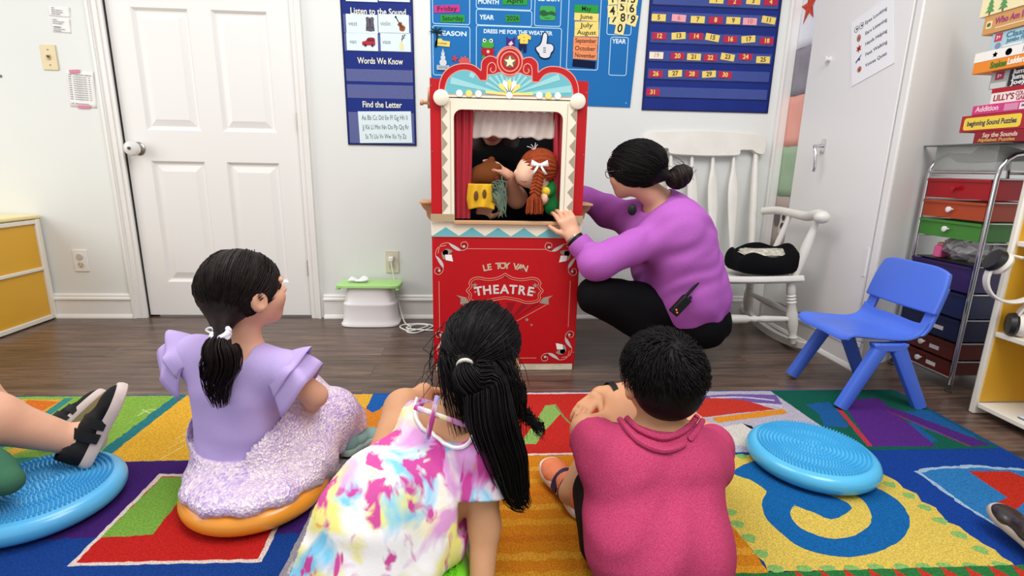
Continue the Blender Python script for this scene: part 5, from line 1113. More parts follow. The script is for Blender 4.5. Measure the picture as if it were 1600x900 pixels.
class Head:
    def __init__(s, c, fwd, hh, up=(0, 0, 1), roll=0.): s.c = A(c); s.R = basis(fwd, up, roll); s.h = hh
    def w(s, x, y, z): return s.c+s.R@(A(x, y, z)*s.h)
    def loc(s, P_): return ((P_-s.c)@s.R)/s.h
    def add(s, S, neck=None, neck_r=(.2, .22), ears=True):
        h = s.h; E = lambda c, r, k=.06, op=1: S.ell(s.w(*c), A(*r)*h, s.R, k*h, op)
        E((0, -.06, .1), (.345, .43, .385)); E((0, .12, -.17), (.26, .28, .27), .12); E((0, .26, -.36), (.12, .1, .1), .12)
        for x in (-1, 1):
            E((x*.15, .24, -.12), (.13, .13, .12), .1); E((x*.15, .33, .085), (.12, .05, .05), .06); E((x*.145, .385, -.005), (.085, .06, .055), .05, -1)
            if not ears: continue
            E((x*.355, -.03, -.06), (.055, .105, .135), .03); E((x*.385, -.01, -.05), (.022, .055, .075), .03, -1)
        S.cap(s.w(0, .36, .04), s.w(0, .445, -.1), .03*h, .05*h, .05*h); E((-.045, .41, -.115), (.035, .04, .032), .03); E((.045, .41, -.115), (.035, .04, .032), .03)
        E((0, .375, -.215), (.11, .045, .03), .03); E((0, .37, -.262), (.1, .045, .034), .03); E((0, .425, -.238), (.11, .02, .008), .01, -1)
        if neck is not None: S.cap(s.w(0, -.08, -.22), neck, neck_r[0]*h, neck_r[1]*h, .1*h)
        return S
    def face(s, root, iris='#3a2618', brow='#2a1d18'):
        m1, m2 = mat('eye_white', '#ece8e4', .2), plain(iris, .2)
        for x in (-1, 1):
            b = MB(); M = frame(s.w(x*.145, .285, -.005), s.R[:, 0], s.R[:, 2]); 
            b.ell((0, 0, 0), (.056*s.h,)*3, 0, M); MI = Matrix.Translation(Vector(s.R[:, 1]*(.0*s.h)))
            b.ell(tuple(0 for _ in '123'), (.001, .001, .001), 0, M)
            c = s.w(x*.145, .285, -.005)+s.R[:, 1]*.034*s.h; b.ell((0, 0, 0), (.03*s.h, .03*s.h, .026*s.h), 1, frame(c, s.R[:, 0], s.R[:, 2]))
            b.build('eye', [m1, m2], root, world=True)
            b = MB(); b.tube([s.w(x*(.06+.04*i), .352-.012*i*i*.25, .1+.02*math.sin(i*.8)) for i in range(5)], [.008*s.h, .016*s.h, .017*s.h, .013*s.h, .005*s.h], 6); b.build('eyebrow', plain(brow, .8), root, world=True)
def skin_mat(name, h, h2): return mat(name, h, .5, var=(16, h2, .35), sss=.12, bump=(300, .05))
def lips(H, lip=1):
    def f(C):
        q = H.loc(C); return ((np.abs(q[:, 0]) < .115-.5*np.abs(q[:, 2]+.238)) & (np.abs(q[:, 2]+.238) < .05) & (q[:, 1] > .33)).astype(int)*lip
    return f
def hand(S, wrist, direc, palm, size, curl=.5, thumb=1, spread=.12, tcurl=.4, curls=None):
    """palm-and-fingers into S. direc: wrist to knuckles, palm: normal out of the palm, thumb: +1/-1 side (cross(direc,palm))"""
    d = A(direc); d /= np.linalg.norm(d); p = A(palm); p = p-d*(p@d); p /= np.linalg.norm(p); sd = np.cross(d, p)*thumb; L = size; w = A(wrist)
    S.cap(w-d*.06*L, w+d*.12*L, .165*L, .16*L, .05*L)
    for o in (-.14, -.05, .05, .14): S.cap(w+d*.1*L+sd*o*L*.8, w+d*.46*L+sd*o*1.15*L, .085*L, .075*L, .06*L)
    for i, (o, ln) in enumerate(((.185, .42), (.065, .48), (-.055, .45), (-.17, .35))):
        a = w+d*.47*L+sd*o*L; c = curls[i] if curls else curl; ang = 0; r = (.062, .056, .05, .044); f_ = d*math.cos(spread*o*5)+sd*math.sin(spread*o*5)
        for j, seg in enumerate((.46, .32, .24)):
            ang += c*(.75, .95, .7)[j]; b = a+(f_*math.cos(ang)+p*math.sin(ang))*seg*ln*L; S.cap(a, b, r[j]*L, r[j+1]*L, .012*L); a = b
    a = w+d*.14*L+sd*.13*L; t1 = d*.62+sd*.72+p*.3; t1 /= np.linalg.norm(t1); b = a+t1*.24*L; S.cap(a, b, .085*L, .066*L, .04*L)
    t2 = t1*math.cos(tcurl)+(d*.7-sd*.3+p*.6)*math.sin(tcurl); t2 /= np.linalg.norm(t2); c = b+t2*.17*L; S.cap(b, c, .06*L, .055*L, .012*L); t3 = t2+p*.3*tcurl-sd*.3*tcurl; t3 /= np.linalg.norm(t3); S.cap(c, c+t3*.14*L, .054*L, .042*L, .012*L)
    return S
# ---- hair
M_HAIR = mat('hair_black', '#090607', .55, var=(90, '#171011', .6), spec=.2); M_HAIRB = mat('hair_dark_brown', '#120a09', .55, var=(90, '#271814', .6), spec=.22)
def strands(name, lines, m, root, r0=.0011, r1=.0004, n=3):
    mb = MB()
    for l in lines:
        k = len(l); mb.tube(l, [r0+(r1-r0)*(i/(k-1))**2 for i in range(k)], n, cap=False)
    me = bpy.data.meshes.new(name); R = root_of(root).matrix_basis.inverted(); R = np.array(R); V = np.array(mb.v)@R[:3, :3].T+R[:3, 3]
    me.from_pydata(V.tolist(), [], mb.f); me.materials.append(m); me.polygons.foreach_set('use_smooth', np.ones(len(mb.f), bool))
    return me
def scalp_arc(H, d0, d1, rad, n, lift, rr):           # arc over the skull from direction d0 to d1
    d0, d1 = A(d0)/np.linalg.norm(d0), A(d1)/np.linalg.norm(d1); om = math.acos(max(-1, min(1, d0@d1))); out = []
    for i in range(n+1):
        t = i/n; q = (math.sin((1-t)*om)*d0+math.sin(t*om)*d1)/max(math.sin(om), 1e-6)
        k = 1+lift*math.sin(PI*t)+rr*.02*math.sin(t*9+rr*50); out.append(H.w(*(q*A(*rad)*k+A(0, -.06, .1))))
    return out
def join_hair(name, meshes, m, root, extra=None):
    bm = bmesh.new()
    for me in meshes: bm.from_mesh(me); bpy.data.meshes.remove(me)
    out = bpy.data.meshes.new(name); bm.to_mesh(out); bm.free(); out.materials.append(m)
    out.polygons.foreach_set('use_smooth', np.ones(len(out.polygons), bool))
    return link(name, out, root)
def hair_me(mesh, root):
    V, F = mesh; R = np.array(root_of(root).matrix_basis.inverted()); me = bpy.data.meshes.new('h'); me.from_pydata((V@R[:3, :3].T+R[:3, 3]).tolist(), [], F.tolist()); return me
def tail_lines(start, path, n, spread, wav, seed):    # strands that leave 'start' and follow the path with a bundle radius per point
    r = np.random.RandomState(seed); out = []; P_ = np.array(spline([tuple(p) for p in path], 5)); m = len(P_); rad = np.interp(np.linspace(0, 1, m), np.linspace(0, 1, len(spread)), spread)
    for i in range(n):
        a = r.rand()*2*PI; q = math.sqrt(r.rand()); ph = r.rand()*6.28; end = int(m*(.72+.28*r.rand())); l = []
        for j in range(end):
            t = j/(m-1); u = P_[min(j+1, m-1)]-P_[max(j-1, 0)]; u /= np.linalg.norm(u)+1e-9; s1 = np.cross(u, A(1, .3, .05)); s1 /= np.linalg.norm(s1)+1e-9; s2 = np.cross(u, s1)
            aa = a+.6*t+wav*10*math.sin(t*6+ph); rr = rad[j]*q; l.append(P_[j]+s1*(rr*math.cos(aa)+wav*math.sin(t*11+ph)*.6)+s2*(rr*math.sin(aa)+wav*math.cos(t*9+ph)*.5))
        out.append(l)
    return out
# ---- shoes: heel at the origin, toe along +y, sole down
def shoe(parent, M, L, upper, sole, strap=None, name='shoe', opening=True, tongue=None):
    R = np.array(M)[:3, :3]; o = np.array(M)[:3, 3]; w = lambda x, y, z: o+R@(A(x, y, z)*L)
    S = SDF(); S.ell(w(0, .16, .16), A(.15, .17, .17)*L, R, .03); S.ell(w(0, .42, .15), A(.155, .26, .14)*L, R, .05*L); S.ell(w(.0, .74, .1), A(.18, .25, .12)*L, R, .06*L)
    S.cap(w(0, .17, .2), w(0, .14, .3), .135*L, .125*L, .06*L)
    if opening: S.cap(w(0, .17, .27), w(0, .13, .5), .10*L, .125*L, .01*L, -1)
    S.post.append(cut_plane(w(0, 0, .035), R[:, 2]))
    u = surf(name, S.mesh(.0032 if L < .22 else .004), upper, parent)
    prof = [(x*L, y*L) for x, y in spline([(0, -.02), (.13, .02), (.165, .15), (.15, .38), (.185, .62), (.19, .8), (.13, .97), (0, 1.02), (-.12, .97), (-.18, .8), (-.165, .62), (-.14, .38), (-.16, .15), (-.13, .02)], 4, True)]
    b = MB(); n = len(prof); rings = [(0., .93), (.015, 1.0), (.06, 1.02), (.10, .98), (.115, .93)]; cx_, cy_ = 0, .5*L; v = []
    for z, k in rings: v += [tuple(w((cx_+(p[0]-cx_)*k)/L, (cy_+(p[1]-cy_)*(1-(1-k)*.5))/L, z+.05*max(0, (p[1]/L-.75))**1.5*2)) for p in prof]
    b.add(v, [(r*n+i, r*n+(i+1) % n, (r+1)*n+(i+1) % n, (r+1)*n+i) for r in range(len(rings)-1) for i in range(n)]+[tuple(range(n))[::-1], tuple(range((len(rings)-1)*n, len(rings)*n))])
    b.build('sole', sole, u, world=True)
    if strap is not None:
        for yy, zz in ((.36, .27), (.52, .235)):
            b = MB(); pts = [w(.165*math.cos(a)*1.02, yy+.02*math.cos(a), .06+(zz-.03)*math.sin(a)*1.02) for a in [PI*i/14 for i in range(15)]]; v = []
            for i, p in enumerate(pts):
                a = PI*i/14; nr = R@A(math.cos(a), 0, math.sin(a)); t_ = R@A(0, 1, 0); v += [p+t_*s1*.055*L+nr*s2*.012*L for s1, s2 in ((-1, -1), (1, -1), (1, 1), (-1, 1))]
            b.add(v, [(4*i+j, 4*i+(j+1) % 4, 4*i+4+(j+1) % 4, 4*i+4+j) for i in range(14) for j in range(4)]+[(0, 1, 2, 3), (59, 58, 57, 56)]); b.build('strap', strap, u, world=True)
    if tongue is not None:
        b = MB(); b.tube([w(0, .3, .27), w(0, .25, .36), w(0, .22, .44)], [.06*L, .065*L, .04*L], 10, flatx=.5); b.build('tongue', tongue, u, world=True)
    return u
def torso(S, waist, chest, neck, lat, ws, cs, sh, g=0., k=.05, shr=.036):
    """waist, chest, neck base: points; ws, cs: half offsets and radii; sh: two shoulder points"""
    lat = A(lat)
    for s_ in (-1, 1):
        S.cap(A(waist)+lat*s_*ws[0], A(chest)+lat*s_*cs[0], ws[1]+g, cs[1]+g, k)
        c1 = sh[0] if s_ < 0 else sh[1]
        S.cap(A(chest)+lat*s_*cs[0]+(A(neck)-A(chest))*.35, A(c1), cs[1]*.72+g, shr+g, k); S.cap(A(neck)*.82+A(chest)*.18, A(c1), shr*1.05+g, shr+g, k)
    return S
SKIN1 = skin_mat('skin_fair', '#dca98c', '#cf9377'); SKIN2 = skin_mat('skin_tan', '#cd9873', '#bd845f'); LIPM = plain('#b5655f', .45)
# ================================================================ girl in the lavender dress, seated on the orange disc
GA = thing('person', 'girl in lavender flutter sleeve dress with low ponytail sitting on the orange disc', 'person', (-.545, 1.27, .074))
lat = A(.88, -.47, 0); fw = A(.47, .88, 0)
hA = Head(P(384, 455, 1.25), (.66, .75, .10), .205)
pel = A(P(396, 765, 1.27)); pel[2] = .15; wai = A(P(378, 690, 1.25)); che = A(P(370, 612, 1.245)); nek = A(P(376, 545, 1.25))
shL = A(P(306, 556, 1.275)); shR = A(P(447, 582, 1.2)); kR = A(P(522, 640, 1.40)); kL = A(-.58, 1.52, .15); ftR = A(P(538, 695, 1.40)); ftL = A(-.42, 1.47, .075)
B = SDF(); hA.add(B, nek+A(0, .0, -.01), (.19, .23))
torso(B, wai, che, nek, lat, (.033, .066), (.045, .066), (shL+fw*.01, shR+fw*.01), 0, .04, .034)
B.cap(wai, pel, .08, .085, .05); 
for kn, ft in ((kR, ftR), (kL, ftL)): B.cap(pel, kn, .07, .05, .04); B.cap(kn, ft, .048, .03, .02)
elR = A(P(492, 618, 1.24)); wrR = A(P(478, 650, 1.36)); elL = shL+A(-.03, .08, -.15); wrL = A(-.52, 1.42, .2)
B.chain([shR, elR, wrR], [.035, .028, .021], .02); B.chain([shL, elL, wrL], [.035, .028, .021], .02)
m1 = B.mesh(.0055)
Hn = SDF(); hand(Hn, wrR, (-.2, .8, -.35), (-.1, -.3, -.9), .105, .5, 1); hand(Hn, wrL, (.5, .6, -.3), (0, -.2, -.95), .105, .5, -1)
surf('body', [m1, Hn.mesh(.0034)], [SKIN1, LIPM], GA, lips(hA)); hA.face(GA)
# bodice
LAV = mat('lavender_jersey', '#bfaade', .75, bump=(240, .12), var=(7, '#b6a0d8', .5))
S = SDF(); S.cap(wai+A(0, 0, -.02), pel, .094, .1, .05); torso(S, wai+A(0, 0, -.02), che, nek, lat, (.036, .072), (.046, .07), (shL, shR), .008, .045, .036); S.cap(nek+A(0, 0, -.01), hA.w(0, -.1, -.3), .05, .05, .012, -1)
S.post += [wrinkle(.0022, 55, (.5, 0, 1), 3), cut_ell(nek+A(0, -.02, .025)-fw*.035, (.066, .08, .056)), cut_plane(wai+A(0, 0, -.085), (0, 0, 1)), cut_plane(shL+(shL-shR)*.12, shR-shL), cut_plane(shR+(shR-shL)*.12, shL-shR)]
dress = surf('bodice', S.mesh(.0045), LAV, GA)
# skirt of tiny pale sequins
def sequin_mat():
    m = mat('sequin_cloth', '#d8c8e4', .34, bump=(170, .6, 'voronoi')); nt = m.node_tree; L = nt.links.new; b = nt.nodes['Principled BSDF']
    tc = nt.nodes.new('ShaderNodeTexCoord'); v = nt.nodes.new('ShaderNodeTexVoronoi'); v.inputs['Scale'].default_value = 170; L(tc.outputs['Object'], v.inputs['Vector'])
    r = nt.nodes.new('ShaderNodeValToRGB'); e = r.color_ramp.elements; e[0].color = srgb('#a98fca'); e[1].color = srgb('#f6ecf2'); e.new(.35).color = srgb('#c9b3de'); e.new(.7).color = srgb('#e8d3df'); L(v.outputs['Color'], r.inputs[0])
    n = nt.nodes.new('ShaderNodeTexNoise'); n.inputs['Scale'].default_value = 9; L(tc.outputs['Object'], n.inputs['Vector']); mx = nt.nodes.new('ShaderNodeMix'); mx.data_type = 'RGBA'; mx.blend_type = 'MIX'; rr = nt.nodes.new('ShaderNodeValToRGB'); rr.color_ramp.elements[0].position = .42; rr.color_ramp.elements[1].position = .62; L(n.outputs['Fac'], rr.inputs[0])
    L(rr.outputs[0], mx.inputs[0]); L(r.outputs[0], mx.inputs[6]); mx.inputs[7].default_value = srgb('#e9d5da'); mx.inputs[0].default_value = .5
    m2 = nt.nodes.new('ShaderNodeMath'); m2.operation = 'MULTIPLY'; m2.inputs[1].default_value = .45; L(rr.outputs[0], m2.inputs[0]); L(m2.outputs[0], mx.inputs[0]); L(mx.outputs[2], b.inputs['Base Color']); b.inputs['Metallic'].default_value = .12
    return m
dcA = D_OR.matrix_basis.translation
S = SDF(); w0 = wai+A(0, 0, -.03)
for s_ in (-1, 1): S.cap(w0+lat*s_*.036, pel+lat*s_*.06+A(0, 0, -.01), .084, .105, .05)
S.ell(A(dcA.x+.0, dcA.y-.002, .082), (.166, .164, .05), None, .06)
S.cap(pel+A(.03, .03, .02), kR+A(-.005, .0, -.012), .10, .058, .05); S.cap(pel+A(.09, .05, .05), kR+A(-.02, -.02, -.012), .085, .055, .06); S.cap(kR+A(-.03, -.02, -.02), A(dcA.x+.14, dcA.y+.03, .1), .06, .05, .06); S.cap(kR+A(0, .0, -.01), ftR+A(-.03, -.03, .04), .056, .045, .05); S.cap(pel+A(.07, .01, -.02), ftR+A(-.08, -.06, .02), .085, .06, .05)
S.cap(pel, kL, .1, .075, .06); S.cap(kL, ftL, .07, .07, .06)
def ruff(X, Y, Z, D):
    a = np.arctan2(Y-pel[1], X-pel[0]); q = np.clip((wai[2]-.02-Z)/.2, 0, 1)
    return D+.016*q*np.sin(a*16+1.2*np.sin(Z*14+a*2))+.006*np.sin(a*37+Z*22)*q
S.post += [ruff, lambda X, Y, Z, D: np.where(np.hypot(X-wai[0], Y-wai[1]) < .125, np.maximum(D, Z-w0[2]-.032-.3*np.maximum(0, np.hypot(X-wai[0], Y-wai[1])-.09)), D), lambda X, Y, Z, D: np.maximum(D, .060+.009*np.sin(np.arctan2(Y-pel[1], X-pel[0])*9+1)+.004*np.sin(np.arctan2(Y-pel[1], X-pel[0])*23)-Z+.0*X)]
surf('skirt', S.mesh(.005), sequin_mat(), GA)
# flutter sleeves: waved fans from the shoulder seam
def flutter(c, out, up, wd, length, nw, ph, droop):
    out, up = A(out)/np.linalg.norm(out), A(up)/np.linalg.norm(up); sd = np.cross(out, up)
    def fn(u, v):
        a = (u-.5)*2.5; base = c+up*(.055*math.cos(a)-.02)+sd*(.062*math.sin(a)); dr = out*.85+up*(.42*math.cos(a))+sd*.38*math.sin(a)
        wv = .011*v*v*math.sin(a*nw+ph); return Vector(base+dr*length*v*(.3+.7*math.cos(PI*(u-.5)))+up*(wv-droop*v*v)+out*wv*.6)
    return fn
for c, out, fn_ in ((shL+A(.012, 0, .0), A(-.86, .1, .12), 0), (shR-A(.02, -.01, 0), A(.9, -.15, .12), 1)):
    for ly, (ln_, dp) in enumerate(((.088, .03), (.115, .09))):
        b = MB(); b.grid(flutter(c, out, A(0, -.12, 1), .1, ln_, 6+ly, 1+fn_*2+ly, dp), 40, 10); b.build('flutter_sleeve', LAV, GA, world=True, solid=.002)
# hair
def ponytail_hair(H, root, m, tie, path, nsc, ntail, spread, wav, seed, rad=(.372, .455, .41), hl=((0, .12, -.1), (0, -.75, .66)), low=-.62, lift=.015, cap=True, res=.0045, nr=.0013):
    C = SDF(); C.ell(H.w(0, -.07, .115), A(rad)*H.h*.985, H.R, .02); C.cap(H.w(0, -.24, -.02), A(tie), .27*H.h, .06*H.h, .14*H.h)
    C.post += [cut_plane(H.w(*hl[0]), H.R@A(hl[1])), cut_plane(H.w(0, 0, low), H.R@A(0, .25, 1))]
    ms = [hair_me(C.mesh(res), root)]; r = np.random.RandomState(seed); d1 = H.loc(A(tie))-A(0, -.06, .1); d1 = d1/A(rad); ls = []; n_ = A(hl[1]); p0 = A(hl[0])
    while len(ls) < nsc:
        d0 = r.randn(3); d0 /= np.linalg.norm(d0); q = d0*A(rad)+A(0, -.06, .1)
        if (q-p0)@n_ < 0 or q[2] < low+.03: continue
        ls.append(scalp_arc(H, d0, d1, A(rad)*(1.0+.025*r.rand()), 10, lift, r.randn()))
    ms.append(strands('h', ls, m, root, nr, nr*.8))
    if ntail: ms.append(strands('h', tail_lines(tie, path, ntail, spread, wav, seed+1), m, root, nr*1.1, .0005))
    # fly-aways along the nape and temples
    return join_hair('hair', ms, m, root)
tie = A(P(345, 527, 1.135)); 
ponytail_hair(hA, GA, M_HAIRB, tie, [tie+A(.004, .01, .0), tie+A(-.002, -.012, -.02), A(P(347, 560, 1.12)), A(P(340, 595, 1.125)), A(P(346, 640, 1.13))], 700, 420, [.012, .028, .04, .042, .03, .012], .0022, 5)
b = MB(); u_ = A(-.1, -.5, -.8); b.tube([tie+A(.016*math.cos(a), .012*math.sin(a), .013*math.sin(a)*.6+.004*math.cos(a)) for a in [2*PI*i/16 for i in range(17)]], .0075, 8); b.tube([tie+A(.018*math.cos(a), .012*math.sin(a), .009+.013*math.sin(a)*.6+.004*math.cos(a)) for a in [2*PI*i/16 for i in range(17)]], .0065, 8); b.build('hair_tie', plain('#e8e4ee', .7), GA, world=True)
b = MB(); b.tube(spline([tie+A(-.01, 0, .01), A(P(330, 512, 1.14)), A(P(322, 516, 1.14)), tie+A(-.012, 0, .006)], 5), .0022, 6); b.build('tie_bow', plain('#e8e4ee', .7), GA, world=True)
MF = Matrix(frame(ftR+A(.0, -.03, -.02), (.9, -.4, 0), (.35, .85, -.1))); shoe(GA, MF, .17, mat('teal_canvas', '#7fa09a', .7), mat('pale_sole', '#9fb3a6', .6))
# ================================================================ girl in the tie-dye dress on the lime disc
GB = thing('person', 'girl in white tie-dye dress with long black ponytail leaning on her right arm', 'person', (-.2, .93, .02))
latB = A(.95, -.30, -.18); latB /= np.linalg.norm(latB); fB = A(.30, .95, .1)
hB = Head(P(756, 545, 1.06), (.34, .93, .12), .205, (.05, 0, 1))
pelB = A(P(604, 905, .93)); pelB[2] = .15; waiB = A(P(640, 800, .95)); cheB = A(P(698, 725, .985)); nekB = A(P(712, 655, 1.02))
sL = A(P(655, 660, 1.03)); sR = A(P(752, 705, .935))
kLB = A(P(632, 640, 1.16)); ftLB = A(-.17, 1.28, .07); kRB = A(-.02, 1.2, .24); ftRB = A(-.1, 1.38, .06)
B = SDF(); hB.add(B, nekB+A(0, .01, -.01), (.2, .24))
torso(B, waiB, cheB, nekB, latB, (.032, .064), (.041, .06), (sL, sR), 0, .04, .034)
B.cap(waiB, pelB, .085, .1, .05)
for kn, ft in ((kLB, ftLB), (kRB, ftRB)): B.cap(pelB, kn, .075, .048, .04); B.cap(kn, ft, .046, .03, .02)
elB = A(P(757, 822, .9)); wrB = A(G(752, 925, .05))
B.chain([sR, elB, wrB], [.037, .03, .023], .02); elLB = sL+A(-.02, .12, -.13); wrLB = A(-.14, 1.2, .3); B.chain([sL, elLB, wrLB], [.036, .029, .022], .02)
Hn = SDF(); hand(Hn, wrB, (.1, .75, -.62), (0, -.6, -.75), .105, .15, -1); hand(Hn, wrLB, (.3, .8, -.3), (0, -.2, -.9), .105, .5, 1)
surf('body', [B.mesh(.0055), Hn.mesh(.0034)], [SKIN2, LIPM], GB, lips(hB)); hB.face(GB)
def tiedye():
    m = mat('tie_dye_jersey', '#efe9ea', .75, bump=(240, .1)); nt = m.node_tree; L = nt.links.new; b = nt.nodes['Principled BSDF']
    tc = nt.nodes.new('ShaderNodeTexCoord'); last = None
    def patch(hexc, scale, lo, hi, off, stretch=(1, 1, 1), dist=1.2, amt=1.):
        nonlocal last
        mp = nt.nodes.new('ShaderNodeMapping'); mp.inputs['Location'].default_value = off; mp.inputs['Scale'].default_value = stretch; mp.inputs['Rotation'].default_value = (0, .5, .3); L(tc.outputs['Object'], mp.inputs[0])
        n = nt.nodes.new('ShaderNodeTexNoise'); n.inputs['Scale'].default_value = scale; n.inputs['Detail'].default_value = 3.5; n.inputs['Distortion'].default_value = dist; L(mp.outputs[0], n.inputs['Vector'])
        r = nt.nodes.new('ShaderNodeMapRange'); r.inputs[1].default_value = lo; r.inputs[2].default_value = hi; r.inputs[4].default_value = amt; L(n.outputs['Fac'], r.inputs[0])
        mx = nt.nodes.new('ShaderNodeMix'); mx.data_type = 'RGBA'; L(r.outputs[0], mx.inputs[0]); mx.inputs[7].default_value = srgb(hexc)
        if last is None: mx.inputs[6].default_value = srgb('#f3eff0')
        else: L(last, mx.inputs[6])
        last = mx.outputs[2]
    patch('#e9df70', 9, .47, .6, (3, 1, 0), dist=.6, amt=.9); patch('#74c4e6', 9, .53, .62, (7, 2, 5), dist=.8, amt=.95); patch('#d68fcf', 7, .5, .6, (1, 9, 4), dist=.8, amt=.9)
    patch('#c83a94', 13, .525, .59, (5, 5, 2), (1.7, 1.7, .55), .5, .95); patch('#e8913f', 16, .68, .74, (2, 8, 8), amt=.7)
    L(last, b.inputs['Base Color']); return m
TD = tiedye(); TRIM = mat('dress_binding', '#f0edec', .7)
S = SDF(); torso(S, waiB, cheB, nekB, latB, (.034, .07), (.042, .066), (sL, sR), .008, .04, .034)
S.cap(waiB+A(0, 0, .01), pelB+A(-.01, -.01, .02), .085, .125, .06); S.ell(pelB+A(-.03, -.01, -.05), (.18, .17, .065), None, .08); S.cap(pelB+A(-.02, 0, 0), A(-.22, 1.06, .14), .12, .08, .08)
def swB(X, Y, Z, D):
    a = np.arctan2(Y-pelB[1], X-pelB[0]); q = np.clip((waiB[2]-Z)/.2, 0, 1); return D+.012*q*np.sin(a*9+3*np.sin(Z*9+a))
S.cap(nekB+(nekB-cheB)*.0, hB.w(0, -.1, -.3), .054, .06, .012, -1)
eS = A(P(755, 778, .90)); dS = eS-sR; dS = dS/np.linalg.norm(dS)
S.post += [lambda X, Y, Z, D: np.where(((X-eS[0])**2+(Y-eS[1])**2+(Z-eS[2])**2 < .0075)&(X > eS[0]-.05), np.maximum(D, (X-eS[0])*dS[0]+(Y-eS[1])*dS[1]+(Z-eS[2])*dS[2]), D), swB, wrinkle(.003, 48, (.6, 0, 1), 11), cut_plane(A(0, 0, .076), (0, 0, 1))]
bk = A(P(694, 652, .955))
S.post += [cut_ell(bk, (.068, .095, .05)), cut_plane(sL+(sL-sR)*.16, sR-sL)]
for q0, q1 in ((.0, 1),): S.cap(sR-(sR-cheB)*.1, A(P(755, 790, .90)), .046, .05, .008)
sm = S.mesh(.0045)
# sleeve end is open: trim below the hem
surf('dress', sm, TD, GB)
b = MB()
def onback(px, py, Y): return A(P(px, py, Y))
rimpts = [bk+A(.064*math.cos(a), 0, .046*math.sin(a)) for a in [-PI*1.12+PI*1.24*i/24 for i in range(25)]]
def lay(p, off=.006):                                   # lay a point on the back of the dress seen along y
    V = sm[0]; d = np.hypot(V[:, 0]-p[0], V[:, 2]-p[2]); i = np.argsort(d)[:25]; return A(p[0], V[i, 1].min()-off, p[2])
b.tube([lay(p, .001) for p in rimpts], .004, 6); b.build('neck_binding', TRIM, GB, world=True)
for a_, c_ in (((648, 636), (738, 668)), ((668, 684), (684, 618))):
    b = MB(); n = 9; pts = []
    for i in range(n):
        t = i/(n-1); px, py = a_[0]+(c_[0]-a_[0])*t, a_[1]+(c_[1]-a_[1])*t; p = A(P(px, py, .95)); pts.append(A(P(px, py, .947-.012*math.sin(PI*t))))
    b.tube(pts, .0055, 8, flatx=1.); b.build('back_strap', TD, GB, world=True)
# hair: half gathered at the back of the head, long loose tail over the right shoulder
tieB = hB.w(.0, -.53, .1)
r_ = np.random.RandomState(21)
pathB = [tieB, tieB+A(.004, -.022, -.02), A(P(758, 600, .94)), A(P(768, 655, .915)), A(P(790, 715, .905)), A(P(806, 770, .9)), A(P(826, 795, .9))]
hairB = ponytail_hair(hB, GB, M_HAIR, tieB, pathB, 900, 520, [.01, .03, .046, .05, .045, .03, .01], .005, 31, low=-.6, lift=.03, rad=(.385, .465, .42))
# lower hair hanging loose behind the ears, and curls on the right
ls = []
for i in range(420):
    a = r_.rand()*2.0+.57; st = hB.w(.37*math.cos(a+PI), -.12-.34*math.sin(a), -.02+.16*r_.rand()); side = math.cos(a+PI)
    e = A(P(762+side*58+r_.randn()*8, 668+r_.randn()*16+18*max(0, side), .955-.02*math.sin(a))); m1 = st*.45+e*.55+A(side*.016, -.02, .03)
    ls.append(spline([tuple(st), tuple(st*.7+m1*.3+A(side*.012, -.012, .01)), tuple(m1), tuple(e)], 4))
for i in range(90):
    ph = r_.rand()*6.3; pts = []
    for k in range(14):
        t = k/13; c = A(P(800+38*t+8*math.sin(t*8+ph*.2), 600+75*t, .97)); pts.append(tuple(c+A(.012*math.cos(t*15+ph), .012*math.sin(t*15+ph), .006*r_.randn())))
    ls.append(spline(pts, 2))
for i in range(60):
    a = r_.rand()*6.28; st = hB.w(.4*math.cos(a), -.2-.2*r_.rand(), .1+.42*math.sin(a)); o = (st-hB.c); o = o/np.linalg.norm(o); ls.append([tuple(st), tuple(st+o*.012+A(0, 0, -.01)), tuple(st+o*.022+A(r_.randn()*.008, 0, -.04)), tuple(st+o*.02+A(r_.randn()*.015, 0, -.08))])
join_hair('loose_hair', [strands('h', ls, M_HAIR, GB, .0011)], M_HAIR, GB)
b = MB(); b.tube([tieB+A(.014*math.cos(a), -.008-.004*math.sin(a), .012*math.sin(a)) for a in [2*PI*i/16 for i in range(17)]], .0042, 8); b.build('hair_tie', plain('#cfc9bd', .6), GB, world=True)
MF = Matrix(frame(ftLB+A(0, -.03, -.045), (1, -.1, 0), (.1, 1, 0))); shoe(GB, MF, .17, mat('pink_canvas', '#d98aa4', .7), mat('white_sole', '#ddd8d2', .6))
MF = Matrix(frame(ftRB+A(0, -.03, -.04), (1, -.1, 0), (.1, 1, 0))); shoe(GB, MF, .17, mat('pink_canvas', '#d98aa4', .7), mat('white_sole', '#ddd8d2', .6))
S = SDF(); S.cap(kLB+(pelB-kLB)*.45, kLB+(pelB-kLB)*.75, .064, .085, .02); S.post += [cut_plane(kLB+(pelB-kLB)*.46, pelB-kLB)]; surf('shorts', S.mesh(.005), mat('coral_shorts', '#e2687c', .8), GB)
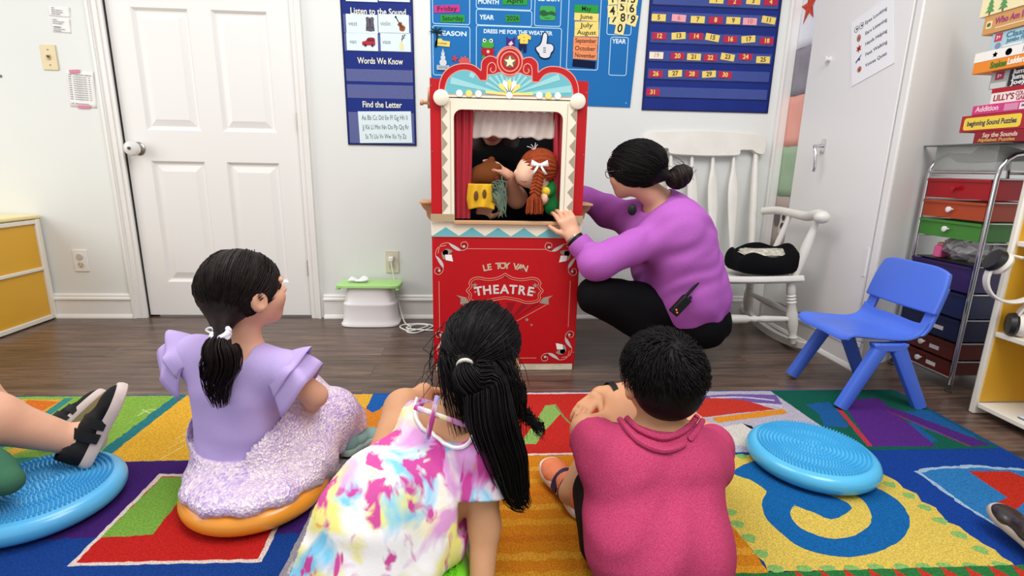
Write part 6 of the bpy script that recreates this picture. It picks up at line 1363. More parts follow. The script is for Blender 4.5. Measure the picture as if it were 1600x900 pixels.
# ================================================================ boy in the pink T-shirt
BO = thing('person', 'boy in pink T-shirt and black shorts sitting hugging his knees', 'person', (.36, .9, .014))
fo = A(-.15, .98, .0); hC = Head(P(1031, 592, 1.02), (-.16, .97, -.08), .205, (0, 0, 1))
pelC = A(P(1028, 930, .86)); pelC[2] = .105; waiC = A(P(1026, 850, .88)); cheC = A(P(1022, 745, .93)); nekC = A(P(1032, 678, .995)); ltC = A(.99, .12, -.02)
sLC = A(P(944, 712, .985)); sRC = A(P(1099, 716, .995)); kLC = A(P(970, 640, 1.22)); kRC = A(P(1060, 650, 1.28)); fL = A(P(892, 770, 1.12)); fL[2] = .06; fR = A(.40, 1.28, .06)
B = SDF(); hC.add(B, nekC+A(0, 0, -.02), (.2, .25)); torso(B, waiC, cheC, nekC, ltC, (.045, .085), (.055, .08), (sLC, sRC), 0, .05, .036); B.cap(waiC, pelC, .1, .1, .05)
for s_, kn, ft in ((-1, kLC, fL), (1, kRC, fR)): B.cap(pelC+ltC*s_*.06, kn, .08, .046, .04); B.cap(kn, ft, .045, .032, .02)
elLC = A(P(916, 672, 1.08)); wLC = A(P(962, 655, 1.25)); elRC = A(P(1115, 690, 1.16)); wRC = A(P(936, 617, 1.24))
B.chain([sLC, elLC, wLC], [.04, .034, .026], .02); B.chain([sRC, elRC, A(P(1010, 606, 1.28)), wRC], [.04, .034, .027, .022], .02)
Hn = SDF(); hand(Hn, wRC, A(P(897, 652, 1.19))-wRC, (.35, .2, -.9), .12, .3, 1, curls=(.25, .3, .35, .4)); hand(Hn, wLC, (.8, .1, -.2), (0, -.7, -.5), .115, .5, -1)
surf('body', [B.mesh(.0055), Hn.mesh(.0034)], [SKIN2, LIPM], BO, lips(hC)); hC.face(BO)
PK = mat('pink_heather', '#ab3059', .85, bump=(260, .12), var=(420, '#c4577d', .5, 2))
S = SDF(); torso(S, waiC, cheC, nekC, ltC, (.046, .082), (.058, .078), (sLC, sRC), .010, .05, .038); [S.cap(waiC+ltC*q_*.045, pelC+ltC*q_*.045+A(-.006, -.01, .01), .092, .098, .06) for q_ in (-1, 1)]; S.cap(nekC+A(0, .0, .0), hC.w(0, -.1, -.3), .058, .064, .012, -1)
S.cap(sLC, sLC+(elLC-sLC)*.72, .05, .056, .03); S.cap(sRC, sRC+(elRC-sRC)*.6, .05, .056, .03)
def drape(X, Y, Z, D):                                  # the collar sags in arcs below the neck
    r = np.sqrt((X-nekC[0]-.01)**2+((Z-nekC[2]-.02)*1.0)**2); w_ = np.clip(1-r/.17, 0, 1)*(Y < nekC[1]+.02); return D-.006*w_*np.sin(r*190)
S.post += [lambda X, Y, Z, D: D+.0045*np.sin(13*np.arctan2(X-nekC[0]+.02*np.sin(Z*18), nekC[2]+.07-Z)+1.5)*np.clip((nekC[2]-.02-Z)/.12, 0, 1)*(Y < nekC[1]), wrinkle(.004, 34, (.6, .1, .8), 5), wrinkle(.0016, 90, (-.3, 0, 1), 8), cut_plane(A(0, 0, .02), (0, 0, 1)), cut_plane(sLC+(elLC-sLC)*.72, (sLC-elLC)), ]
sh_ = S.mesh(.0045); surf('t_shirt', sh_, PK, BO)
def lay2(px, py, off=.0):
    p = A(P(px, py, .9)); V = sh_[0]; o = A(0, 0, CH); d = np.array(ray(px, py)); d = d/np.linalg.norm(d); w_ = V-o; t_ = w_@d; q = np.linalg.norm(w_-t_[:, None]*d, axis=1); i = np.argsort(q)[:12]; return o+d*(t_[i].min()-off)
for k_, arc_ in enumerate((((978, 652), (1000, 672), (1036, 684), (1070, 672), (1090, 650)), ((968, 655), (998, 689), (1037, 704), (1074, 690), (1098, 657)))):
    b = MB(); b.tube([lay2(x, y, .005) for x, y in spline(arc_, 5)], .0065, 8); b.build('collar_fold', PK, BO, world=True)
b = MB(); pts = []
for i in range(25):
    a = -PI*.08+PI*1.16*i/24; pts.append(nekC+A(.004-.06*math.cos(a), .012-.055*math.sin(a), .006-.022*math.sin(a)))
b.tube(pts, .0075, 8); b.build('collar', PK, BO, world=True)
BLS = mat('black_shorts', '#101013', .8, bump=(80, .15))
S = SDF()
for s_, kn in ((-1, kLC), (1, kRC)): S.cap(pelC+ltC*s_*.05, pelC+ltC*s_*.06+(kn-pelC)*.72, .07, .07, .05)
S.cap(pelC-ltC*.04, pelC+ltC*.04, .08, .08, .04); S.post += [wrinkle(.003, 50, (0, 1, 1), 4), cut_plane(A(0, 0, .012), (0, 0, 1)), cut_plane(pelC+(kLC-pelC)*.68, pelC-(kLC+kRC)/2)]; surf('shorts', S.mesh(.0055), BLS, BO)
# legs of the shorts that hang to the shin on the left
S = SDF(); S.cap(pelC+A(-.085, .06, .03), A(P(938, 770, 1.02)), .075, .06, .03); S.cap(A(P(938, 770, 1.02)), A(P(942, 850, .93)), .05, .05, .03); S.post += [cut_plane(A(0, 0, .013), (0, 0, 1))]; surf('shorts_leg', S.mesh(.0055), BLS, BO)
ORU = mat('orange_sneaker', '#e88a5f', .6, var=(30, '#d9744c', .6), bump=(200, .3)); WS = mat('white_sole', '#ddd8d2', .6); PURP = mat('purple_overlay', '#33264a', .5)
hl = A(G(916, 808, .018)); hl[2] = .018; MF = Matrix(frame(hl, (.9, .35, .1), (-.28, .95, .12)))
sh = shoe(BO, MF, .205, ORU, WS, PURP); 
MF = Matrix(frame(fR+A(0, -.04, -.045), (1, 0, 0), (0, 1, 0))); shoe(BO, MF, .19, ORU, WS, PURP)
b = MB(); c = wRC*.75+A(P(1010, 606, 1.28))*.25; dd = A(P(1010, 606, 1.28))-wRC; dd /= np.linalg.norm(dd); s1 = np.cross(dd, A(0, 0, 1)); s1 /= np.linalg.norm(s1); s2 = np.cross(dd, s1)
v = []
for i in range(21):
    a = 2*PI*i/20; o = s1*math.cos(a)+s2*math.sin(a); v += [c+o*.0275-dd*.008, c+o*.0275+dd*.008, c+o*.03+dd*.008, c+o*.03-dd*.008]
b.add(v, [(4*i+j, 4*i+(j+1) % 4, 4*i+4+(j+1) % 4, 4*i+4+j) for i in range(20) for j in range(4)]); b.build('wristband', plain('#131316', .5), BO, world=True)
# short hair growing from the crown
C = SDF(); C.ell(hC.w(0, -.07, .115), A(.36, .445, .395)*hC.h*.99, hC.R, .02); C.ell(hC.w(0, -.22, -.08), A(.30, .24, .26)*hC.h, hC.R, .05); C.post += [cut_plane(hC.w(0, .1, -.1), hC.R@A(0, -.8, .6)), cut_plane(hC.w(0, 0, -.26), hC.R@A(0, -.25, 1))]
ms = [hair_me(C.mesh(.0045), BO)]; r_ = np.random.RandomState(3); ls = []; cw = A(.05, -.45, .9); rad = A(.365, .45, .40)
while len(ls) < 2600:
    d0 = r_.randn(3); d0 /= np.linalg.norm(d0); q = d0*rad+A(0, -.07, .1)
    if (q-A(0, .14, -.1))@A(0, -.8, .6) < 0 or q[2] < -.27+.12*(abs(q[0]) > .22): continue
    away = d0-cw/np.linalg.norm(cw)*(d0@cw)/np.linalg.norm(cw); away /= np.linalg.norm(away)+1e-6; tg = away-d0*(away@d0); tg /= np.linalg.norm(tg)+1e-6; tg = tg*.8+np.cross(d0, tg)*.5+r_.randn(3)*.22
    L_ = .15+.13*r_.rand()*(1 if q[2] > 0 else .5); l = []
    for k in range(6):
        t = k/5; p = d0+tg*L_*2.2*t; p /= np.linalg.norm(p); l.append(tuple(hC.w(*(p*rad*(1+.10*math.sin(t*1.7)*((.9+1.3*r_.rand()) if q[2] > .1 else .35))+A(0, -.07, .1)))))
    ls.append(l)
ms.append(strands('h', ls, M_HAIR, BO, .0012, .0004)); join_hair('hair', ms, M_HAIR, BO)
# ================================================================ the woman crouching beside the theatre
TE = thing('person', 'woman in orchid purple sweatshirt and black trousers crouching beside the puppet theatre', 'person', (.75, 2.25, 0))
hT = Head(P(990, 267, 2.08), (-.66, .74, -.10), .226, (0, 0, 1), 0)
nkT = A(P(1040, 322, 2.1)); chT = A(P(1046, 385, 2.08)); wsT = A(P(1066, 452, 2.1)); pvT = A(P(1073, 490, 2.11))
s1T = A(P(1062, 353, 1.97)); s2T = A(P(1000, 345, 2.23)); latT = s1T-s2T; latT /= np.linalg.norm(latT)
e1 = A(P(932, 412, 1.96)); w1 = A(P(897, 372, 2.012)); e2 = A(P(950, 330, 2.37)); w2 = A(P(898, 302, 2.34))
k1 = A(P(934, 462, 1.99)); k2 = A(P(947, 468, 2.21)); a1 = A(P(1045, 545, 2.06)); a2 = A(P(1050, 540, 2.26)); a1[2] = .11; a2[2] = .11
B = SDF(); hT.add(B, nkT, (.2, .26), False); torso(B, wsT, chT, nkT, -latT, (.05, .11), (.06, .115), (s2T, s1T), 0, .06, .05); B.cap(wsT, pvT, .13, .14, .06)
B.chain([s1T, e1, w1], [.05, .042, .029], .03); B.chain([s2T, e2, w2], [.05, .042, .029], .03)
for kn, an in ((k1, a1), (k2, a2)): B.cap(pvT, kn, .1, .06, .05); B.cap(kn, an, .06, .04, .02)
Hn = SDF(); hand(Hn, w1, A(P(882, 334, 2.028))-w1, (-.25, .95, .1), .162, .5, 1, curls=(.5, .55, .6, .65), tcurl=.5, spread=.06); Hn.cap(w1+(e1-w1)*.35, w1, .034, .029, .02)
surf('body', [B.mesh(.0065), Hn.mesh(.0034)], [SKIN1, LIPM], TE, lips(hT)); hT.face(TE)
ORC = mat('orchid_fleece', '#b564bc', .85, bump=(180, .2), var=(300, '#a557ad', .5, 2))
S = SDF(); torso(S, wsT, chT, nkT, -latT, (.07, .135), (.08, .125), (s2T, s1T), .012, .07, .062); S.cap(wsT, pvT+A(.01, 0, .02), .165, .16, .06)
S.chain([s1T, e1], [.072, .066], .05); S.cap(e1, w1+(e1-w1)*.22, .066, .044, .03); S.chain([s2T, e2, w2], [.072, .064, .05], .05)
S.cap(nkT, hT.w(0, -.1, -.3), .062, .068, .014, -1)
cf = w1+(e1-w1)*.22; cd = (e1-w1)/np.linalg.norm(e1-w1)
S.post += [wrinkle(.006, 34, (.7, .2, .7), 2, .8), wrinkle(.0025, 75, (-.5, .2, .8), 6, .7), cut_plane(pvT+A(0, 0, -.005), (-.28, 0, 1)), lambda X, Y, Z, D: np.where((Y < 2.2)&(X < .5), np.maximum(D, -((X-cf[0])*cd[0]+(Y-cf[1])*cd[1]+(Z-cf[2])*cd[2])), D)]
S.p = [q for q in S.p]
surf('sweatshirt', S.mesh(.0055), ORC, TE)
b = MB(); c = w1+(e1-w1)*.3; d_ = (e1-w1)/np.linalg.norm(e1-w1); q1 = np.cross(d_, A(0, 0, 1)); q1 /= np.linalg.norm(q1); q2 = np.cross(d_, q1)
b.tube([c-d_*.024, c-d_*.02, c+d_*.02, c+d_*.026], [.040, .0475, .049, .046], 24); b.build('cuff', ORC, TE, world=True)
b = MB(); b.tube([nkT+A(.002, .0, .028)+A(.066*math.cos(a), .06*math.sin(a), .012*math.cos(a)) for a in [2*PI*i/24 for i in range(25)]], .008, 8); b.build('neckband', ORC, TE, world=True)
BLT = mat('black_trousers', '#0a0a0c', .85, bump=(120, .15))
S = SDF()
for kn, an in ((k1, a1), (k2, a2)): S.cap(pvT, kn, .115, .078, .05); S.cap(kn, an, .076, .06, .03)
S.ell(pvT+A(.03, 0, -.02), (.15, .19, .13), None, .05); S.post += [wrinkle(.003, 45, (1, 0, .4), 9), cut_plane(A(0, 0, .075), (0, 0, 1))]; surf('trousers', S.mesh(.0065), BLT, TE)
for an in (a1, a2):
    MF = Matrix(frame((an[0]+.05, an[1], .002), (0, 1, 0), (-1, 0, 0))) @ RX(-.0); shoe(TE, MF, .24, mat('black_sneaker', '#151517', .6), mat('dark_sole', '#2a2a2c', .6))
# wrist strap
def ringband(name, c, d, r, wd, th, m, root):
    d = A(d)/np.linalg.norm(d); u1 = np.cross(d, A(0, .3, 1)); u1 /= np.linalg.norm(u1); u2 = np.cross(d, u1); b = MB(); v = []
    for i in range(25):
        a = 2*PI*i/24; o = u1*math.cos(a)+u2*math.sin(a)
        for rr, s_ in ((r, -1), (r, 1), (r+th, 1), (r+th, -1)): v.append(c+o*rr+d*s_*wd/2)
    b.add(v, [(4*i+j, 4*i+(j+1) % 4, 4*i+4+(j+1) % 4, 4*i+4+j) for i in range(24) for j in range(4)]); return b.build(name, m, root, world=True)
cw_ = w1+(e1-w1)*.09; ringband('watch_strap', cw_, e1-w1, .0325, .02, .003, plain('#121214', .5), TE); ringband('watch_edge', w1+(e1-w1)*-.02, e1-w1, .0315, .006, .002, mat('silver_metal', '#b9b9bd', .25, 1.), TE)
b = MB(); b.ell(tuple(A(P(988, 328, 1.965))), (.018, .012, .022), 0, None, 12); b.build('collar_clip', plain('#161617', .5), TE, world=True)
# glasses
b = MB()
for x in (-.15, .15): b.tube([hT.w(x+.1*math.cos(a), .425, -.01+.085*math.sin(a)) for a in [2*PI*i/20 for i in range(21)]], .0016, 6)
b.tube([hT.w(-.05, .43, .01), hT.w(0, .45, .02), hT.w(.05, .43, .01)], .0016, 6)
for x in (-1, 1): b.tube([hT.w(x*.25, .42, .01), hT.w(x*.37, .2, .01), hT.w(x*.385, -.02, .0)], .0016, 6)
b.build('glasses', mat('glasses_frame', '#8c7a6c', .3, .6), TE, world=True)
tieT = A(P(1048, 276, 1.985))
bun = A(P(1058, 279, 2.0))
C = SDF(); C.ell(bun, (.042, .04, .04), None, .02); C.ell(bun+A(.018, -.01, .02), (.034, .03, .03), None, .03); C.post.append(lambda X, Y, Z, D: D+.004*np.sin(X*260+Z*90+3*np.sin(Y*60))); 
bunm = C.mesh(.004)
hr = ponytail_hair(hT, TE, M_HAIR, tieT, [tieT, bun, bun+A(.01, 0, .01)], 1100, 60, [.02, .035, .035], .004, 77, rad=(.405, .53, .425), low=-.5, lift=.02, res=.005, hl=((0, .2, -.22), (0, -.86, .5)))
r_ = np.random.RandomState(8); ls = []
for i in range(260):
    o = r_.randn(3); o /= np.linalg.norm(o); t_ = np.cross(o, r_.randn(3)); t_ /= np.linalg.norm(t_); ls.append([tuple(bun+A(.043, .041, .041)*(o*math.cos(a)+t_*math.sin(a))*(1+.04*r_.rand())) for a in [k*.3 for k in range(7)]])
for i in range(70):
    s0 = bun+r_.randn(3)*.018+A(.02, 0, .03); e = A(P(1072+r_.rand()*12, 262+r_.rand()*22, 2.0)); ls.append(spline([tuple(s0), tuple(s0*.5+e*.5+A(0, 0, .018*r_.rand())), tuple(e)], 4))
join_hair('hair_bun', [hair_me(bunm, TE), strands('h', ls, M_HAIR, TE, .0011)], mat('hair_bun_brown', '#150d0b', .5, var=(90, '#2e1d17', .6)), TE)
# two-way radio clipped at the hip
rp0, rp1 = A(P(1062, 478, 1.885)), A(P(1092, 446, 1.885)); ax = (rp1-rp0)/np.linalg.norm(rp1-rp0)
WT = thing('two_way_radio', 'black two-way radio clipped at the hip of the purple sweatshirt', 'two-way radio', M=frame(rp0, (ax[2], 0, -ax[0]), ax))
MB().b2((-.019, -.04, -.012), (.019, .045, .014)).build('radio_body', plain('#141416', .5), WT, bevel=.005)
MB().tube([(-.01, .044, 0), (-.01, .06, 0), (-.01, .115, 0)], [.007, .006, .005], 10).build('antenna', plain('#101012', .5), WT); MB().tube([(.009, .045, 0), (.009, .056, 0)], .0055, 10).build('dial', plain('#101012', .5), WT)
q = MB(); q.box((-.006, -.02, .0146), (.006, .006, .0012)); q.box((.004, -.026, .0146), (.006, .005, .0012)); q.build('indicator', mat('orange_led', '#e0683a', .4, emit=.8), WT, split=True)
# ================================================================ the puppeteer behind the theatre, and the puppets
BK_ = mat('black_jersey', '#08080a', .9)
PU = thing('person', 'person in black kneeling behind the puppet theatre with a hand on the brown puppet', 'person', (.1, 2.45, 0))
hP = Head(P(770, 186, 2.42), (-.05, -.9, -.42), .23)
nkP = A(P(780, 240, 2.46)); chP = A(.10, 2.45, .68); wsP = A(.1, 2.48, .45); pvP = A(.1, 2.5, .32); sa = A(P(866, 222, 2.43)); sb = A(P(712, 246, 2.43))
ea = A(P(807, 312, 2.24)); wa = A(P(795, 275, 2.16)); eb = A(P(700, 340, 2.3)); wb = A(P(752, 345, 2.2))
kk = [A(-.02, 2.36, .09), A(.22, 2.36, .09)]; ff = [A(-.02, 2.70, .05), A(.22, 2.70, .05)]
B = SDF(); hP.add(B, nkP, (.22, .26)); torso(B, wsP, chP, nkP, (1, 0, 0), (.05, .11), (.07, .11), (sb, sa), 0, .05, .045); B.cap(wsP, pvP, .12, .13, .05)
for k_, f_ in zip(kk, ff): B.cap(pvP, k_, .09, .06, .04); B.cap(k_, f_, .055, .04, .03)
B.chain([sa, ea, wa], [.048, .034, .024], .03); B.chain([sb, eb, wb], [.048, .04, .03], .03)
Hn = SDF(); hand(Hn, wa, A(P(778, 262, 2.13))-wa, (-.75, .3, -.55), .135, .55, -1, curls=(.35, .45, .5, .55), tcurl=.5)
hand(Hn, wb, (.2, -.4, .8), (0, -.8, -.4), .15, .4, 1)
surf('body', [B.mesh(.0075), Hn.mesh(.0036)], [SKIN1, LIPM], PU, lips(hP)); hP.face(PU)
S = SDF(); torso(S, wsP, chP, nkP, (1, 0, 0), (.07, .125), (.09, .12), (sb, sa), .012, .06, .055); S.cap(wsP, pvP, .15, .16, .05); S.cap(A(.28, 2.5, .45), A(.29, 2.47, .82), .11, .09, .05); S.cap(sa, sa+(ea-sa)*.78, .06, .055, .03); S.chain([sb, eb, wb], [.06, .052, .042], .03); S.cap(nkP, hP.w(0, -.16, -.2), .085, .075, .04)
S.post += [wrinkle(.004, 40, (.3, 0, 1), 15)]; surf('shirt', S.mesh(.0075), BK_, PU)
S = SDF()
for k_, f_ in zip(kk, ff): S.cap(pvP, k_, .105, .075, .04); S.cap(k_, f_, .068, .05, .03)
S.ell(pvP, (.17, .14, .12), None, .05); S.post.append(cut_plane(A(0, 0, .003), (0, 0, 1))); surf('trousers', S.mesh(.008), BK_, PU)
C = SDF(); C.ell(hP.w(0, -.08, .13), A(.385, .45, .42)*hP.h, hP.R, .02); [C.cap(hP.w(x, -.05, .0), A(P(775+x*150, 262, 2.44)), .05, .06, .05) for x in (-.42, .42)]; C.cap(hP.w(0, .3, -.1), hP.w(0, .5, -.3), .2*hP.h, .25*hP.h, .02, -1); surf('hair', C.mesh(.006), M_HAIRB, PU)
# ---- girl puppet with the red braid
YRN = mat('auburn_yarn', '#9a4526', .9, bump=(70, .8), var=(40, '#7d3418', .7)); FELT = mat('puppet_skin', '#f0c4a8', .85); GRNF = mat('puppet_green', '#1f7a3c', .8, bump=(160, .3)); RIB = mat('white_ribbon', '#ece8e6', .6)
PG_ = thing('hand_puppet', 'girl puppet with auburn yarn braid and white bow in the theatre window', 'puppet', M=Matrix.Translation(P(840, 330, 2.13)))
hc = A(P(838, 266, 2.13)); R0 = .074
S = SDF(); S.ell(hc+A(-.006, -.002, -.004), (R0, .07, .07), None, .01); S.ell(hc+A(-.05, -.01, -.026), (.03, .04, .032), None, .03); S.ell(hc+A(-.079, -.012, -.012), (.013, .013, .012), None, .008); S.cap(hc+A(.015, 0, -.05), hc+A(.03, 0, -.1), .035, .04, .02); surf('head', S.mesh(.003), FELT, PG_)
S = SDF(); S.ell(hc+A(.012, .0, .014), (R0+.006, .078, .072), None, .01); S.post.append(cut_plane(hc+A(-.018, 0, -.012), (.72, 0, .7))); S.post.append(lambda X, Y, Z, D: D+.0025*np.sin(np.arctan2(Y-hc[1], Z-hc[2]+.0)*26)); surf('yarn_hair', S.mesh(.0028), YRN, PG_)
b = MB(); b.ell(tuple(hc+A(-.05, -.052, .0)), (.006, .004, .009)); b.build('eye', plain('#1d1512', .3), PG_, world=True)
b = MB(); b.tube([hc+A(-.066, -.045, -.042), hc+A(-.055, -.052, -.046), hc+A(-.044, -.056, -.044)], .002, 6); b.build('mouth', plain('#b0413f'), PG_, world=True)
br0 = A(P(843, 268, 2.045)); br1 = A(P(836, 302, 2.04)); b = MB()
for i in range(7):
    for s_ in (-1, 1):
        t = (i+.5*(s_ > 0))/6.5; c = br0+(br1-br0)*t; b.ell((0, 0, 0), (.017, .012, .0085), 0, Matrix.Translation(c+A(s_*.009, -.003*s_, 0)) @ RY(s_*.6), 12)
b.build('braid', YRN, PG_, world=True)
b = MB(); r_ = np.random.RandomState(2)
for i in range(70):
    a = r_.rand()*6.28; q = math.sqrt(r_.rand()); b.tube([br1+A(.008*math.cos(a)*q, .008*math.sin(a)*q, 0), br1+A(.03*math.cos(a)*q, .02*math.sin(a)*q, -.025), br1+A(.036*math.cos(a)*q, .024*math.sin(a)*q, -.07-.012*r_.rand())], .0026, 6, 0)
b.build('braid_tassel', YRN, PG_, world=True)
bw = A(P(843, 258, 2.04)); b = MB()
for s_ in (-1, 1): b.add([bw+A(0, 0, .004), bw+A(s_*.03, -.006, .02), bw+A(s_*.036, -.004, -.004), bw+A(0, 0, -.005)], [(0, 1, 2, 3)]); b.add([bw, bw+A(s_*.008, -.002, 0), bw+A(s_*.032, -.004, -.034), bw+A(s_*.02, -.004, -.036)], [(0, 1, 2, 3)])
b.build('bow', RIB, PG_, world=True, solid=.003); b = MB(); b.ell(tuple(bw+A(0, -.003, 0)), (.007, .006, .007)); b.build('bow_knot', RIB, PG_, world=True)
b = MB()
for e in ((-.03, 0, .016), (-.014, 0, .024), (.012, 0, .024), (.004, 0, .03)): b.tube([hc+A(-.012, -.02, .076), hc+A(-.012, -.02, .076)+A(*e)*.5+A(0, 0, .004), hc+A(-.012, -.02, .076)+A(*e)], .0028, 6, flatx=.5)
b.build('top_ribbon', RIB, PG_, world=True)
S = SDF(); c0 = A(P(862, 290, 2.13)); c1 = A(P(866, 322, 2.13)); S.cap(c0, c1, .03, .042, .02); S.cap(c0+A(-.005, -.02, -.015), A(P(852, 302, 2.07)), .024, .02, .015); S.post.append(wrinkle(.0025, 80, (.4, 0, 1), 3)); surf('dress', S.mesh(.003), GRNF, PG_)
b = MB(); b.ell(tuple(A(P(852, 299, 2.055))), (.02, .016, .018)); b.build('cuff', mat('puppet_yellow', '#e8c53a', .85), PG_, world=True); b = MB(); b.ell(tuple(A(P(850, 309, 2.05))), (.015, .012, .021)); b.build('hand', FELT, PG_, world=True)
# ---- brown puppet in a yellow shirt
BR = mat('brown_felt', '#6d3b1c', .9, bump=(140, .4)); PB_ = thing('hand_puppet', 'brown felt puppet in a yellow cloth with dark green fringe in the theatre window', 'puppet', M=Matrix.Translation(P(755, 330, 2.13)))
bc = A(P(757, 276, 2.14)); S = SDF(); S.ell(bc, (.062, .05, .042), None, .02); S.cap(bc+A(.01, 0, .02), A(P(768, 250, 2.13)), .038, .014, .03); S.cap(bc+A(.02, -.01, .0), A(P(778, 262, 2.12)), .03, .016, .02); S.cap(bc+A(-.02, 0, 0), A(P(738, 285, 2.14)), .035, .03, .02); surf('head', S.mesh(.003), BR, PB_)
S = SDF(); S.cap(bc+A(.01, -.03, -.012), bc+A(.05, -.035, -.004), .012, .006, .01); surf('mouth_lining', S.mesh(.003), plain('#8e2b22', .8), PB_)
YC = mat('yellow_cloth', '#e6b52e', .8, bump=(120, .2)); b = MB()
ct, cb_ = A(P(752, 287, 2.10)), A(P(752, 328, 2.10))
def yc(u, v):
    w_ = .052+.012*v-.03*max(0, v-.6); return Vector(ct+(cb_-ct)*v+A((u-.5)*2*w_, -.022*math.cos((u-.5)*2.6)+.004*math.sin(u*14+v*3), .012*math.sin(u*3.0)*v))
b.grid(yc, 26, 16); b.build('shirt', YC, PB_, world=True, solid=.003)
for (px, py, rr) in ((744, 306, .013), (757, 303, .012)): 
    b = MB(); b.ell(tuple(A(P(px, py, 2.072))), (rr*.7, .004, rr*1.5)); b.build('shirt_patch', plain('#6b4a2a', .8), PB_, world=True)
b = MB(); r_ = np.random.RandomState(5)
for i in range(46):
    s0 = A(P(768+r_.rand()*8, 282+r_.rand()*34, 2.09)); b.tube([s0, s0+A(.014+.012*r_.rand(), -.02, -.006+.02*r_.randn()), s0+A(.022+.02*r_.rand(), -.02, -.025+.016*r_.randn()), s0+A(.016+.03*r_.rand(), -.018, -.05+.01*r_.randn())], [.003, .004, .003, .0015], 6)
b.build('fringe', mat('sage_fringe', '#4f5f54', .85, var=(30, '#7a8a74', .7)), PB_, world=True)
# ================================================================ child at the left edge: legs, shorts and black sneakers
LK = thing('person', 'child at the left edge resting a black sneaker heel on the blue disc', 'person', (-1.5, 1.15, .014))
an1 = A(P(122, 690, 1.27)); kn1 = A(-1.38, 1.16, .33); hp1 = A(-1.62, 1.0, .14); an2 = A(P(42, 676, 1.40)); kn2 = A(-1.42, 1.33, .34); hp2 = A(-1.66, 1.14, .14)
wk = A(-1.72, 1.02, .24); ck = A(-1.74, 1.0, .40); nk_ = A(-1.74, 1.01, .5); sk1 = A(-1.70, .87, .46); sk2 = A(-1.78, 1.14, .46); hL = Head((-1.73, 1.02, .62), (.8, .55, .1), .205)
kn1 = an1+(A(P(-40, 648, 1.17))-an1)*1.35; 
B = SDF(); hL.add(B, nk_); torso(B, wk, ck, nk_, (.3, -.95, 0), (.035, .07), (.045, .068), (sk2, sk1), 0, .04, .034); B.cap(hp1, kn1, .075, .052, .04); B.cap(kn1, kn1+(an1-kn1)*.35, .052, .056, .03); B.cap(kn1+(an1-kn1)*.35, an1, .056, .034, .03); B.cap(hp2, kn2, .075, .052, .04); B.chain([kn2, kn2+(an2-kn2)*.35, an2], [.05, .054, .032], .03); B.cap(hp1, hp2, .09, .09, .04); B.cap(wk, (hp1+hp2)/2, .085, .09, .04)
B.cap(an1, an1+A(.02, .01, .02), .034, .034, .02)
ek1 = A(-1.66, .80, .30); wk1 = A(-1.62, .78, .12); ek2 = A(-1.82, 1.2, .32); wk2 = A(-1.8, 1.25, .12); B.chain([sk1, ek1, wk1], [.034, .028, .022], .02); B.chain([sk2, ek2, wk2], [.034, .028, .022], .02)
Hn = SDF(); hand(Hn, wk1, (.2, .1, -.9), (.9, 0, .1), .1, .2, 1); hand(Hn, wk2, (.2, .1, -.9), (.9, 0, .1), .1, .2, -1)
surf('body', [B.mesh(.006), Hn.mesh(.0036)], [SKIN1, LIPM], LK, lips(hL)); hL.face(LK)
GSH = mat('green_shorts', '#3d6b52', .85, bump=(160, .15)); S = SDF(); S.cap(hp1, A(P(-35, 745, 1.08)), .1, .055, .04); S.cap(A(P(-35, 742, 1.08)), A(P(12, 752, 1.07)), .05, .028, .04); S.cap(hp2, hp2+(kn2-hp2)*.6, .1, .08, .04); S.cap(wk, (hp1+hp2)/2, .1, .11, .04); S.post += [wrinkle(.004, 60, (1, 0, .5), 4), cut_plane(A(0, 0, .016), (0, 0, 1))]; surf('shorts', S.mesh(.005), GSH, LK)
S = SDF(); torso(S, wk, ck, nk_, (.3, -.95, 0), (.037, .078), (.047, .076), (sk2, sk1), .008, .04, .036); S.cap(sk1, sk1+(ek1-sk1)*.6, .045, .045, .02); S.cap(sk2, sk2+(ek2-sk2)*.6, .045, .045, .02); S.cap(nk_, hL.w(0, -.1, -.3), .048, .05, .01, -1); surf('t_shirt', S.mesh(.006), mat('grey_tee', '#8d9aa3', .85), LK)
C = SDF(); C.ell(hL.w(0, -.07, .115), A(.375, .455, .41)*hL.h, hL.R, .02); C.post.append(cut_plane(hL.w(0, .12, -.1), hL.R@A(0, -.75, .66))); surf('hair', C.mesh(.005), M_HAIRB, LK)
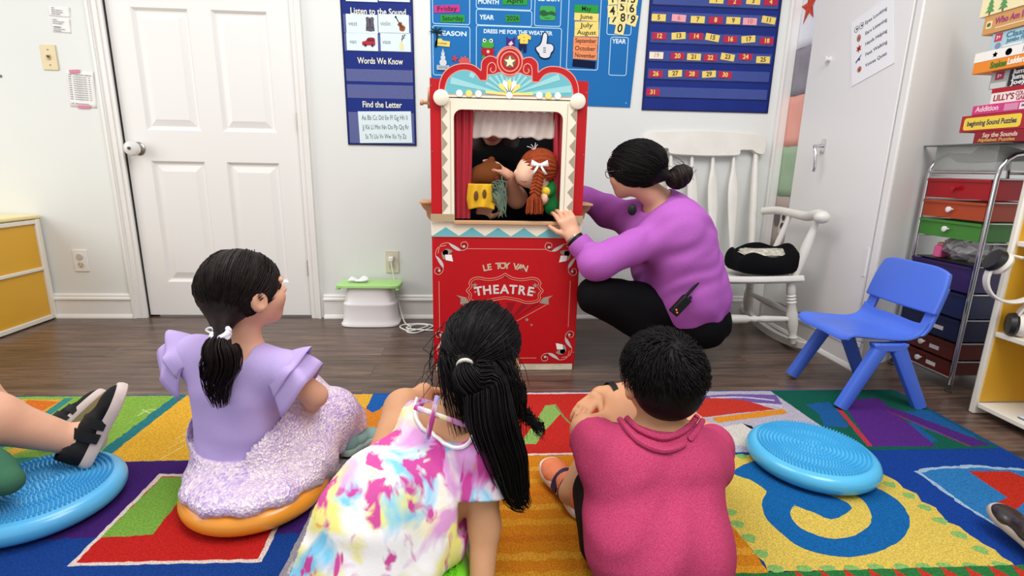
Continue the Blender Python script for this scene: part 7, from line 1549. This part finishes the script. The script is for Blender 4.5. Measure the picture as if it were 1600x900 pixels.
SHB = mat('black_knit_sneaker', '#121214', .75, bump=(140, .35), var=(14, '#3b3a3c', .35)); SSOLE = mat('greige_sole', '#cdbdb6', .55); STB = mat('black_strap', '#1a1a1c', .6)
def ankle_shoe(root, heel, toe, solen, L, *m):
    y = A(toe)-A(heel); y /= np.linalg.norm(y); z = -A(solen); z = z-y*(z@y); z /= np.linalg.norm(z); x = np.cross(y, z); return shoe(root, Matrix(frame(heel, x, y)), L, *m)
hl1 = A(P(140, 728, 1.262)); te1 = A(P(203, 604, 1.33)); ankle_shoe(LK, hl1, te1, (.78, .5, -.38), np.linalg.norm(te1-hl1)*1.0, SHB, SSOLE, STB)
hl2 = an2+A(.045, .01, -.045); ankle_shoe(LK, hl2, hl2+A(.09, .13, .1), (.85, .1, -.4), .185, SHB, SSOLE, STB)
S = SDF(); S.cap(an1+(kn1-an1)*.06, an1+A(.02, .01, .0), .038, .040, .01); S.post.append(cut_plane(an1+(kn1-an1)*.07, an1-kn1)); surf('sock', S.mesh(.004), mat('grey_sock', '#cfc6c2', .8), LK)
# ================================================================ child at the right edge: one dark shoe in the photo
RKD = thing('person', 'child at the right edge of whom only a dark shoe with pale sole shows', 'person', (1.25, .8, .014))
hs = A(G(1600, 878, .02)); 
B = SDF(); ar = hs+A(.07, -.02, .07); kr = ar+A(.10, -.30, .2); hr_ = kr+A(.25, -.25, -.2); B.chain([ar, kr, hr_], [.032, .052, .08], .04); B.cap(ar, ar+A(-.03, .05, -.03), .03, .026, .02); surf('body', B.mesh(.006), SKIN2, RKD)
S = SDF(); S.chain([kr+(ar-kr)*.15, kr, hr_], [.06, .064, .095], .04); surf('trousers', S.mesh(.006), mat('navy_trousers', '#20263a', .85), RKD)
hh_ = A(G(1622, 880, .016)); tt = A(G(1577, 845, .016)); hh_[2] = .04; tt[2] = .05; ankle_shoe(RKD, hh_+(hh_-tt)*.6, tt, (.1, .1, -1), .17, mat('dark_brown_shoe', '#2a2023', .3, coat=.3), mat('grey_sole', '#b5a8a0', .5), None)
bpy.context.view_layer.update()
